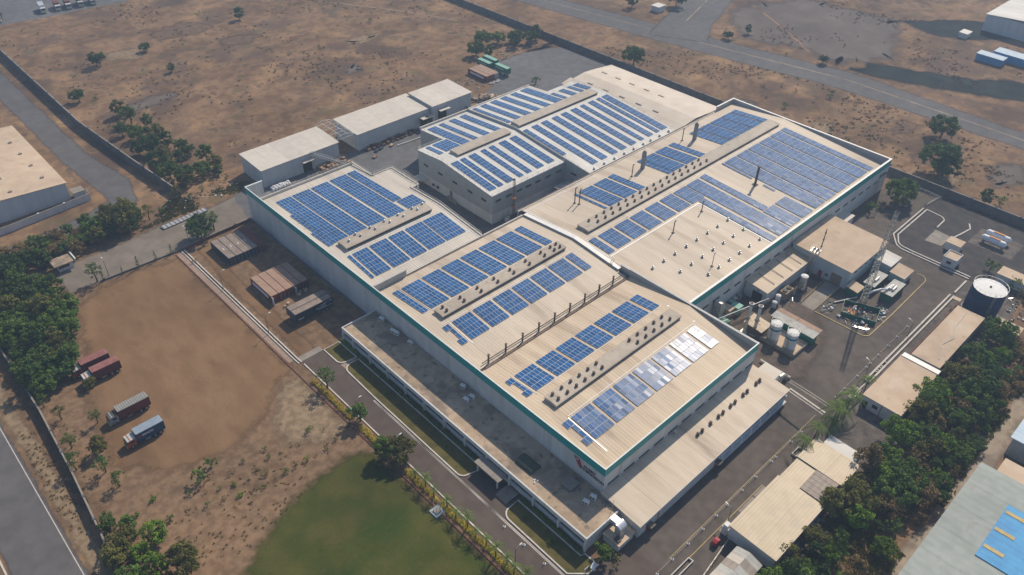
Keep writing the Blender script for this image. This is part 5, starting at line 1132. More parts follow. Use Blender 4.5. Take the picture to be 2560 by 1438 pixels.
# ---------------------------------------------------------------- parked trucks
def truck(label, x, y, L, body, top, cab, rz=0.0, roofm='cab_white', text=None, group='trucks parked on the bare ground', mark=False):
    """cab at -x, load body of length L behind it"""
    t = thing('parked_truck', label, 'truck', (x, y, 0), rz, group)
    ch = B()
    for yy in (-.55, .4): ch.box(-3.6, L - 1.5, yy, yy + .16, .75, 1.0)
    for xx in (-3, -1, 1, 3, L - 2): ch.box(xx, xx + .14, -1.0, 1.0, .8, .98)
    ch.build('chassis', 'black_paint', t, local=True)
    c = B().prism([(-3.95, .55), (-1.75, .55), (-1.75, 2.75), (-3.1, 2.75), (-3.5, 2.6), (-3.95, 1.55)], -1.2, 1.2, 'y').build('cab', cab, t, local=True)
    B().prism([(-3.68, 2.68), (-1.72, 2.86), (-1.72, 2.76), (-3.55, 2.6)], -1.25, 1.25, 'y').build('cab_roof', roofm, c, local=True)
    B().prism([(-3.93, 1.64), (-3.57, 2.5), (-3.62, 2.53), (-3.98, 1.66)], -1.05, 1.05, 'y').build('windscreen', 'glass', c, local=True)
    for s in (-1, 1):
        B().box(-3.1, -2.1, min(s*1.2, s*1.23), max(s*1.2, s*1.23), 1.65, 2.4).build('side_window', 'glass', c, local=True)
        B().cyl((-3.97, s*.9, .95), (-4.0, s*.9, .95), .14, n=10).build('headlight', 'frame_white', c, local=True)
        B().bar((-3.7, s*1.25, 1.8), (-3.85, s*1.5, 2.2), .05).build('mirror', 'black_paint', c, local=True)
    B().box(-4.15, -3.95, -1.2, 1.2, .45, .75).build('bumper', 'yellow', c, local=True)
    b = B(); n = int(L/.3)
    for s in (-1, 1):
        pts = [(-1.5 + (L + .0)*i/n, s*(1.24 - (.05 if (i//2) % 2 else 0))) for i in range(n + 1)]
        for a, e in zip(pts, pts[1:]): b.poly([(a[0], a[1], 1.08), (e[0], e[1], 1.08), (e[0], e[1], 3.62), (a[0], a[1], 3.62)])
    b.box(-1.5, L - 1.5, -1.16, 1.16, 1.05, 3.62)
    bd = b.build('load_body', body, t, local=True)
    rf = B(); n = int(L/.28)
    rf.box(-1.52, L - 1.48, -1.25, 1.25, 3.6, 3.66)
    for i in range(n): rf.box(-1.45 + i*.28, -1.33 + i*.28, -1.2, 1.2, 3.66, 3.71)
    rf.build('load_roof', top, t, local=True)
    fr = B()
    for xx in (-1.55, L - 1.57):
        for yy in (-1.26, 1.14): fr.box(xx, xx + .12, yy, yy + .12, 1.0, 3.68)
    fr.box(-1.5, L - 1.5, -1.27, -1.2, .98, 1.1); fr.box(-1.5, L - 1.5, 1.2, 1.27, .98, 1.1); fr.build('load_frame', body, t, local=True)
    for xx in (-2.9, L - 4.1, L - 2.8):
        for yy in (-1.2, .88):
            w = B().cyl((xx, yy, .5), (xx, yy + .32, .5), .5, n=16).build('wheel', 'rubber', t, local=True); B().cyl((xx, yy - .015, .5), (xx, yy + .335, .5), .27, n=12).build('rim', 'galv', w, local=True)
    B().box(L - 1.5, L - 1.4, -1.15, 1.15, .6, .75).build('rear_bar', 'kerb_white', t, local=True)
    B().box(.2, 1.5, -1.1, -.6, .45, .85).build('fuel_tank', 'galv', t, local=True)
    if mark: B().box(-1.15, -.35, -1.275, -1.25, 2.25, 2.95).build('red_mark', 'logo_red', bd, local=True)
    if text:
        for s, sz, px, pz in text:
            o = bpy.data.objects.new('lettering', text_mesh(s, sz, 'logo_white', 'lettering', 1.05, .03)); COL.objects.link(o); o.parent = bd; o.matrix_local = Matrix.Translation((px, -1.27, pz)) @ FACE_Y
    return t
truck('blue container truck with white lettering and orange cab', -66.0, 86.6, 6.6, 'cont_blue', 'blue_top', 'cab_orange', text=[('SEACO', .82, -.2, 2.3)], mark=True)
truck('red box truck with ribbed grey top and pale teal cab', -66.2, 96.5, 7.6, 'cont_red', 'grey_top', 'cab_teal', roofm='concrete_dark')
truck('maroon container truck with red and yellow cab, nearer of the close pair', -65.6, 114.0, 6.9, 'cont_maroon', 'maroon_top', 'cab_red')
truck('maroon container truck behind its close neighbour under the trees', -66.6, 118.6, 6.9, 'cont_maroon', 'maroon_top', 'cab_red')
# ---------------------------------------------------------------- utility yard
def flat_building(name, label, x0, x1, y0, y1, h, roof='roof_slab', wallm='wall_plain', slope=0.0, over=.25, cat='building', parapet=0.0, axis='y'):
    t = thing(name, label, cat, ((x0 + x1)/2, (y0 + y1)/2, 0))
    if axis == 'y':
        za, zb = h, h + slope
        for ya, z in ((y0, za), (y1 - .2, zb)): B().box(x0, x1, ya, ya + .2, 0, z - .12).build('wall', wallm, t)
        for xa in (x0, x1 - .2): B().prism([(y0 + .2, 0), (y1 - .2, 0), (y1 - .2, zb - .13), (y0 + .2, za - .13)], xa, xa + .2).build('wall', wallm, t)
        B().prism([(y0 - over, za), (y1 + over, zb), (y1 + over, zb - .12), (y0 - over, za - .12)], x0 - over, x1 + over).build('roof', roof, t)
    else:
        za, zb = h, h + slope
        for xa, z in ((x0, za), (x1 - .2, zb)): B().box(xa, xa + .2, y0, y1, 0, z - .12).build('wall', wallm, t)
        for ya in (y0, y1 - .2): B().prism([(x0 + .2, 0), (x1 - .2, 0), (x1 - .2, zb - .13), (x0 + .2, za - .13)], ya, ya + .2, 'y').build('wall', wallm, t)
        B().prism([(x0 - over, za), (x1 + over, zb), (x1 + over, zb - .12), (x0 - over, za - .12)], y0 - over, y1 + over, 'y').build('roof', roof, t)
    if parapet:
        for (a, b, c, e) in ((x0 - over, x1 + over, y0 - over, y0 - over + .2), (x0 - over, x1 + over, y1 + over - .2, y1 + over), (x0 - over, x0 - over + .2, y0, y1), (x1 + over - .2, x1 + over, y0, y1)):
            B().box(a, b, c, e, h, h + parapet).build('parapet', wallm, t)
    return t
u = flat_building('utility_building', 'tall utility building with broad tan roof beside the lattice mast', 113.0, 136.2, 1.4, 20.8, 6.6, 'roof_slab', 'wall_shed', .6, .4)
B().box(112.9, 112.96, 3.4, 6.8, 0, 3.6).build('roller_door', 'door_brown', u); B().box(112.9, 112.96, 9.6, 10.8, 0, 2.4).build('door', 'red_paint', u); B().box(112.9, 112.96, 7.6, 8.6, 1.4, 2.2).build('window', 'glass', u)
for i in range(6): B().box(116 + 3.2*i, 117.4 + 3.2*i, 1.32, 1.38, 4.6, 5.1).build('vent_louvre', 'louvre', u)
u = flat_building('compressor_house', 'long low tan roofed house against the side wall behind the tanks', 88.2, 112.8, 14.0, 21.2, 4.6, 'roof_tan', 'wall_shed', .7, .3)
B().box(88.1, 88.16, 15.2, 18.4, 0, 3.2).build('doorway', 'dark_opening', u); B().box(88.12, 88.18, 16.4, 17.2, 3.5, 3.9).build('sign_plate', 'green_container', u)
for x in (93, 98, 103, 108): B().bar((x, 14.6, 4.85), (x + .3, 20.6, 5.5), .12).build('roof_pipe', 'steel_dark', u)
u = flat_building('pump_shed', 'white roofed shed beside the utility building and mast', 128.6, 135.4, -4.2, 1.1, 4.0, 'roof_white', 'wall_shed', .3)
u = flat_building('pump_shed', 'tan roofed low shed at the tip of the utility island', 127.2, 133.4, -9.4, -5.0, 2.9, 'roof_slab', 'wall_shed', .3)
u = flat_building('cable_shed', 'small tan lean-to under the corner of the utility building', 111.0, 115.0, -2.8, .6, 2.4, 'roof_slab', 'green_paint', .5)
u = flat_building('side_door_porch', 'pale canopied porch on the long side wall beyond the utility building', 141.5, 147.5, 17.6, 21.3, 3.6, 'roof_cream', 'wall_shed', .2)
u = flat_building('generator_shed', 'long narrow shed with grey and tan roof behind the twin tanks', 82.2, 84.8, -4.6, 8.3, 3.0, 'roof_greysheet', 'green_paint', .25, .25, axis='x')
B().prism([(85.05, 3.28), (87.2, 3.0), (87.2, 2.9), (85.05, 3.18)], -4.8, 2.2, 'y').build('roof_sheet', 'cont_roof_tan', u); B().prism([(85.05, 3.28), (87.2, 3.0), (87.2, 2.9), (85.05, 3.18)], 2.3, 8.5, 'y').build('roof_sheet', 'cont_roof_tan', u)
u = flat_building('boiler_shed', 'corrugated tan lean-to roof at the foot of the twin stacks', 74.2, 79.0, 6.6, 12.0, 2.6, 'roof_tan', 'steel_dark', .5)
# tank bund and twin tanks
bd = thing('tank_bund', 'concrete bund holding the two white banded tanks', 'bund', (78, 1.5, 0))
B().box(74.4, 81.2, -3.8, 6.6, 0, .55).build('slab', 'roof_slab', bd)
for (a, b, c, e) in ((74.2, 81.4, -4.0, -3.75), (74.2, 74.45, -3.75, 6.6), (81.2, 81.4, -3.75, 6.6)): B().box(a, b, c, e, 0, 1.25).build('bund_wall', 'concrete', bd)
def tank(label, x, y, r, z0, h, mat='tank_white', stripe='stripe_blue', rail=True, group=None):
    t = thing('storage_tank', label, 'tank', (x, y, z0), 0, group)
    B().cyl((x, y, z0), (x, y, z0 + h), r, r, 28).build('shell', mat, t)
    B().lathe([(r*1.02, 0), (r*.6, .22), (.001, .35)], (x, y, z0 + h), 28).build('lid', 'frame_white', t)
    if stripe: B().cyl((x, y, z0 + h*.66), (x, y, z0 + h*.79), r*1.012, r*1.012, 28, False).build('stripe', stripe, t)
    if rail:
        b = B(); pts = [(x + r*math.cos(a*.524), y + r*math.sin(a*.524), z0 + h) for a in range(12)]
        for i, p in enumerate(pts): q = pts[(i + 1) % 12]; b.bar(p, (p[0], p[1], p[2] + .95), .05); b.bar((p[0], p[1], p[2] + .95), (q[0], q[1], q[2] + .95), .05)
        b.build('railing', 'galv_pale', t)
        lad = B()
        for s in (-.2, .2): lad.bar((x - r - .12, y + s, z0), (x - r - .12, y + s, z0 + h + .8), .06)
        for i in range(int(h/.4)): lad.bar((x - r - .12, y - .2, z0 + .3 + .4*i), (x - r - .12, y + .2, z0 + .3 + .4*i), .05)
        lad.build('ladder', 'yellow', t)
    return t
tank('white tank with teal band, the one nearer the side wall', 77.0, 4.2, 1.65, .55, 5.2, group='twin banded tanks')
tank('white tank with teal band, the one nearer the drive', 77.0, -.9, 1.65, .55, 5.2, group='twin banded tanks')
tank('tall small white tank before the compressor house', 91.3, 11.8, .75, .4, 2.9, stripe=None, rail=False)
tank('short small white tank before the compressor house', 89.0, 11.4, .7, .4, 1.9, stripe=None, rail=False)
tank('grey cylindrical scrubber vessel on legs beside the compressor house', 102.6, 10.4, 1.1, .8, 4.6, 'galv', None, False)
for i, (x, y) in enumerate(((73.9, 11.3), (74.9, 9.0))):
    t = stack('boiler_stack', ('rusty pale boiler stack closer to the side wall', 'rusty pale boiler stack closer to the tanks')[i], x, y, 0, 10.4, .48, 'galv_pale', True, group='twin boiler stacks')
    B().cyl((x, y, 9.6), (x, y, 10.42), .5, .5, 14).build('sooty_tip', 'rusty', t); B().lathe([(.5, 0), (.75, 0), (.75, .1), (.5, .1)], (x, y, 5.0), 14).build('flange', 'steel_dark', t)
    g = B(); rg = random.Random(i)
    for k in range(8): z = 1 + .6*k; a = rg.uniform(0, 6); g.bar((x, y, z), (x + 1.4*math.cos(a), y + 1.4*math.sin(a), z + rg.uniform(-.6, .6)), .07)
    g.build('pipework', 'orange', t)
rg = random.Random(41)
for i in range(12):
    x = 60.8 + 2.2*i + rg.uniform(-.3, .3); h = rg.uniform(1.0, 2.2)
    t = thing('equipment_cabinet', f'{O[i]} grey cabinet or unit in the row at the foot of the long side wall', 'cabinet', (x, 20.6, 0), 0, 'cabinets along the side wall')
    B().box(x - .7, x + .7, 20.0, 21.2, 0, h).build('casing', ('galv', 'mint', 'wall_grey', 'steel_grey')[i % 4], t); B().box(x - .5, x + .5, 19.95, 19.998, .3, h - .3).build('panel_door', ('frame_dark', 'galv')[i % 2], t)
for i, (y, z, m) in enumerate(((13.4, 2.8, 'galv'), (13.0, 3.2, 'pipe_white'), (12.6, 2.6, 'steel_dark'))):
    B().cyl((64, y + 6, z), (88, y, z), .13, n=8).build('yard_pipe', m, None, ('grey pipe running across the utility yard, upper of the bundle', 'white pipe running across the utility yard bundle', 'dark pipe running across the utility yard, lowest of the bundle')[i], 'pipe')
# big ducted air units by the wall
av = thing('duct_unit', 'large grey ducted air unit on a mint base against the side wall', 'air handler', (72, 19, 0))
B().box(68.6, 73.4, 15.8, 20.4, 0, 1.4).build('base_unit', 'mint', av)
B().box(71.2, 73.6, 18.6, 20.8, 1.4, 5.0).build('duct', 'galv', av)
pf = [(71.2, 5.0), (73.6, 5.0)] + [(73.6 - 2.4*(1 - math.cos(math.pi/2*i/6)), 5.0 + 2.0*math.sin(math.pi/2*i/6)) for i in range(1, 7)] + [(71.2, 7.0)]
B().prism(pf, 18.6, 20.8, 'y').build('duct_elbow', 'galv', av)
B().box(75.2, 77.8, 17.6, 20.4, 0, 2.6).build('filter_box', 'card', av); B().box(78.2, 80.8, 16.6, 19.4, 0, 2.4).build('fan_box', 'mint', av)
railing(av, [(69, 15.9, 1.4), (73.3, 15.9, 1.4)], .9, 1.2, 'steel_dark'); railing(av, [(70.6, 18.4, 1.4), (70.6, 21.0, 5.6)], .9, 1.0, 'steel_dark', 'stair_rail')
ct = thing('cooling_unit', 'brown cased cooling unit with round dark fans and pipes', 'cooling unit', (96.5, 12, 0))
B().box(94.4, 98.6, 10.8, 13.2, 0, 2.6).build('casing', 'door_brown', ct)
for x in (95.5, 97.5): B().cyl((x, 12, 2.6), (x, 12, 2.9), .75, n=16).build('fan', 'black_paint', ct)
rg = random.Random(17); g = B()
for k in range(14): g.bar((94.5 + rg.uniform(0, 7), 9.2 + rg.uniform(0, 3), 0), (94.5 + rg.uniform(0, 7), 9.2 + rg.uniform(0, 3), rg.uniform(2, 4.5)), .10)
g.build('pipework', 'steel_dark', ct)
tw = thing('pipe_tower', 'slim steel tower with a square platform of vents on top', 'tower', (111.6, 13.2, 0))
for dx in (-.6, .6):
    for dy in (-.6, .6): B().bar((111.4 + dx, 13.0 + dy, 0), (111.4 + dx, 13.0 + dy, 9.0), .14).build('leg', 'galv', tw)
g = B()
for i in range(6):
    z = 1.4*i
    for (a, b_) in (((-.6, -.6), (.6, -.6)), ((.6, -.6), (.6, .6)), ((.6, .6), (-.6, .6)), ((-.6, .6), (-.6, -.6))): g.bar((111.4 + a[0], 13 + a[1], z), (111.4 + b_[0], 13 + b_[1], z + 1.4), .07)
g.build('bracing', 'galv', tw)
B().box(110.1, 112.7, 11.7, 14.3, 9.0, 9.2).build('platform', 'galv', tw); railing(tw, [(110.1, 11.7, 9.2), (112.7, 11.7, 9.2), (112.7, 14.3, 9.2), (110.1, 14.3, 9.2), (110.1, 11.7, 9.2)], .8, .9)
for i in range(4): B().lathe([(.3, 0), (.3, .5), (.1, .7)], (110.8 + .9*(i % 2), 12.4 + 1.0*(i//2), 9.2), 10).build('vent_pipe', 'rusty', tw)
an = thing('antenna_mast', 'thin brown guyed mast leaning over the tan utility roof', 'mast', (116.2, 13.4, 0))
B().cyl((116.2, 13.4, 0), (116.2, 13.4, 14.6), .2, .13, 8).build('pole', 'steel_dark', an)
for z in (8, 10.5, 13): B().lathe([(.2, 0), (.32, 0), (.32, .2), (.2, .2)], (116.2, 13.4, z), 8).build('collar', 'steel_dark', an)
# lattice mast
lm = thing('lattice_mast', 'tall white lattice mast rising from the utility island', 'mast', (110.9, -5.2, 0))
H = 32.0; hw = lambda z: .85 - .40*z/H
for sx in (-1, 1):
    for sy in (-1, 1): B().cyl((110.9 + sx*hw(0), -5.2 + sy*hw(0), 0), (110.9 + sx*hw(H), -5.2 + sy*hw(H), H), .08, .055, 5).build('leg', 'mast_white', lm)
g = B(); n = 22
for i in range(n):
    z0, z1 = H*i/n, H*(i + 1)/n; a, b_ = hw(z0), hw(z1)
    for (p, q) in (((-1, -1), (1, -1)), ((1, -1), (1, 1)), ((1, 1), (-1, 1)), ((-1, 1), (-1, -1))):
        g.bar((110.9 + p[0]*a, -5.2 + p[1]*a, z0), (110.9 + q[0]*b_, -5.2 + q[1]*b_, z1), .06); g.bar((110.9 + q[0]*a, -5.2 + q[1]*a, z0), (110.9 + p[0]*b_, -5.2 + p[1]*b_, z1), .06)
        g.bar((110.9 + p[0]*a, -5.2 + p[1]*a, z0), (110.9 + q[0]*a, -5.2 + q[1]*a, z0), .07)
g.build('bracing', 'mast_white', lm); tag(lm.children[-1], kind='stuff')
# generators and duct
for i, (x0, y0, l) in enumerate(((116.2, -10.9, 'green generator container with twin silencers nearest the drive'), (116.6, -5.2, 'green generator container half hidden behind the lattice mast'))):
    t = thing('generator', l, 'generator', (x0 + 4.4, y0 + 1.7, 0))
    B().box(x0, x0 + 8.8, y0, y0 + 3.4, .15, 2.75).build('casing', 'green_paint', t); B().box(x0 - .1, x0 + 8.9, y0 - .1, y0 + 3.5, 2.75, 2.85).build('roof', 'roof_greysheet', t)
    for k in range(5): B().box(x0 + .8 + 1.6*k, x0 + 1.9 + 1.6*k, y0 - .04, y0 - .002, .7, 2.2).build('louvre', 'louvre', t)
    B().box(x0, x0 + 8.8, y0 + .2, y0 + 3.2, 0, .15).build('skid', 'steel_dark', t)
    for k in range(2 if i == 0 else 1): B().cyl((x0 + 2.6, y0 + 1.2 + .9*k, 3.2), (x0 + 5.2, y0 + 1.2 + .9*k, 3.2), .36, n=12).build('silencer', 'galv_pale', t)
B().tube([(120.5, -8.6, 3.4), (117.4, -8.3, 3.5), (115.4, -7.6, 4.2), (113.4, -6.2, 3.6), (111.8, -5.4, 2.8)], .32, 10).build('exhaust_duct', 'silver', None, 'silver exhaust duct bending from the generator to the lattice mast', 'duct')
B().cyl((104, .4, .5), (111.5, -3.0, .5), .26, n=8).build('ground_pipe', 'galv', None, 'fat grey pipe lying across the utility island', 'pipe')
# green scrap pen
pn = thing('scrap_pen', 'low green sheet pen full of metal scrap on the utility island', 'pen', (105, -7.5, .14))
for (a, b_) in (((100.6, -3.6), (106.4, -1.6)), ((106.4, -1.6), (110.2, -10.8)), ((110.2, -10.8), (103.6, -12.6)), ((103.6, -12.6), (100.6, -3.6))):
    B().strip([a, b_], .1, .14, 1.6).build('sheet', 'green_paint', pn)
rg = random.Random(31)
quad = [(101.4, -4.0), (106.0, -2.4), (109.4, -10.4), (104.0, -11.8)]
def scrapm(k):
    b = B(); r2 = random.Random(k)
    if k % 3 == 0: b.cbox((0, 0, .25), r2.uniform(.6, 1.4), r2.uniform(.4, .9), .5)
    elif k % 3 == 1: b.bar((-1.1, 0, .1), (1.1, .2, .25), .16)
    else: b.lathe([(.01, 0), (.35, 0), (.38, .6), (.2, .7), (.01, .7)], n=9)
    return b
SC = [scrapm(k).mesh('scrap', m) for k, m in enumerate(('scrap', 'silver', 'galv', 'card', 'scrap', 'cont_navy', 'bag_white', 'steel_dark', 'stripe_blue'))]
def scrap(poly, n, seed, label, group, z=.14, zs=.5):
    for (x, y) in spread(poly, .45, n, seed): inst(SC[rg.randrange(9)], 'scrap_piece', (x, y, z + rg.random()*zs), None, (rg.uniform(-.3, .3), rg.uniform(-.3, .3), rg.uniform(0, 3)), [rg.uniform(.35, .8)]*3, label=label, cat='scrap', group=group)
scrap(quad, 40, 5, 'piece of mixed metal scrap inside the green pen', 'scrap in the green pen')
scrap([(97.6, 1.6), (104, 1.8), (104.5, -.6), (98, -1.4)], 22, 6, 'piece of scrap heaped beside the loading ramp', 'scrap beside the ramp')
scrap([(97.4, -2), (99.6, -2.8), (102.6, -12.8), (98.8, -12.6)], 30, 7, 'piece of scrap strewn between pen and kerb on the drive side', 'scrap along the kerb')
scrap([(110.6, -9), (113, -9.6), (112.2, -13), (106, -13.2), (106.5, -12.2), (110.4, -11)], 22, 8, 'piece of scrap strewn at the outer end of the pen', 'scrap at the pen end')
for i in range(5): B().bar((98.2 + .2*i, -8.4 - .1*i, .3), (99.9 + .25*i, -12.2 - .06*i, .3), .18).build('silver_tube', 'silver', None, 'long silver tube in the bundle by the yellow kerb', 'tube', 'bundle of silver tubes')
for i in range(22): B().bar((101.6 + rg.random()*1.9, -4.2 - rg.random()*2.6, .3 + rg.random()*.6), (103.2 + rg.random()*2.2, -3.4 - rg.random()*2.8, .4 + rg.random()*.5), .13).build('wood_offcut', 'orange', None, 'orange brown timber offcut in the green pen corner', 'timber', 'timber offcuts in the pen')
for i, s in enumerate((0, 1)): railing(u, [(97, 2.6 + 4.6*s, 0), (112, 2.8 + 5.0*s, 0)], .9, 2.2, 'kerb_yellow', 'ramp_railing')
sg = flat_building('duct_house', 'curved silver duct housing behind the nearest roof corner', 60.2, 64.6, -5.6, -1.0, 2.4, 'roof_cream', 'galv', .2)
B().tube([(61, -6.2, 1.6), (62.4, -6.4, 2.6), (64, -6.6, 2.6), (65.4, -6.8, 1.4), (65.6, -6.8, 0)], .55, 12).build('duct', 'galv', sg)
B().tube([(66.5, 1.5, .6), (66.5, -7.6, .6)], .3, 8).build('ground_duct', 'galv_pale', None, 'pale duct lying on the yard behind the nearest roof corner', 'duct')

# ---------------------------------------------------------------- service buildings on the outer side of the drive
b1 = flat_building('service_building', 'largest tan roofed shed beside the tree belt, nearest the camera', 13.9, 32.6, -34.8, -23.9, 4.1, 'roof_shed_y', 'wall_white_x', .25, .3)
B().box(13.7, 15.6, -23.8, -22.2, 2.2, 2.4).build('tank_shelf', 'wall_plain', b1); B().box(13.9, 15.2, -23.4, -22.4, 2.4, 3.1).build('roof_tank', 'frame_white', b1); B().box(13.8, 15.4, -23.5, -22.3, 0, 2.2).build('tank_base', 'wall_plain', b1)
for i in range(9): B().cbox((18 + 1.7*i, -35.3, .5), 1.0, .7, 1.0).build('duct_box', 'concrete', b1)
b2 = flat_building('service_building', 'tan roofed shed patched with grey sheets beside the largest shed', 33.0, 41.0, -34.0, -24.0, 3.4, 'roof_shed_y', 'wall_white_x', .2, .2)
for i in range(5): B().box(34.0 + 1.45*i, 35.38 + 1.45*i, -34.2, -28.6, 3.62, 3.70).build('grey_sheet', 'roof_asbestos', b2)
b3 = flat_building('service_building', 'tan roofed shed by the palms, third along the drive', 41.6, 49.4, -34.6, -23.9, 3.7, 'roof_shed_y', 'wall_white_x', .2, .3)
b4 = flat_building('service_building', 'narrow white roofed building next to the bare concrete slab', 50.4, 53.6, -33.4, -25.6, 3.1, 'roof_white', 'wall_plain', .1, .15)
b5 = flat_building('service_building', 'white walled flat building overhung by a leafy tree', 71.4, 92.8, -34.2, -24.6, 4.0, 'roof_slab', 'wall_plain', 0, .2)
w = B().box(71.32, 71.38, -28.8, -27.4, 1.5, 2.6).build('window', 'frame_dark', b5); B().box(71.28, 71.32, -28.7, -27.5, 1.55, 2.55).build('pane', 'glass', w)
B().box(71.30, 71.38, -26.2, -24.9, 0, 2.3).build('doorway', 'dark_opening', b5); B().cyl((71.2, -29.6, 0), (71.2, -29.6, 4), .08, n=6).build('downpipe', 'steel_dark', b5)
B().box(92.2, 94.0, -34.4, -24.6, 3.95, 4.2).build('roof_strip', 'flashing', b5)
b6 = flat_building('service_building', 'long bare concrete roofed building beside the blue tank', 94.6, 124.0, -33.6, -26.4, 4.5, 'roof_slab', 'wall_grey', 0, .2)
B().tube([(97.5, -32.2, 4.58), (104, -30.2, 4.58), (109, -31.4, 4.58), (114, -29.6, 4.58), (122.5, -29.2, 4.58)], .12, 6).build('roof_hose', 'kerb_white', b6)
sg = thing('patched_shed', 'low patched tin roof shed with open front beside the largest shed', 'shed', (6, -30, 0))
for i in range(7):
    m = ('roof_greysheet', 'roof_white', 'roof_cream', 'roof_greysheet', 'roof_asbestos', 'roof_cream', 'roof_greysheet')[i]
    B().prism([(-27.2, 2.5), (-30.2, 3.3), (-30.2, 3.24), (-27.2, 2.44)], -2.0 + 2.0*i, -.03 + 2.0*i).build('roof_sheet', m, sg)
    B().prism([(-30.2, 3.3), (-33.4, 2.4), (-33.4, 2.34), (-30.2, 3.24)], -2.0 + 2.0*i, -.03 + 2.0*i).build('roof_sheet', ('roof_greysheet', 'roof_greysheet', 'roof_asbestos')[i % 3], sg)
for x in (-1.8, 3, 7.6, 11.8):
    for y in (-27.4, -33.2): B().bar((x, y, 0), (x, y, 2.4), .12).build('post', 'steel_dark', sg)
railing(sg, [(-2, -26.6, 0), (13.6, -24.6, 0)], 1.4, 1.6, 'galv_pale', 'fence')
rb = thing('red_bin', 'red covered hand cart beside the white fence', 'cart', (10.6, -23.1, 0))
B().prism([(9.7, .5), (11.5, .5), (11.4, 1.35), (10.6, 1.6), (9.8, 1.35)], -23.7, -22.6, 'y').build('box', 'red_paint', rb)
for x in (9.9, 11.2):
    for y in (-23.75, -22.5): B().cyl((x, y - .06, .3), (x, y + .06, .3), .3, n=10).build('wheel', 'rubber', rb)
# planters (white troughs) along the drive
for i, (xa, xb) in enumerate(((-4.5, 3.6), (44.2, 47.4), (71.6, 76.4), (80.6, 85.8), (86.6, 88.0), (88.8, 91.2))):
    t = thing('planter_trough', ('long white trough planter at the foot of the picture', 'white trough planter near the dark patched roof', 'white trough planter under the slim palm', 'double white trough planter before the tan flat roof', 'tiny square white planter', 'white trough planter at the end of the double wall')[i], 'planter', ((xa + xb)/2, -22.0, 0))
    for (a, b_, c, e) in ((xa, xb, -22.6, -22.4), (xa, xb, -21.5, -21.3), (xa, xa + .2, -22.4, -21.5), (xb - .2, xb, -22.4, -21.5)): B().box(a, b_, c, e, 0, .55).build('trough_wall', 'kerb_white', t)
    B().box(xa + .2, xb - .2, -22.4, -21.5, 0, .42).build('soil', 'dark_ground', t)
# pipes beside the concrete building
B().cyl((94, -25.0, .9), (131, -25.0, .9), .16, n=8).build('long_pipe', 'brick_red', None, 'long reddish pipe beside the concrete roofed building', 'pipe')
B().cyl((97, -25.6, .8), (116, -25.6, .8), .12, n=8).build('long_pipe', 'yellow', None, 'long yellow pipe beside the concrete roofed building', 'pipe')
B().cyl((63.5, -22.6, 3.2), (77.0, -22.9, 3.4), .2, n=8).build('overhead_pipe', 'roof_cream', None, 'pale overhead pipe crossing above the palms', 'pipe')
for x in (64.5, 76): B().bar((x, -22.7, 0), (x, -22.7, 3.2), .12).build('pipe_post', 'steel_dark', None, ('post under the overhead pipe near the palms', 'post under the overhead pipe near the flat building')[x > 70], 'post')
# blue tank
bt = thing('fire_water_tank', 'large dark blue round water tank with white top', 'tank', (133.0, -30.3, 0))
n = 40; b = B(); x, y, r = 133.0, -30.3, 4.6
for k in range(4): b.cyl((x, y, 2.15*k), (x, y, 2.15*k + 2.1), r, r, n, False); b.cyl((x, y, 2.15*k + 2.1), (x, y, 2.15*k + 2.15), r + .05, r + .05, n)
b.build('shell', 'tank_blue', bt)
B().lathe([(r - .05, 0), (r*.5, .2), (.001, .3)], (x, y, 8.65), n).build('roof', 'frame_white', bt); B().lathe([(.001, .0), (.3, 0), (.3, .3), (.001, .35)], (x, y, 8.95), 10).build('roof_vent', 'steel_dark', bt)
g = B()
for i in range(20): a = i*math.pi/10; p = (x + r*math.cos(a), y + r*math.sin(a), 8.6); q = (x + r*math.cos(a + math.pi/10), y + r*math.sin(a + math.pi/10), 8.6); g.bar(p, (p[0], p[1], 9.7), .06); g.bar((p[0], p[1], 9.7), (q[0], q[1], 9.7), .06)
g.build('railing', 'galv_pale', bt)
lad = B(); a = R(215); px, py = x + (r + .2)*math.cos(a), y + (r + .2)*math.sin(a); tx, ty = -math.sin(a)*.25, math.cos(a)*.25
for s in (-1, 1): lad.bar((px + s*tx, py + s*ty, 0), (px + s*tx, py + s*ty, 9.6), .06)
for i in range(22): lad.bar((px - tx, py - ty, .4 + .42*i), (px + tx, py + ty, .4 + .42*i), .05)
lad.build('ladder', 'galv', bt)
B().lathe([(r + .35, 0), (r + .35, .3), (r - .1, .3)], (x, y, 0), n).build('plinth', 'concrete', bt)
B().box(129.0, 130.6, -25.4, -23.4, 2.6, 2.75).build('valve_roof', 'roof_slab', None, 'small tan roof beside the blue tank', 'canopy')
b7 = flat_building('pump_house', 'low tan pump house roof behind the blue tank, half under the trees', 125.5, 130.5, -42.5, -36.0, 2.6, 'roof_slab', 'wall_grey', 0)
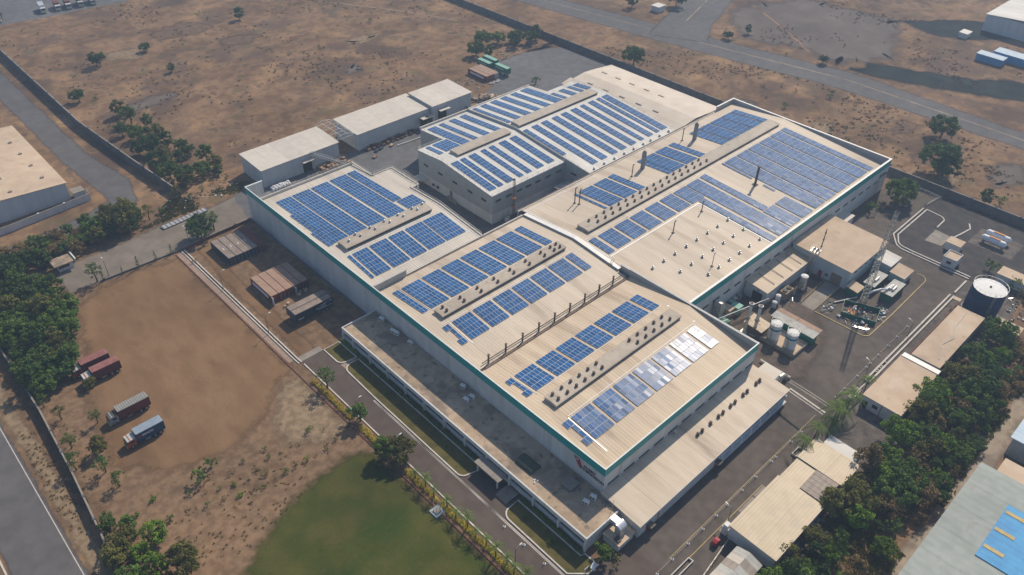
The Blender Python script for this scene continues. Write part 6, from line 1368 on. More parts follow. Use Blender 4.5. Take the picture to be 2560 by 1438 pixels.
# tank yard boxes
b8 = flat_building('kiosk', 'white kiosk with tan roof at the gas yard, farther one', 157.2, 161.2, -14.0, -9.6, 2.8, 'roof_slab', 'wall_plain', 0, .2)
b9 = flat_building('kiosk', 'white cube kiosk with parapet and dark window', 147.6, 152.6, -16.6, -12.6, 3.0, 'roof_slab', 'wall_plain', 0, .1, parapet=.35)
w = B().box(147.52, 147.58, -15.4, -14.0, 1.3, 2.2).build('window', 'frame_dark', b9); B().box(147.48, 147.52, -15.3, -14.1, 1.35, 2.15).build('pane', 'glass', w)
b10 = flat_building('kiosk', 'long low tan roofed room beyond the blue tank', 151.5, 156.5, -40, -27.6, 3.0, 'roof_slab', 'wall_plain', 0, .2)
for i, x in enumerate((170.6, 174.6)):
    t = thing('gas_tank', ('white horizontal gas tank on saddles, nearer one', 'white horizontal gas tank on saddles, farther one')[i], 'tank', (x, -19.6, 0), 0, 'gas tanks')
    B().cyl((x, -23, 1.9), (x, -16.4, 1.9), 1.0, n=18).build('shell', 'tank_white', t)
    for y, s in ((-23, -1), (-16.4, 1)): B().cyl((x, y, 1.9), (x, y + s*.6, 1.9), 1.0, .4, 18).build('end_cap', 'tank_white', t)
    for y in (-22.6, -16.8): B().box(x - 1.0, x + 1.0, y - .2, y + .2, 0, 1.3).build('saddle', 'concrete', t)
    B().box(x - .4, x + .4, -21.5, -18, 2.85, 3.0).build('walkway', 'orange', t)
patch('gas_pad', [(166.5, -27), (166.5, -13.5), (178.5, -13.5), (178.5, -27)], .08, 'concrete_dark')
# rack fence near the far corner of the yard
rf = thing('yard_fence', 'white rail fence along the rear corner of the side yard', 'fence', (186, 12, 0))
railing(rf, [(187.5, 19, 0), (186.5, 4, 0)], 1.1, 1.8, 'pipe_white', 'rail'); railing(rf, [(178.5, 5.4, 0), (186, 4.6, 0)], 1.1, 1.8, 'pipe_white', 'rail')

# ---------------------------------------------------------------- neighbours
nb = thing('neighbour_shed', 'neighbouring warehouse with tan ridge roof and blue grey wall by the lane', 'warehouse', (-52, 230, 0))
pf = [(-90, 6.0), (-66, 8.4), (-39, 6.6)]
B().prism(pf + [(x, z - .25) for x, z in reversed(pf)], 206, 262, 'y').build('roof', 'roof_slab', nb)
B().prism([(-89.5, 0), (-39.5, 0), (-39.5, 6.35), (-66, 8.1), (-89.5, 5.8)], 206.3, 206.6, 'y').build('gable_wall', 'wall_shed', nb)
B().box(-39.8, -39.5, 206.6, 261.7, 0, 6.35).build('side_wall', 'wall_white', nb)
for i in range(4):
    B().cbox((-44, 214 + 11*i, 7.1), .9, .9, .8).build('roof_vent', 'monitor', nb); B().cbox((-55, 210 + 11*i, 7.8), .9, .9, .8).build('roof_vent', 'monitor', nb)
wall('white compound wall with blue tint below the neighbouring warehouse', [(-100, 197.4), (-60, 199.2), (-34.5, 201.8), (-34.0, 206)], .3, 2.4, 'wall_plain')
gt = thing('corner_hut', 'small grey hut behind the end of the white compound wall', 'hut', (-36.5, 207, 0))
B().box(-38.4, -35, 204.6, 208.4, 0, 2.6).build('wall', 'wall_plain', gt); B().box(-38.7, -34.8, 204.4, 208.6, 2.6, 2.75).build('roof', 'concrete', gt)
ns = thing('neighbour_factory', 'neighbouring factory roof of sage sheets with bright blue section', 'factory', (60, -75, 0))
B().box(22, 69, -100, -54.2, 0, 5.4).build('wall', 'wall_grey', ns)
for i in range(6): B().prism([(-53.6, 5.6), (-100, 7.2), (-100, 7.0), (-53.6, 5.4)], 21.5 + 8*i, 21.5 + 8*i + 7.97).build('roof', 'roof_sage', ns)
B().prism([(-62.3, 6.10), (-78, 6.64), (-78, 6.52), (-62.3, 5.98)], 43.4, 61.2).build('blue_roof', 'roof_blue', ns)
for x in (46.5, 52.4, 58.4): B().prism([(-62.6, 6.2), (-66.5, 6.34), (-66.5, 6.26), (-62.6, 6.12)], x, x + 1.0).build('skylight', 'kerb_yellow', ns)
n2 = thing('neighbour_factory', 'neighbouring pale blue factory roof beyond the sage one', 'factory', (100, -72, 0))
B().box(82.4, 150, -95, -56, 0, 5.6).build('wall', 'wall_grey', n2)
for i in range(6): B().prism([(-55.4, 5.8), (-95, 7.0), (-95, 6.8), (-55.4, 5.6)], 82 + 11.4*i, 82 + 11.4*i + 11.37).build('roof', 'roof_paleblue', n2)
B().prism([(-57, 5.0), (-80, 5.6), (-80, 5.4), (-57, 4.8)], 69.2, 75.5).build('lean_roof', 'roof_slab', n2)
# far buildings top right and top left
fb = thing('far_warehouse', 'far white warehouse at the top corner beyond the highway', 'warehouse', (392, 40, 0))
B().box(372, 430, 20, 62, 0, 8.4).build('wall', 'wall_shed', fb); B().prism([(19.5, 8.5), (41, 9.8), (62.5, 8.5), (62.5, 8.3), (41, 9.6), (19.5, 8.3)], 371.5, 430.5).build('roof', 'roof_white', fb)
for i, (x0, x1, y0, y1, h) in enumerate(((328, 333.5, 36, 48, 3.2), (336, 343, 27, 43, 3.6), (352, 358, 62, 66, 2.6))):
    t = flat_building('site_cabin', ('pale blue roofed site cabin, nearest the highway', 'pale blue roofed site cabin behind the first', 'small pale cabin by the dark pit')[i], x0, x1, y0, y1, h, 'roof_paleblue' if i < 2 else 'roof_white', 'roof_blue' if i < 2 else 'wall_plain', .2)
fh = flat_building('roadside_hut', 'small white roofed hut beside the road junction', 262, 268, 190, 195, 3, 'roof_white', 'wall_plain', 0)
for i, (x, y, m, tp) in enumerate(((17, 402, 'tank_white', 'tank_white'), (24, 401, 'cont_maroon', 'maroon_top'), (29, 400, 'cont_maroon', 'maroon_top'), (35, 399.5, 'green_container', 'mint'), (41, 398.5, 'cont_navy', 'cont_roof'))):
    truck(('white far truck parked first at the distant terminal', 'maroon far truck second at the distant terminal', 'maroon far truck third at the distant terminal', 'green far truck at the distant terminal', 'dark far truck last at the distant terminal')[i], x, y, 7, m, tp, 'cab_white', R(80), group='far trucks at the terminal')
truck('yellow topped far truck at the very top corner', -4, 402, 6, 'cont_navy', 'yellow', 'cab_white', R(70), group='far trucks at the terminal')
# gate, booth, gate leaves along the access road
bo = thing('guard_booth', 'small white guard booth with dark window at the entrance', 'booth', (-55, 168.2, 0))
B().box(-57.2, -52.8, 166.6, 169.8, 0, 2.6).build('wall', 'wall_plain', bo); B().box(-58.2, -51.8, 165.6, 170.6, 2.6, 2.85).build('roof', 'annex_roof', bo)
B().box(-52.2, -51.8, 165.6, 170.6, 2.85, 3.3).build('parapet', 'wall_plain', bo)
w = B().box(-57.0, -53.9, 166.52, 166.58, 1.1, 2.1).build('window', 'frame_dark', bo); B().box(-56.9, -54.0, 166.48, 166.52, 1.15, 2.05).build('pane', 'glass', bo)
sl = thing('sliding_gate', 'low grey slatted sliding gate lying along the access road', 'gate', (-16.5, 169.6, 0))
B().strip([(-24.4, 168.6), (-8.4, 169.8)], 2.2, .25, .45).build('deck', 'galv', sl)
for i in range(12): a = i/11; B().cbox((-24.2 + 15.6*a, 168.7 + 1.1*a, .5), .12, 2.3, .14, .075).build('slat', 'steel_dark', sl)
pw = thing('road_edge_wall', 'low kerb wall with fence posts between access road and truck yard', 'wall', (-38, 153.6, 0))
B().strip([(-50, 153.9), (-24.6, 153.2)], .25, 0, .5).build('wall_panel', 'compound', pw); 
wall('low red and grey wall from the entrance drive to the factory corner', [(-24.4, 153.0), (-12, 153.6), (-.4, 154.0)], .3, 1.0, 'brick_red')
# ---------------------------------------------------------------- vegetation
for i, m in enumerate(('leaf_green', 'leaf_dark', 'leaf_olive', 'leaf_bright', 'leaf_dry')):
    tree_kind('r%d' % i, 10 + i, 2.6, 4.2, 1.6, m, nclump=58, per=120, leaf=.23)
    tree_kind('w%d' % i, 30 + i, 3.4, 3.2, 2.2, m, nclump=66, per=95, leaf=.24, shape='flat')
tree_kind('sparse', 51, 2.5, 3.0, 2.4, 'leaf_olive', nclump=30, per=60, leaf=.2)
tree_kind('sparse4', 53, 2.7, 3.4, 1.8, 'leaf_dry', nclump=30, per=55, leaf=.2)
tree_kind('sparse2', 52, 2.2, 3.2, 2.6, 'leaf_green', nclump=30, per=80, leaf=.2)
tree_kind('b0', 61, 1.2, 1.3, .3, 'leaf_green', nclump=16, per=150, leaf=.17, r0=.07)
tree_kind('b1', 62, 1.2, 1.2, .3, 'leaf_olive', nclump=14, per=130, leaf=.17, r0=.07)
tree_kind('b2', 63, 1.1, 1.0, .25, 'leaf_dry', nclump=12, per=90, leaf=.16, r0=.06)
tree_kind('b3', 64, 1.3, 1.4, .3, 'leaf_bright', nclump=16, per=150, leaf=.17, r0=.07)
tree_kind('cyp', 71, .75, 3.6, .3, 'leaf_dark', nclump=36, per=210, leaf=.13, r0=.1, shape='cone')
vr = random.Random(77)
GRP = lambda k, s: s
def grove(pts, kinds, smin, smax, label, group, cat='tree', name='tree'):
    for (x, y) in pts:
        k = vr.choice(kinds); s = vr.uniform(smin, smax); sz = 'large' if s > smin + .66*(smax - smin) else ('middle sized' if s > smin + .33*(smax - smin) else 'small')
        m = TREES[k][0].materials[0].name.split('.')[0]; cl = {'leaf_green': 'green', 'leaf_dark': 'dark green', 'leaf_olive': 'olive', 'leaf_bright': 'bright green', 'leaf_dry': 'dry brown'}[m]
        shp = 'spreading ' if k[0] == 'w' else ''
        tree(k, x, y, s, f'{sz} {shp}{cl} {label}', cat, f'{sz} {shp}{cl} {group}', name, rg=vr, sz=vr.uniform(.85, 1.15))
# the tree belt on the outer side, in stretches that its neighbours tell apart
BELT = [((0, 34), 'beside the largest tan shed'), ((34, 58), 'behind the palms and patched roofs'), ((58, 96), 'around the white walled flat building'), ((96, 126), 'behind the long concrete roof')]
allp = spread([(-6, -37.5), (14, -37.5), (34, -37), (56, -35.5), (70, -36.5), (95, -36.5), (124, -36), (124, -50), (60, -50.8), (-6, -50.5)], 3.1, 125, 91, 9000)
for (xa, xb), where in BELT:
    pts = [p for p in allp if xa <= p[0] + (6 if xa == 0 else 0) < xb]
    for (x, y) in pts:
        k = vr.choice(['r0', 'r1', 'w1', 'w0', 'w0', 'r2', 'w4', 'r4', 'r3', 'w2', 'sparse', 'sparse2', 'sparse4', 'w3'])
        kind = {'0': 'green', '1': 'dark green', '2': 'olive', '3': 'bright green', '4': 'dry brown', 'p': 'thin'}[k[1]]
        s = vr.uniform(.6, 1.35); kind = ('tall ' if s > 1.1 else ('low ' if s < .8 else '')) + kind
        tree(k, x, y, s*(1.0 if y > -47 else .75), f'{kind} tree in the tree belt {where}', 'tree', f'{kind} belt trees {where}', rg=vr, sz=vr.uniform(.8, 1.15))
for (x, y, k, s, l) in ((75.5, -36.2, 'sparse', 1.35, 'thin brownish tree overhanging the near corner of the white walled flat building'), (80.4, -36.0, 'sparse2', 1.4, 'leafy tree overhanging the roof edge of the white walled flat building'), (84.5, -37.0, 'w3', 1.25, 'bright leafy tree leaning over the tan flat roof from the belt'),
                        (57.5, -38.5, 'r3', 1.1, 'vivid green tree in the belt beside the bare slab'), (52, -41, 'w3', 1.2, 'vivid spreading tree deep in the belt behind the white roof'), (36.0, -36.0, 'r2', 1.25, 'yellowish green tree at the back of the patched roof'), (40.5, -38.2, 'w2', 1.2, 'yellowish spreading tree behind the patched roof'), (17.5, -36.4, 'sparse', 1.1, 'bare twiggy tree touching the corner of the largest shed'),
                        (172.0, 13.6, 'w0', 1.5, 'big leafy tree near the far end of the long side wall'), (176.5, 12.4, 'r0', 1.35, 'leafy tree behind the big one near the far wall end'), (159.5, 17.3, 'b0', 2.2, 'dark bush against the long side wall'), (164, 16.2, 'b2', 2.0, 'dry bush against the long side wall'),
                        (85.2, 167.8, 'r0', .8, 'green tree growing at the porch of the longest storage shed'), (105.4, 166.6, 'b0', 1.6, 'round bush at the tallest storage shed'), (146.6, 168.2, 'b0', 2.1, 'lone dark shrub on the rear gravel yard'),
                        (-16.8, 156.2, 'w1', 1.25, 'spreading dark tree beside the entrance road near the containers'), (-12.4, 156.6, 'sparse2', 1.2, 'thin tree beside the spreading one on the entrance road'), (-50.6, 154.6, 'sparse2', 1.15, 'slim leafy tree at the entrance end of the truck yard'),
                        (-24.8, 144.4, 'b2', 1.1, 'small dry shrub beside the drain kerb'), (-24.6, 71.4, 'sparse2', 1.2, 'airy tree over the drive at the end of the container yard'), (-25.0, 56.4, 'r0', .95, 'round tree beside the drive between hedge gaps'),
                        (-27.2, 43.6, 'r0', 1.05, 'dense round tree at the lawn corner'), (-24.6, 41.0, 'w2', 1.05, 'wide olive tree over the drive beside the dense round one'), (-26.0, 38.8, 'r2', .7, 'smaller tree behind the wide olive one by the drive'),
                        (155, -24.5, 'b0', 2.4, 'green bush behind the blue tank'), (151.8, -33, 'b0', 2.2, 'green bush beside the long low room'), (148.5, -36, 'b1', 2.0, 'olive bush near the long low room'), (-10.2, -9.4, 'r0', .8, 'bushy tree at the near end of the office block'), (-8.2, -11.4, 'b1', 1.6, 'olive bush beside the bushy tree at the office end')):
    tree(k, x, y, s, l, rg=vr, cat='tree' if k[0] in 'rws' else 'bush', name='tree' if k[0] in 'rws' else 'bush')
for i, (x, y, s) in enumerate(((-28.2, 153.2, 1.0), (-33.3, 153.2, 1.0), (-38.8, 153.0, 1.2), (-43.5, 153.2, .8), (-48.9, 153.8, .95))):
    tree('cyp', x, y, s, f'{O[i]} narrow cypress from the drive along the truck yard edge', rg=vr, name='cypress_tree')
grove(spread([(-62, 158), (-60.5, 150), (-66, 127), (-70, 119), (-79, 117), (-79.5, 140), (-80, 160), (-70, 162)], 3.0, 60, 93), ['r0', 'r1', 'w1', 'w0', 'w0', 'r2', 'w2', 'r0', 'sparse2'], .8, 1.35, 'tree in the grove beside the truck yard', 'grove beside the truck yard')
grove(spread([(-84, 173), (-62, 172), (-47, 172.5), (-30, 174), (-26, 178), (-33, 184), (-60, 183.5), (-84, 182)], 3.0, 44, 94), ['r1', 'r0', 'w1', 'r2', 'w4', 'w0'], .75, 1.15, 'tree in the thicket along the entrance road', 'thicket behind the booth')
tree('w2', -33.2, 176.0, 1.5, 'tall thin stemmed tree rising above the entrance thicket', rg=vr, sz=1.2)
grove([(-25.1, 176.5), (-20, 178.2), (-17, 179), (-13.5, 180.5), (-9, 179), (-4, 182), (1, 184), (6, 183.5)], ['b2', 'b1', 'b0', 'sparse'], .9, 1.6, 'bush on the bank above the access road', 'bushes on the bank above the access road', 'bush', 'bush')
grove([(-68.4, 112.0), (-72, 99), (-74.8, 89.4), (-76.4, 82.9), (-75.6, 76.9), (-79.6, 113), (-77.9, 106), (-79.4, 95.3), (-81, 88)], ['sparse2', 'r2', 'sparse', 'r0'], .6, .95, 'tree between the trucks and the road', 'roadside trees by the trucks')
grove([(-82.0, 67.1), (-81.4, 60.4), (-79.6, 55.8), (-78.4, 49.9), (-78.6, 63.4), (-84, 57), (-80.5, 44), (-84, 50), (-77, 43), (-74, 47), (-82, 38), (-76, 36)], ['r0', 'w0', 'r2', 'r3', 'w2'], .8, 1.15, 'roadside tree by the lawn corner', 'roadside trees by the lawn')
tree('r3', -75.6, 57.2, 1.05, 'bright green lone tree on the brown slope by the lawn', rg=vr); tree('b0', -61.7, 66.4, 2.0, 'dark round bush on the yard edge, larger of two', rg=vr, name='bush', cat='bush'); tree('b0', -58.4, 68.2, 1.6, 'dark round bush on the yard edge, smaller of two', rg=vr, name='bush', cat='bush')
grove([(-76, 66.5), (-71.1, 60.5), (-65.2, 64.4), (-63.9, 58.6), (-60.6, 57.6), (-57.3, 56.3), (-56.9, 59.7), (-71.8, 55.1), (-71.7, 68.2), (-66, 59.4), (-62.6, 62), (-59.5, 61)], ['b0', 'b1', 'b2', 'b3'], .5, .95, 'young shrub on the brown slope', 'young shrubs on the slope', 'bush', 'bush')
grove([(-53.9, 55.4), (-52.3, 54.6), (-49.2, 54.8), (-46.2, 55), (-43.7, 55.2), (-41, 54.8), (-38.7, 54.6), (-35.7, 54.6), (-32.8, 55.4), (-29.8, 56.3), (-27.9, 56.8), (-50.9, 60.4), (-47.1, 61.5), (-44.4, 60.7), (-50, 57.6), (-53.9, 58.7), (-40, 60), (-36, 62), (-33, 60), (-46.5, 64), (-52, 64.5), (-55.5, 63.5)], ['b1', 'b2', 'b0'], .5, 1.0, 'planted shrub in the row above the lawn', 'shrub row above the lawn', 'bush', 'bush')
grove([(87.7, 325.3), (34.5, 316), (56.8, 326.1), (10.5, 313), (32.9, 285.5), (136.6, 279.5), (75.4, 335.8), (67.7, 255.2), (-9.0, 281.2), (-3.3, 278.8)], ['w1', 'r1', 'b0', 'b1', 'b0'], .7, 1.2, 'lone tree on the scrub field behind the factory', 'trees scattered on the scrub field')
grove([(-1.9, 257.7), (-1.2, 247.6), (-5.0, 233.1), (-.7, 233.7), (-5.1, 218.4), (-9.5, 221.3), (.8, 219.4), (-.7, 204.5), (3.6, 208.6), (-5.8, 205), (-9.5, 207.1), (1.3, 227.5), (-5, 190.2), (5.2, 187.8), (7, 192.7), (1.2, 191.1), (-6.9, 187.7), (4, 214), (-4, 211), (-2.5, 226), (2, 240), (-8, 240), (7, 200), (-8.5, 197)], ['r0', 'r1', 'w1', 'w0', 'r2'], .75, 1.2, 'tree in the copse inside the field boundary wall', 'copse beside the boundary wall')
grove([(148.3, 209.9), (158.7, 216.9), (166.4, 214.1), (174.9, 210.2), (184.3, 205.6), (152, 205), (170, 206), (179, 204)], ['w1', 'r1', 'b1', 'w0'], .8, 1.25, 'tree in the line above the rear gravel yard', 'trees above the rear yard')
tree('w1', 195.2, 152.4, 1.6, 'round dark tree just outside the rear boundary wall', rg=vr)
grove([(268.8, 150.9), (258.5, 142.6), (272.7, 140.2), (262.7, 112.1), (266.3, 94.7)], ['w1', 'r1', 'b0', 'w0'], .5, .9, 'tree beyond the highway near the road junction', 'trees beyond the highway')
grove([(228, 93.3), (228.3, 86.5), (233.7, 72.6), (237.3, 62.2), (239, 48.9), (222, 99), (210, 81.2), (225, 110)], ['b1', 'b0', 'b2', 'b2'], .9, 1.8, 'bush between boundary wall and highway', 'bushes before the highway', 'bush', 'bush')
for (x, y, k, s, l) in ((205.4, 13.0, 'w1', 1.9, 'big dark tree outside the boundary wall near the gas yard'), (201.8, 10.2, 'r1', 1.7, 'dark tree leaning on the big one outside the boundary wall'), (233.4, 24.3, 'w0', 1.6, 'broad tree standing alone below the highway bend'), (195.2, -8, 'r1', 1.0, 'small tree over the boundary wall, behind the gas tanks'), (198.6, -12, 'b0', 2.0, 'bush outside the boundary wall behind the gas tanks'), (278.5, 190.5, 'w1', 1.4, 'tree beside the white hut at the road junction'), (258, 205, 'r1', 1.3, 'tree left of the white hut at the road junction')):
    tree(k, x, y, s, l, rg=vr, cat='tree' if k[0] in 'rw' else 'bush', name='tree' if k[0] in 'rw' else 'bush')
# dry brush and weeds, too many to count
def brush(name, label, polys, n, seed, mat, rmin, rmax, leaf):
    rg = random.Random(seed); vs = []; fs = []; got = 0
    for P in polys:
        x0, x1 = min(p[0] for p in P), max(p[0] for p in P); y0, y1 = min(p[1] for p in P), max(p[1] for p in P); k = 0; tries = 0
        while k < n//len(polys) and tries < n*8:
            tries += 1
            x, y = rg.uniform(x0, x1), rg.uniform(y0, y1)
            if not in_poly(x, y, P): continue
            if mnoise.noise(Vector((x*.03, y*.03, seed))) + .6*mnoise.noise(Vector((x*.11, y*.11, seed + 3))) < rg.uniform(.05, .4): continue
            k += 1; r = rg.uniform(rmin, rmax)
            for _ in range(9):
                a = rg.uniform(0, 6.28); rr = r*math.sqrt(rg.random()); h = r*rg.uniform(.2, .9); p = (x + rr*math.cos(a), y + rr*math.sin(a)); t = rg.uniform(0, 6.28); s = leaf*rg.uniform(.6, 1.3)
                i0 = len(vs); vs += [(p[0] - s*math.cos(t), p[1] - s*math.sin(t), h*.1), (p[0] + s*math.cos(t), p[1] + s*math.sin(t), h*.1), (p[0] + rg.uniform(-.3, .3), p[1] + rg.uniform(-.3, .3), h + .15)]; fs.append((i0, i0 + 1, i0 + 2))
    b = B(); b.v = vs; b.f = fs
    o = b.build(name, mat, local=True, kind='stuff'); o['label'] = label; return o
FIELD = [(-12, 190), (120, 186), (148, 202), (186, 202), (186, 330), (90, 400), (-14, 380)]
EAST = [(192, -40), (192, 190), (232, 150), (246, 75), (245, -40)]
EAST2 = [(268, 160), (275, 95), (275, -20), (360, 20), (360, 160)]
BANK = [(-82, -20), (-80, 110), (-66, 74), (-54, 62), (-28, 60), (-28, 52), (-66, 42), (-74, 20)]
BELTG = [(-8, -36), (130, -36), (130, -52), (-8, -52)]
brush('dry_brush', 'dry brown brush covering the scrub field', [FIELD, EAST, EAST2], 1500, 5, 'dry_brush', .25, .6, .24)
brush('green_weeds', 'low green weeds dotted over the scrub field', [FIELD, EAST], 420, 6, 'leaf_olive', .3, .8, .24)
brush('slope_weeds', 'dry weeds on the brown slope and roadside', [BANK, [(-88, -20), (-88, 150), (-83, 150), (-84, -20)]], 420, 7, 'leaf_dry', .15, .35, .13)
brush('undergrowth', 'leafy undergrowth below the tree belt', [BELTG], 1500, 8, 'leaf_olive', .4, .9, .28)
brush('bank_weeds', 'weeds on the bank above the access road', [[(-30, 172), (10, 173), (12, 186), (-12, 190), (-26, 180)]], 500, 9, 'leaf_olive', .3, .8, .22)
# hedges
def hedge(label, pts, w, h, mat, seed, dens=26, leaf=.14, name='hedge'):
    rg = random.Random(seed); cl = []
    for a, b_ in zip(pts, pts[1:]):
        a = Vector(a); b_ = Vector(b_); L = (b_ - a).length; n = int(L/.55); d = (b_ - a).normalized(); nn = Vector((-d.y, d.x))
        for i in range(n):
            for k in range(2):
                p = a.lerp(b_, (i + rg.random())/n) + nn*rg.uniform(-w*.35, w*.35); cl.append(((p.x, p.y, h*rg.uniform(.35, .72)), w*rg.uniform(.28, .45)))
    vs, fs = leaf_cloud(rg, cl, dens/(w*w*.13), leaf, .9); b = B(); b.v = vs; b.f = fs
    t = thing(name, label, 'hedge', (pts[0][0], pts[0][1], 0)); b.build('foliage', mat, t)
    s = B(); s.strip(pts, w*.5, 0, h*.45); s.build('stems', mat, t)
hedge('clipped yellow green hedge beside the drive, beyond the round tree', [(-26.0, 76), (-26.0, 58.5)], 1.7, .9, 'leaf_yellow', 1, 40)
hedge('clipped yellow green hedge beside the drive, up to the lawn corner', [(-26.0, 55), (-26.0, 45.5)], 1.7, .9, 'leaf_yellow', 2, 40)
hedge('palm lined yellow green hedge between drive and lawn', [(-25.9, 37), (-25.8, -24)], 1.5, .8, 'leaf_yellow', 3, 36)
hedge('dark green hedge along the office wall, long middle stretch', [(-11.9, 75.4), (-11.9, 27)], 1.1, 1.0, 'leaf_green', 4)
hedge('dark green hedge along the office wall near the entrance steps', [(-11.9, 13.2), (-11.9, -5.2)], 1.1, 1.0, 'leaf_green', 5)
hedge('short green hedge at the far end of the office wall', [(-11.9, 84), (-11.9, 77)], 1.1, 1.0, 'leaf_bright', 6)
# palms
def palm_mesh(seed, h, nf=15, L=1.9):
    rg = random.Random(seed); b = B()
    for i in range(nf):
        a = 6.283*i/nf + rg.uniform(-.2, .2); up = rg.uniform(.35, 1.1); l = L*rg.uniform(.8, 1.15); pts = []
        for k in range(7):
            t = k/6; pts.append(Vector((l*t*math.cos(a), l*t*math.sin(a), h + up*l*t*.75 - 1.05*l*t*t)))
        side = Vector((-math.sin(a), math.cos(a), 0))
        for k in range(6):
            p, q = pts[k], pts[k + 1]; w = .36*L/1.9*(1.0 - abs(k - 2.2)/5.2)
            for s in (-1, 1):
                for e in range(2):
                    m = p.lerp(q, e*.5); m2 = p.lerp(q, e*.5 + .34); tip = m2 + side*s*w + (q - p)*.55 + Vector((0, 0, -.16)); b.add([m, m2, tip], [(0, 1, 2)])
    return b.mesh('fronds', 'leaf_palm')
def ptrunk(h):
    b = B()
    for k in range(6): b.cyl((.04*math.sin(k), .03*k, h*k/6 - (.1 if k == 0 else 0)), (.04*math.sin(k + 1), .03*(k + 1), h*(k + 1)/6 + .01), .16 - .012*k, .15 - .012*k, 7)
    return b.mesh('trunk', 'trunk')
PMS = [(palm_mesh(k, 2.6 + .3*k, L=1.7), ptrunk(2.6 + .3*k)) for k in range(3)] + [(palm_mesh(9, 4.6, 18, 2.6), ptrunk(4.6)), (palm_mesh(12, 5.2, 18, 2.8), ptrunk(5.2))]
def palm(i, x, y, s, label, group=None):
    t = thing('palm_tree', label, 'palm', (x, y, 0), vr.uniform(0, 6), group); t.scale = (s, s, s); inst(PMS[i][1], 'trunk', (0, 0, 0), t); inst(PMS[i][0], 'fronds', (0, 0, 0), t)
for i, y in enumerate((33.4, 30.0, 26.4, 22.6, 18.8, 15.6, 12.4, 9.6, 6.2, 3.4, .6, -2.4, -6)): palm(i % 3, -26.0 + .5*(i % 2), y, vr.uniform(1.0, 1.35), f'{O[i]} young palm from the trees along the lawn hedge')
for i, (x, y, s) in enumerate(((77.4, -22.9, .72), (66.2, -23.4, 1.0), (63.4, -23.0, .95), (58.2, -23.6, 1.1), (55.8, -24.2, .95), (51.6, -22.8, .8), (46.2, -22.6, .85))):
    palm(3 + i % 2, x, y, s*1.35, ('slim palm by the white trough before the flat building', 'tall palm right under the overhead pipe', 'tall palm beside the one under the overhead pipe', 'broadest palm over the bare slab corner', 'palm behind the broadest one', 'lower palm near the white roofed building', 'palm spreading by the drain corner')[i])
# agaves and small garden plants
def agave_mesh(seed, r=.9, n=26):
    rg = random.Random(seed); b = B()
    for i in range(n):
        a = 2.4*i; e = .25 + 1.1*i/n; d = Vector((math.cos(a)*math.cos(e), math.sin(a)*math.cos(e), math.sin(e))); s = Vector((-math.sin(a), math.cos(a), 0))*.09
        m = d*r*.55 + Vector((0, 0, .08)); b.add([Vector((0, 0, .05)), m - s, d*r, m + s], [(0, 1, 2, 3)])
    return b.mesh('rosette', 'leaf_palm')
AG = agave_mesh(2)
for i, (x, y, s, l) in enumerate(((-14.8, .9, 1.5, 'large spiky yellow green agave in the garden bed near the office end'), (-14.8, 9.2, 1.1, 'pale spiky agave in the garden bed near the entrance'), (-14.6, 80.5, .7, 'small spiky plant in the far garden bed'), (-14.7, 69, .75, 'first spiky plant in the long garden bed from its far end'), (-14.5, 59.5, .8, 'second spiky plant in the long garden bed from its far end'), (-14.4, 53, .8, 'third spiky plant in the long garden bed from its far end'), (-14.4, 44, .6, 'fourth spiky plant in the long garden bed from its far end'), (-14.6, 36, .7, 'fifth spiky plant in the long garden bed from its far end'), (-14.9, 30.5, .7, 'last spiky plant in the long garden bed'))):
    t = thing('agave', l, 'plant', (x, y, .1)); t.scale = (s, s, s); inst(AG, 'rosette', (0, 0, 0), t)
# ---------------------------------------------------------------- street furniture
def bollard_parts():
    return B().lathe([(.34, 0), (.34, .1), (.12, .28)], n=12).mesh('base', 'frame_white'), [(B().cyl((0, 0, .2 + .2*k), (0, 0, .4 + .2*k), .07, n=8).mesh('band', 'black_paint' if k % 2 else 'yellow')) for k in range(5)]
BB, BK = bollard_parts()
def bollard(x, y, label, group=None):
    t = thing('bollard', label, 'bollard', (x, y, .02), 0, group); inst(BB, 'base', (0, 0, 0), t)
    for m in BK: inst(m, 'band', (0, 0, 0), t)
bx = [-4.2, .9, 6.4, 11.7, 16.8, 20.9, 26.8, 32.4, 39.0, 40.9, 47.8, 52.4, 69.5, 74.2, 81.0, 86.0, 88.2, 93.0, 98.5, 104.0, 110.5]
for i, x in enumerate(bx): bollard(x, -19.2, f'{O[i] if i < 20 else "last"} striped bollard with white foot along the side drive', None)
for i, y in enumerate((10.5, 4.4, -1.7)): bollard(-19.5, y, ('yellow striped bollard on the front drive, farthest of three', 'yellow striped bollard on the front drive, middle of three', 'yellow striped bollard on the front drive, nearest of three')[i])
for i, (a, b_) in enumerate(zip(bx, bx[1:])):
    if b_ - a < 9: B().tube([(a, -19.2, .95), ((a + b_)/2, -19.2, .72), (b_, -19.2, .95)], .025, 5).build('barrier_chain', 'kerb_white', None, f'thin chain after the {O[i]} striped bollard of the side drive', 'chain', 'chains between bollards')
lp = random.Random(4)
def lamp(x, y, h, label, rz=0.0):
    t = thing('lamp_post', label, 'lamp post', (x, y, 0), rz)
    B().cyl((0, 0, -.1), (0, 0, h), .09, .055, 8).build('pole', 'steel_dark', t, local=True); B().tube([(0, 0, h - .1), (.5, 0, h + .25), (1.3, 0, h + .3)], .045, 6).build('arm', 'galv', t, local=True)
    B().box(1.1, 1.8, -.12, .12, h + .22, h + .34).build('lamp_head', 'frame_white', t, local=True); B().box(-.18, .18, -.18, .18, 0, .25).build('foot', 'concrete', t, local=True)
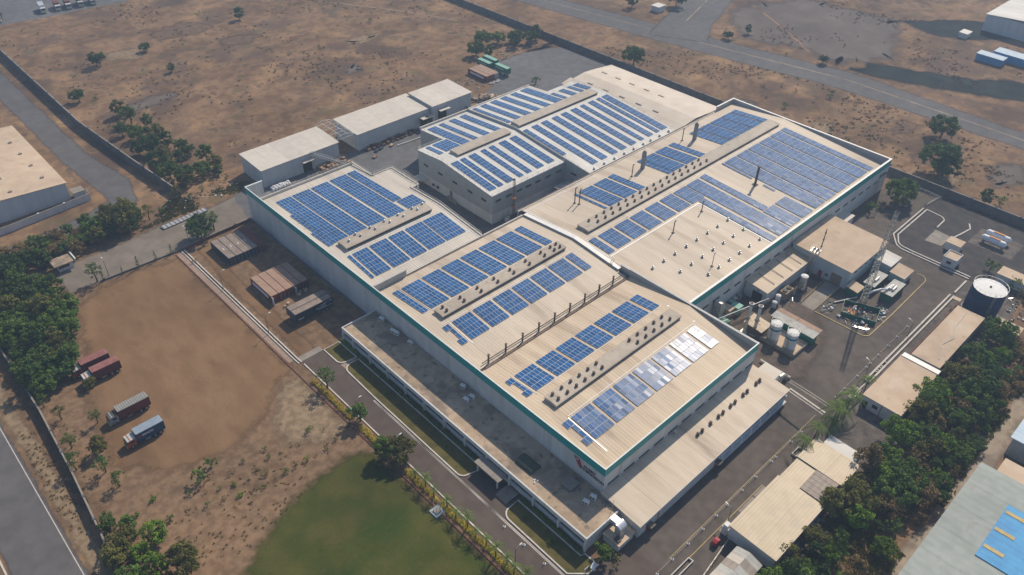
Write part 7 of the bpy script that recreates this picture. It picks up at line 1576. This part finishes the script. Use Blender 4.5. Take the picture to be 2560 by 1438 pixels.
for i, (x, y, h, l, rz) in enumerate(((-24.9, 126, 6.5, 'lamp post beside the drain between first and middle container rows', 0), (-24.9, 100, 6.5, 'lamp post beside the drain opposite the trailers', 0), (-24.8, 57.6, 6.5, 'lamp post half hidden by the round tree', 0), (-24.8, 41.6, 6.5, 'lamp post rising through the wide olive tree', 0), (-24.6, 1.8, 6.8, 'lamp post with long arm over the front drive near its bollards', 0),
                                      (-46.9, 155.5, 5.5, 'thin lamp post at the entrance by the cypresses', 1.5), (-21.5, 155.2, 5.5, 'thin lamp post by the entrance tree', 1.5), (17.2, -21.8, 5.0, 'dark lamp post at the corner of the largest shed', 1.5), (82.4, -20.6, 5.0, 'lamp post at the end of the white double wall', 1.2), (107, -20.9, 4.6, 'lamp post halfway along the white double wall', 1.2))):
    lamp(x, y, h, l, rz)
# flag plinth
fp = thing('flag_plinth', 'blue grey flag plinth with three poles and a furled flag on the lawn edge', 'flagpole', (-27.6, 23.4, 0))
B().box(-29.0, -26.4, 22.0, 24.6, 0, .25).build('plinth', 'cab_teal', fp); B().box(-28.4, -27.0, 22.6, 24.0, .25, .5).build('plinth_top', 'concrete', fp)
for i, (x, y) in enumerate(((-28.2, 23.8), (-27.6, 23.2), (-27.1, 22.8))): B().cyl((x, y, .5), (x, y, 4.6 - .3*i), .05, .035, 6).build('flag_pole', 'pipe_white', fp)
for k, m in enumerate(('orange', 'frame_white', 'green_container')): B().prism([(-27.6, 3.4 - .22*k), (-27.2, 3.2 - .22*k), (-27.0, 3.25 - .22*k), (-27.0, 3.0 - .22*k), (-27.25, 2.98 - .22*k), (-27.6, 3.18 - .22*k)], 23.18, 23.22, 'y').build('flag_band', m, fp)
sb = thing('entrance_sign', 'white sign board and pale slab at the end of the garden bed', 'sign', (-14.2, -8.9, 0))
B().box(-15.2, -14.0, -8.9, -8.82, .9, 1.7).build('board', 'frame_white', sb)
for x in (-15.0, -14.2): B().bar((x, -8.86, 0), (x, -8.86, .95), .07).build('post', 'galv', sb)
B().cbox((-13.2, -9.6, 1.6), 1.6, 1.0, .06, .3, .5).build('tilted_panel', 'tank_white', sb)
ac = thing('roof_ladder', 'yellow ladder over the step between middle and far roofs', 'ladder', (57.3, 48.4, 10.6))
for s in (-.35, .35): B().bar((56.9, 48.4 + s, 10.8), (58.9, 48.4 + s, 12.5), .08).build('stringer', 'yellow', ac)
for k in range(6): B().bar((56.9 + .38*k, 48.05, 10.85 + .32*k), (56.9 + .38*k, 48.75, 10.85 + .32*k), .06).build('rung', 'yellow', ac)
cr = thing('crane_boom', 'tall rusty lattice pole standing in the gap by the grey hall corner', 'mast', (65.5, 97.0, 0))
for dx in (-.25, .25):
    for dy in (-.25, .25): B().bar((65.5 + dx, 97 + dy, 0), (65.5 + dx, 97 + dy, 15), .09).build('leg', 'rusty', cr)
g = B()
for i in range(18):
    z = 15*i/18; g.bar((65.25, 96.75, z), (65.75, 96.75, z + .83), .06); g.bar((65.75, 96.75, z), (65.75, 97.25, z + .83), .06); g.bar((65.25, 97.25, z), (65.25, 96.75, z + .83), .06)
g.build('bracing', 'rusty', cr)
B().lathe([(.45, 0), (.45, .3), (.2, .45)], (65.5, 97, 14.6), 10).build('head', 'rusty', cr)
for i, z in enumerate((4.5, 7.5)): B().box(64.9, 66.1, 96.4, 97.6, z, z + .25).build('platform', 'orange', cr)
for i, (x, y) in enumerate(((63.2, 97.2), (62.2, 97.0))):
    t = thing('water_tank', ('grey white water drum at the grey hall corner', 'second water drum at the grey hall corner')[i], 'drum', (x, y, 0)); B().cyl((x, y, 0), (x, y, 1.5), .55, n=14).build('drum', 'tank_white', t); B().cyl((x, y, 1.5), (x, y, 1.65), .3, .2, 12).build('lid', 'frame_dark', t)
scrap([(70, 91), (90, 91), (90, 95.5), (70, 95.5)], 26, 21, 'piece of equipment stored in the gap beneath the grey hall canopy', 'stored equipment in the gap', 0.02, .2)
scrap([(-24, 174), (6, 174), (10, 183), (-18, 183)], 40, 22, 'pale litter scrap strewn on the bank above the access road', 'litter on the bank', .0, .05)
scrap([(112, 178), (130, 182), (132, 198), (118, 194)], 26, 23, 'pale rubble scrap on the ground beyond the tallest storage shed', 'rubble beyond the sheds', .0, .05)
scrap([(150, 199), (184, 198), (184, 205), (152, 206)], 40, 24, 'dumped rubble piece along the top of the rear gravel yard', 'rubble along the rear yard', .0, .2)
# utility yard clutter
scrap([(86, 9.5), (104, 8.4), (108, 12.6), (92, 13.4)], 26, 25, 'piece of equipment beside the compressor house', 'equipment beside the compressor house', .02, .3)
scrap([(134, -36), (146, -34), (148, -46), (136, -44)], 34, 26, 'piece of equipment stored beyond the blue tank', 'equipment beyond the blue tank', .02, .3)
scrap([(63, 12), (72, 12), (72, 18), (63, 18)], 18, 44, 'piece of equipment on the ground near the ducted air unit', 'equipment near the ducted unit', .02, .3)
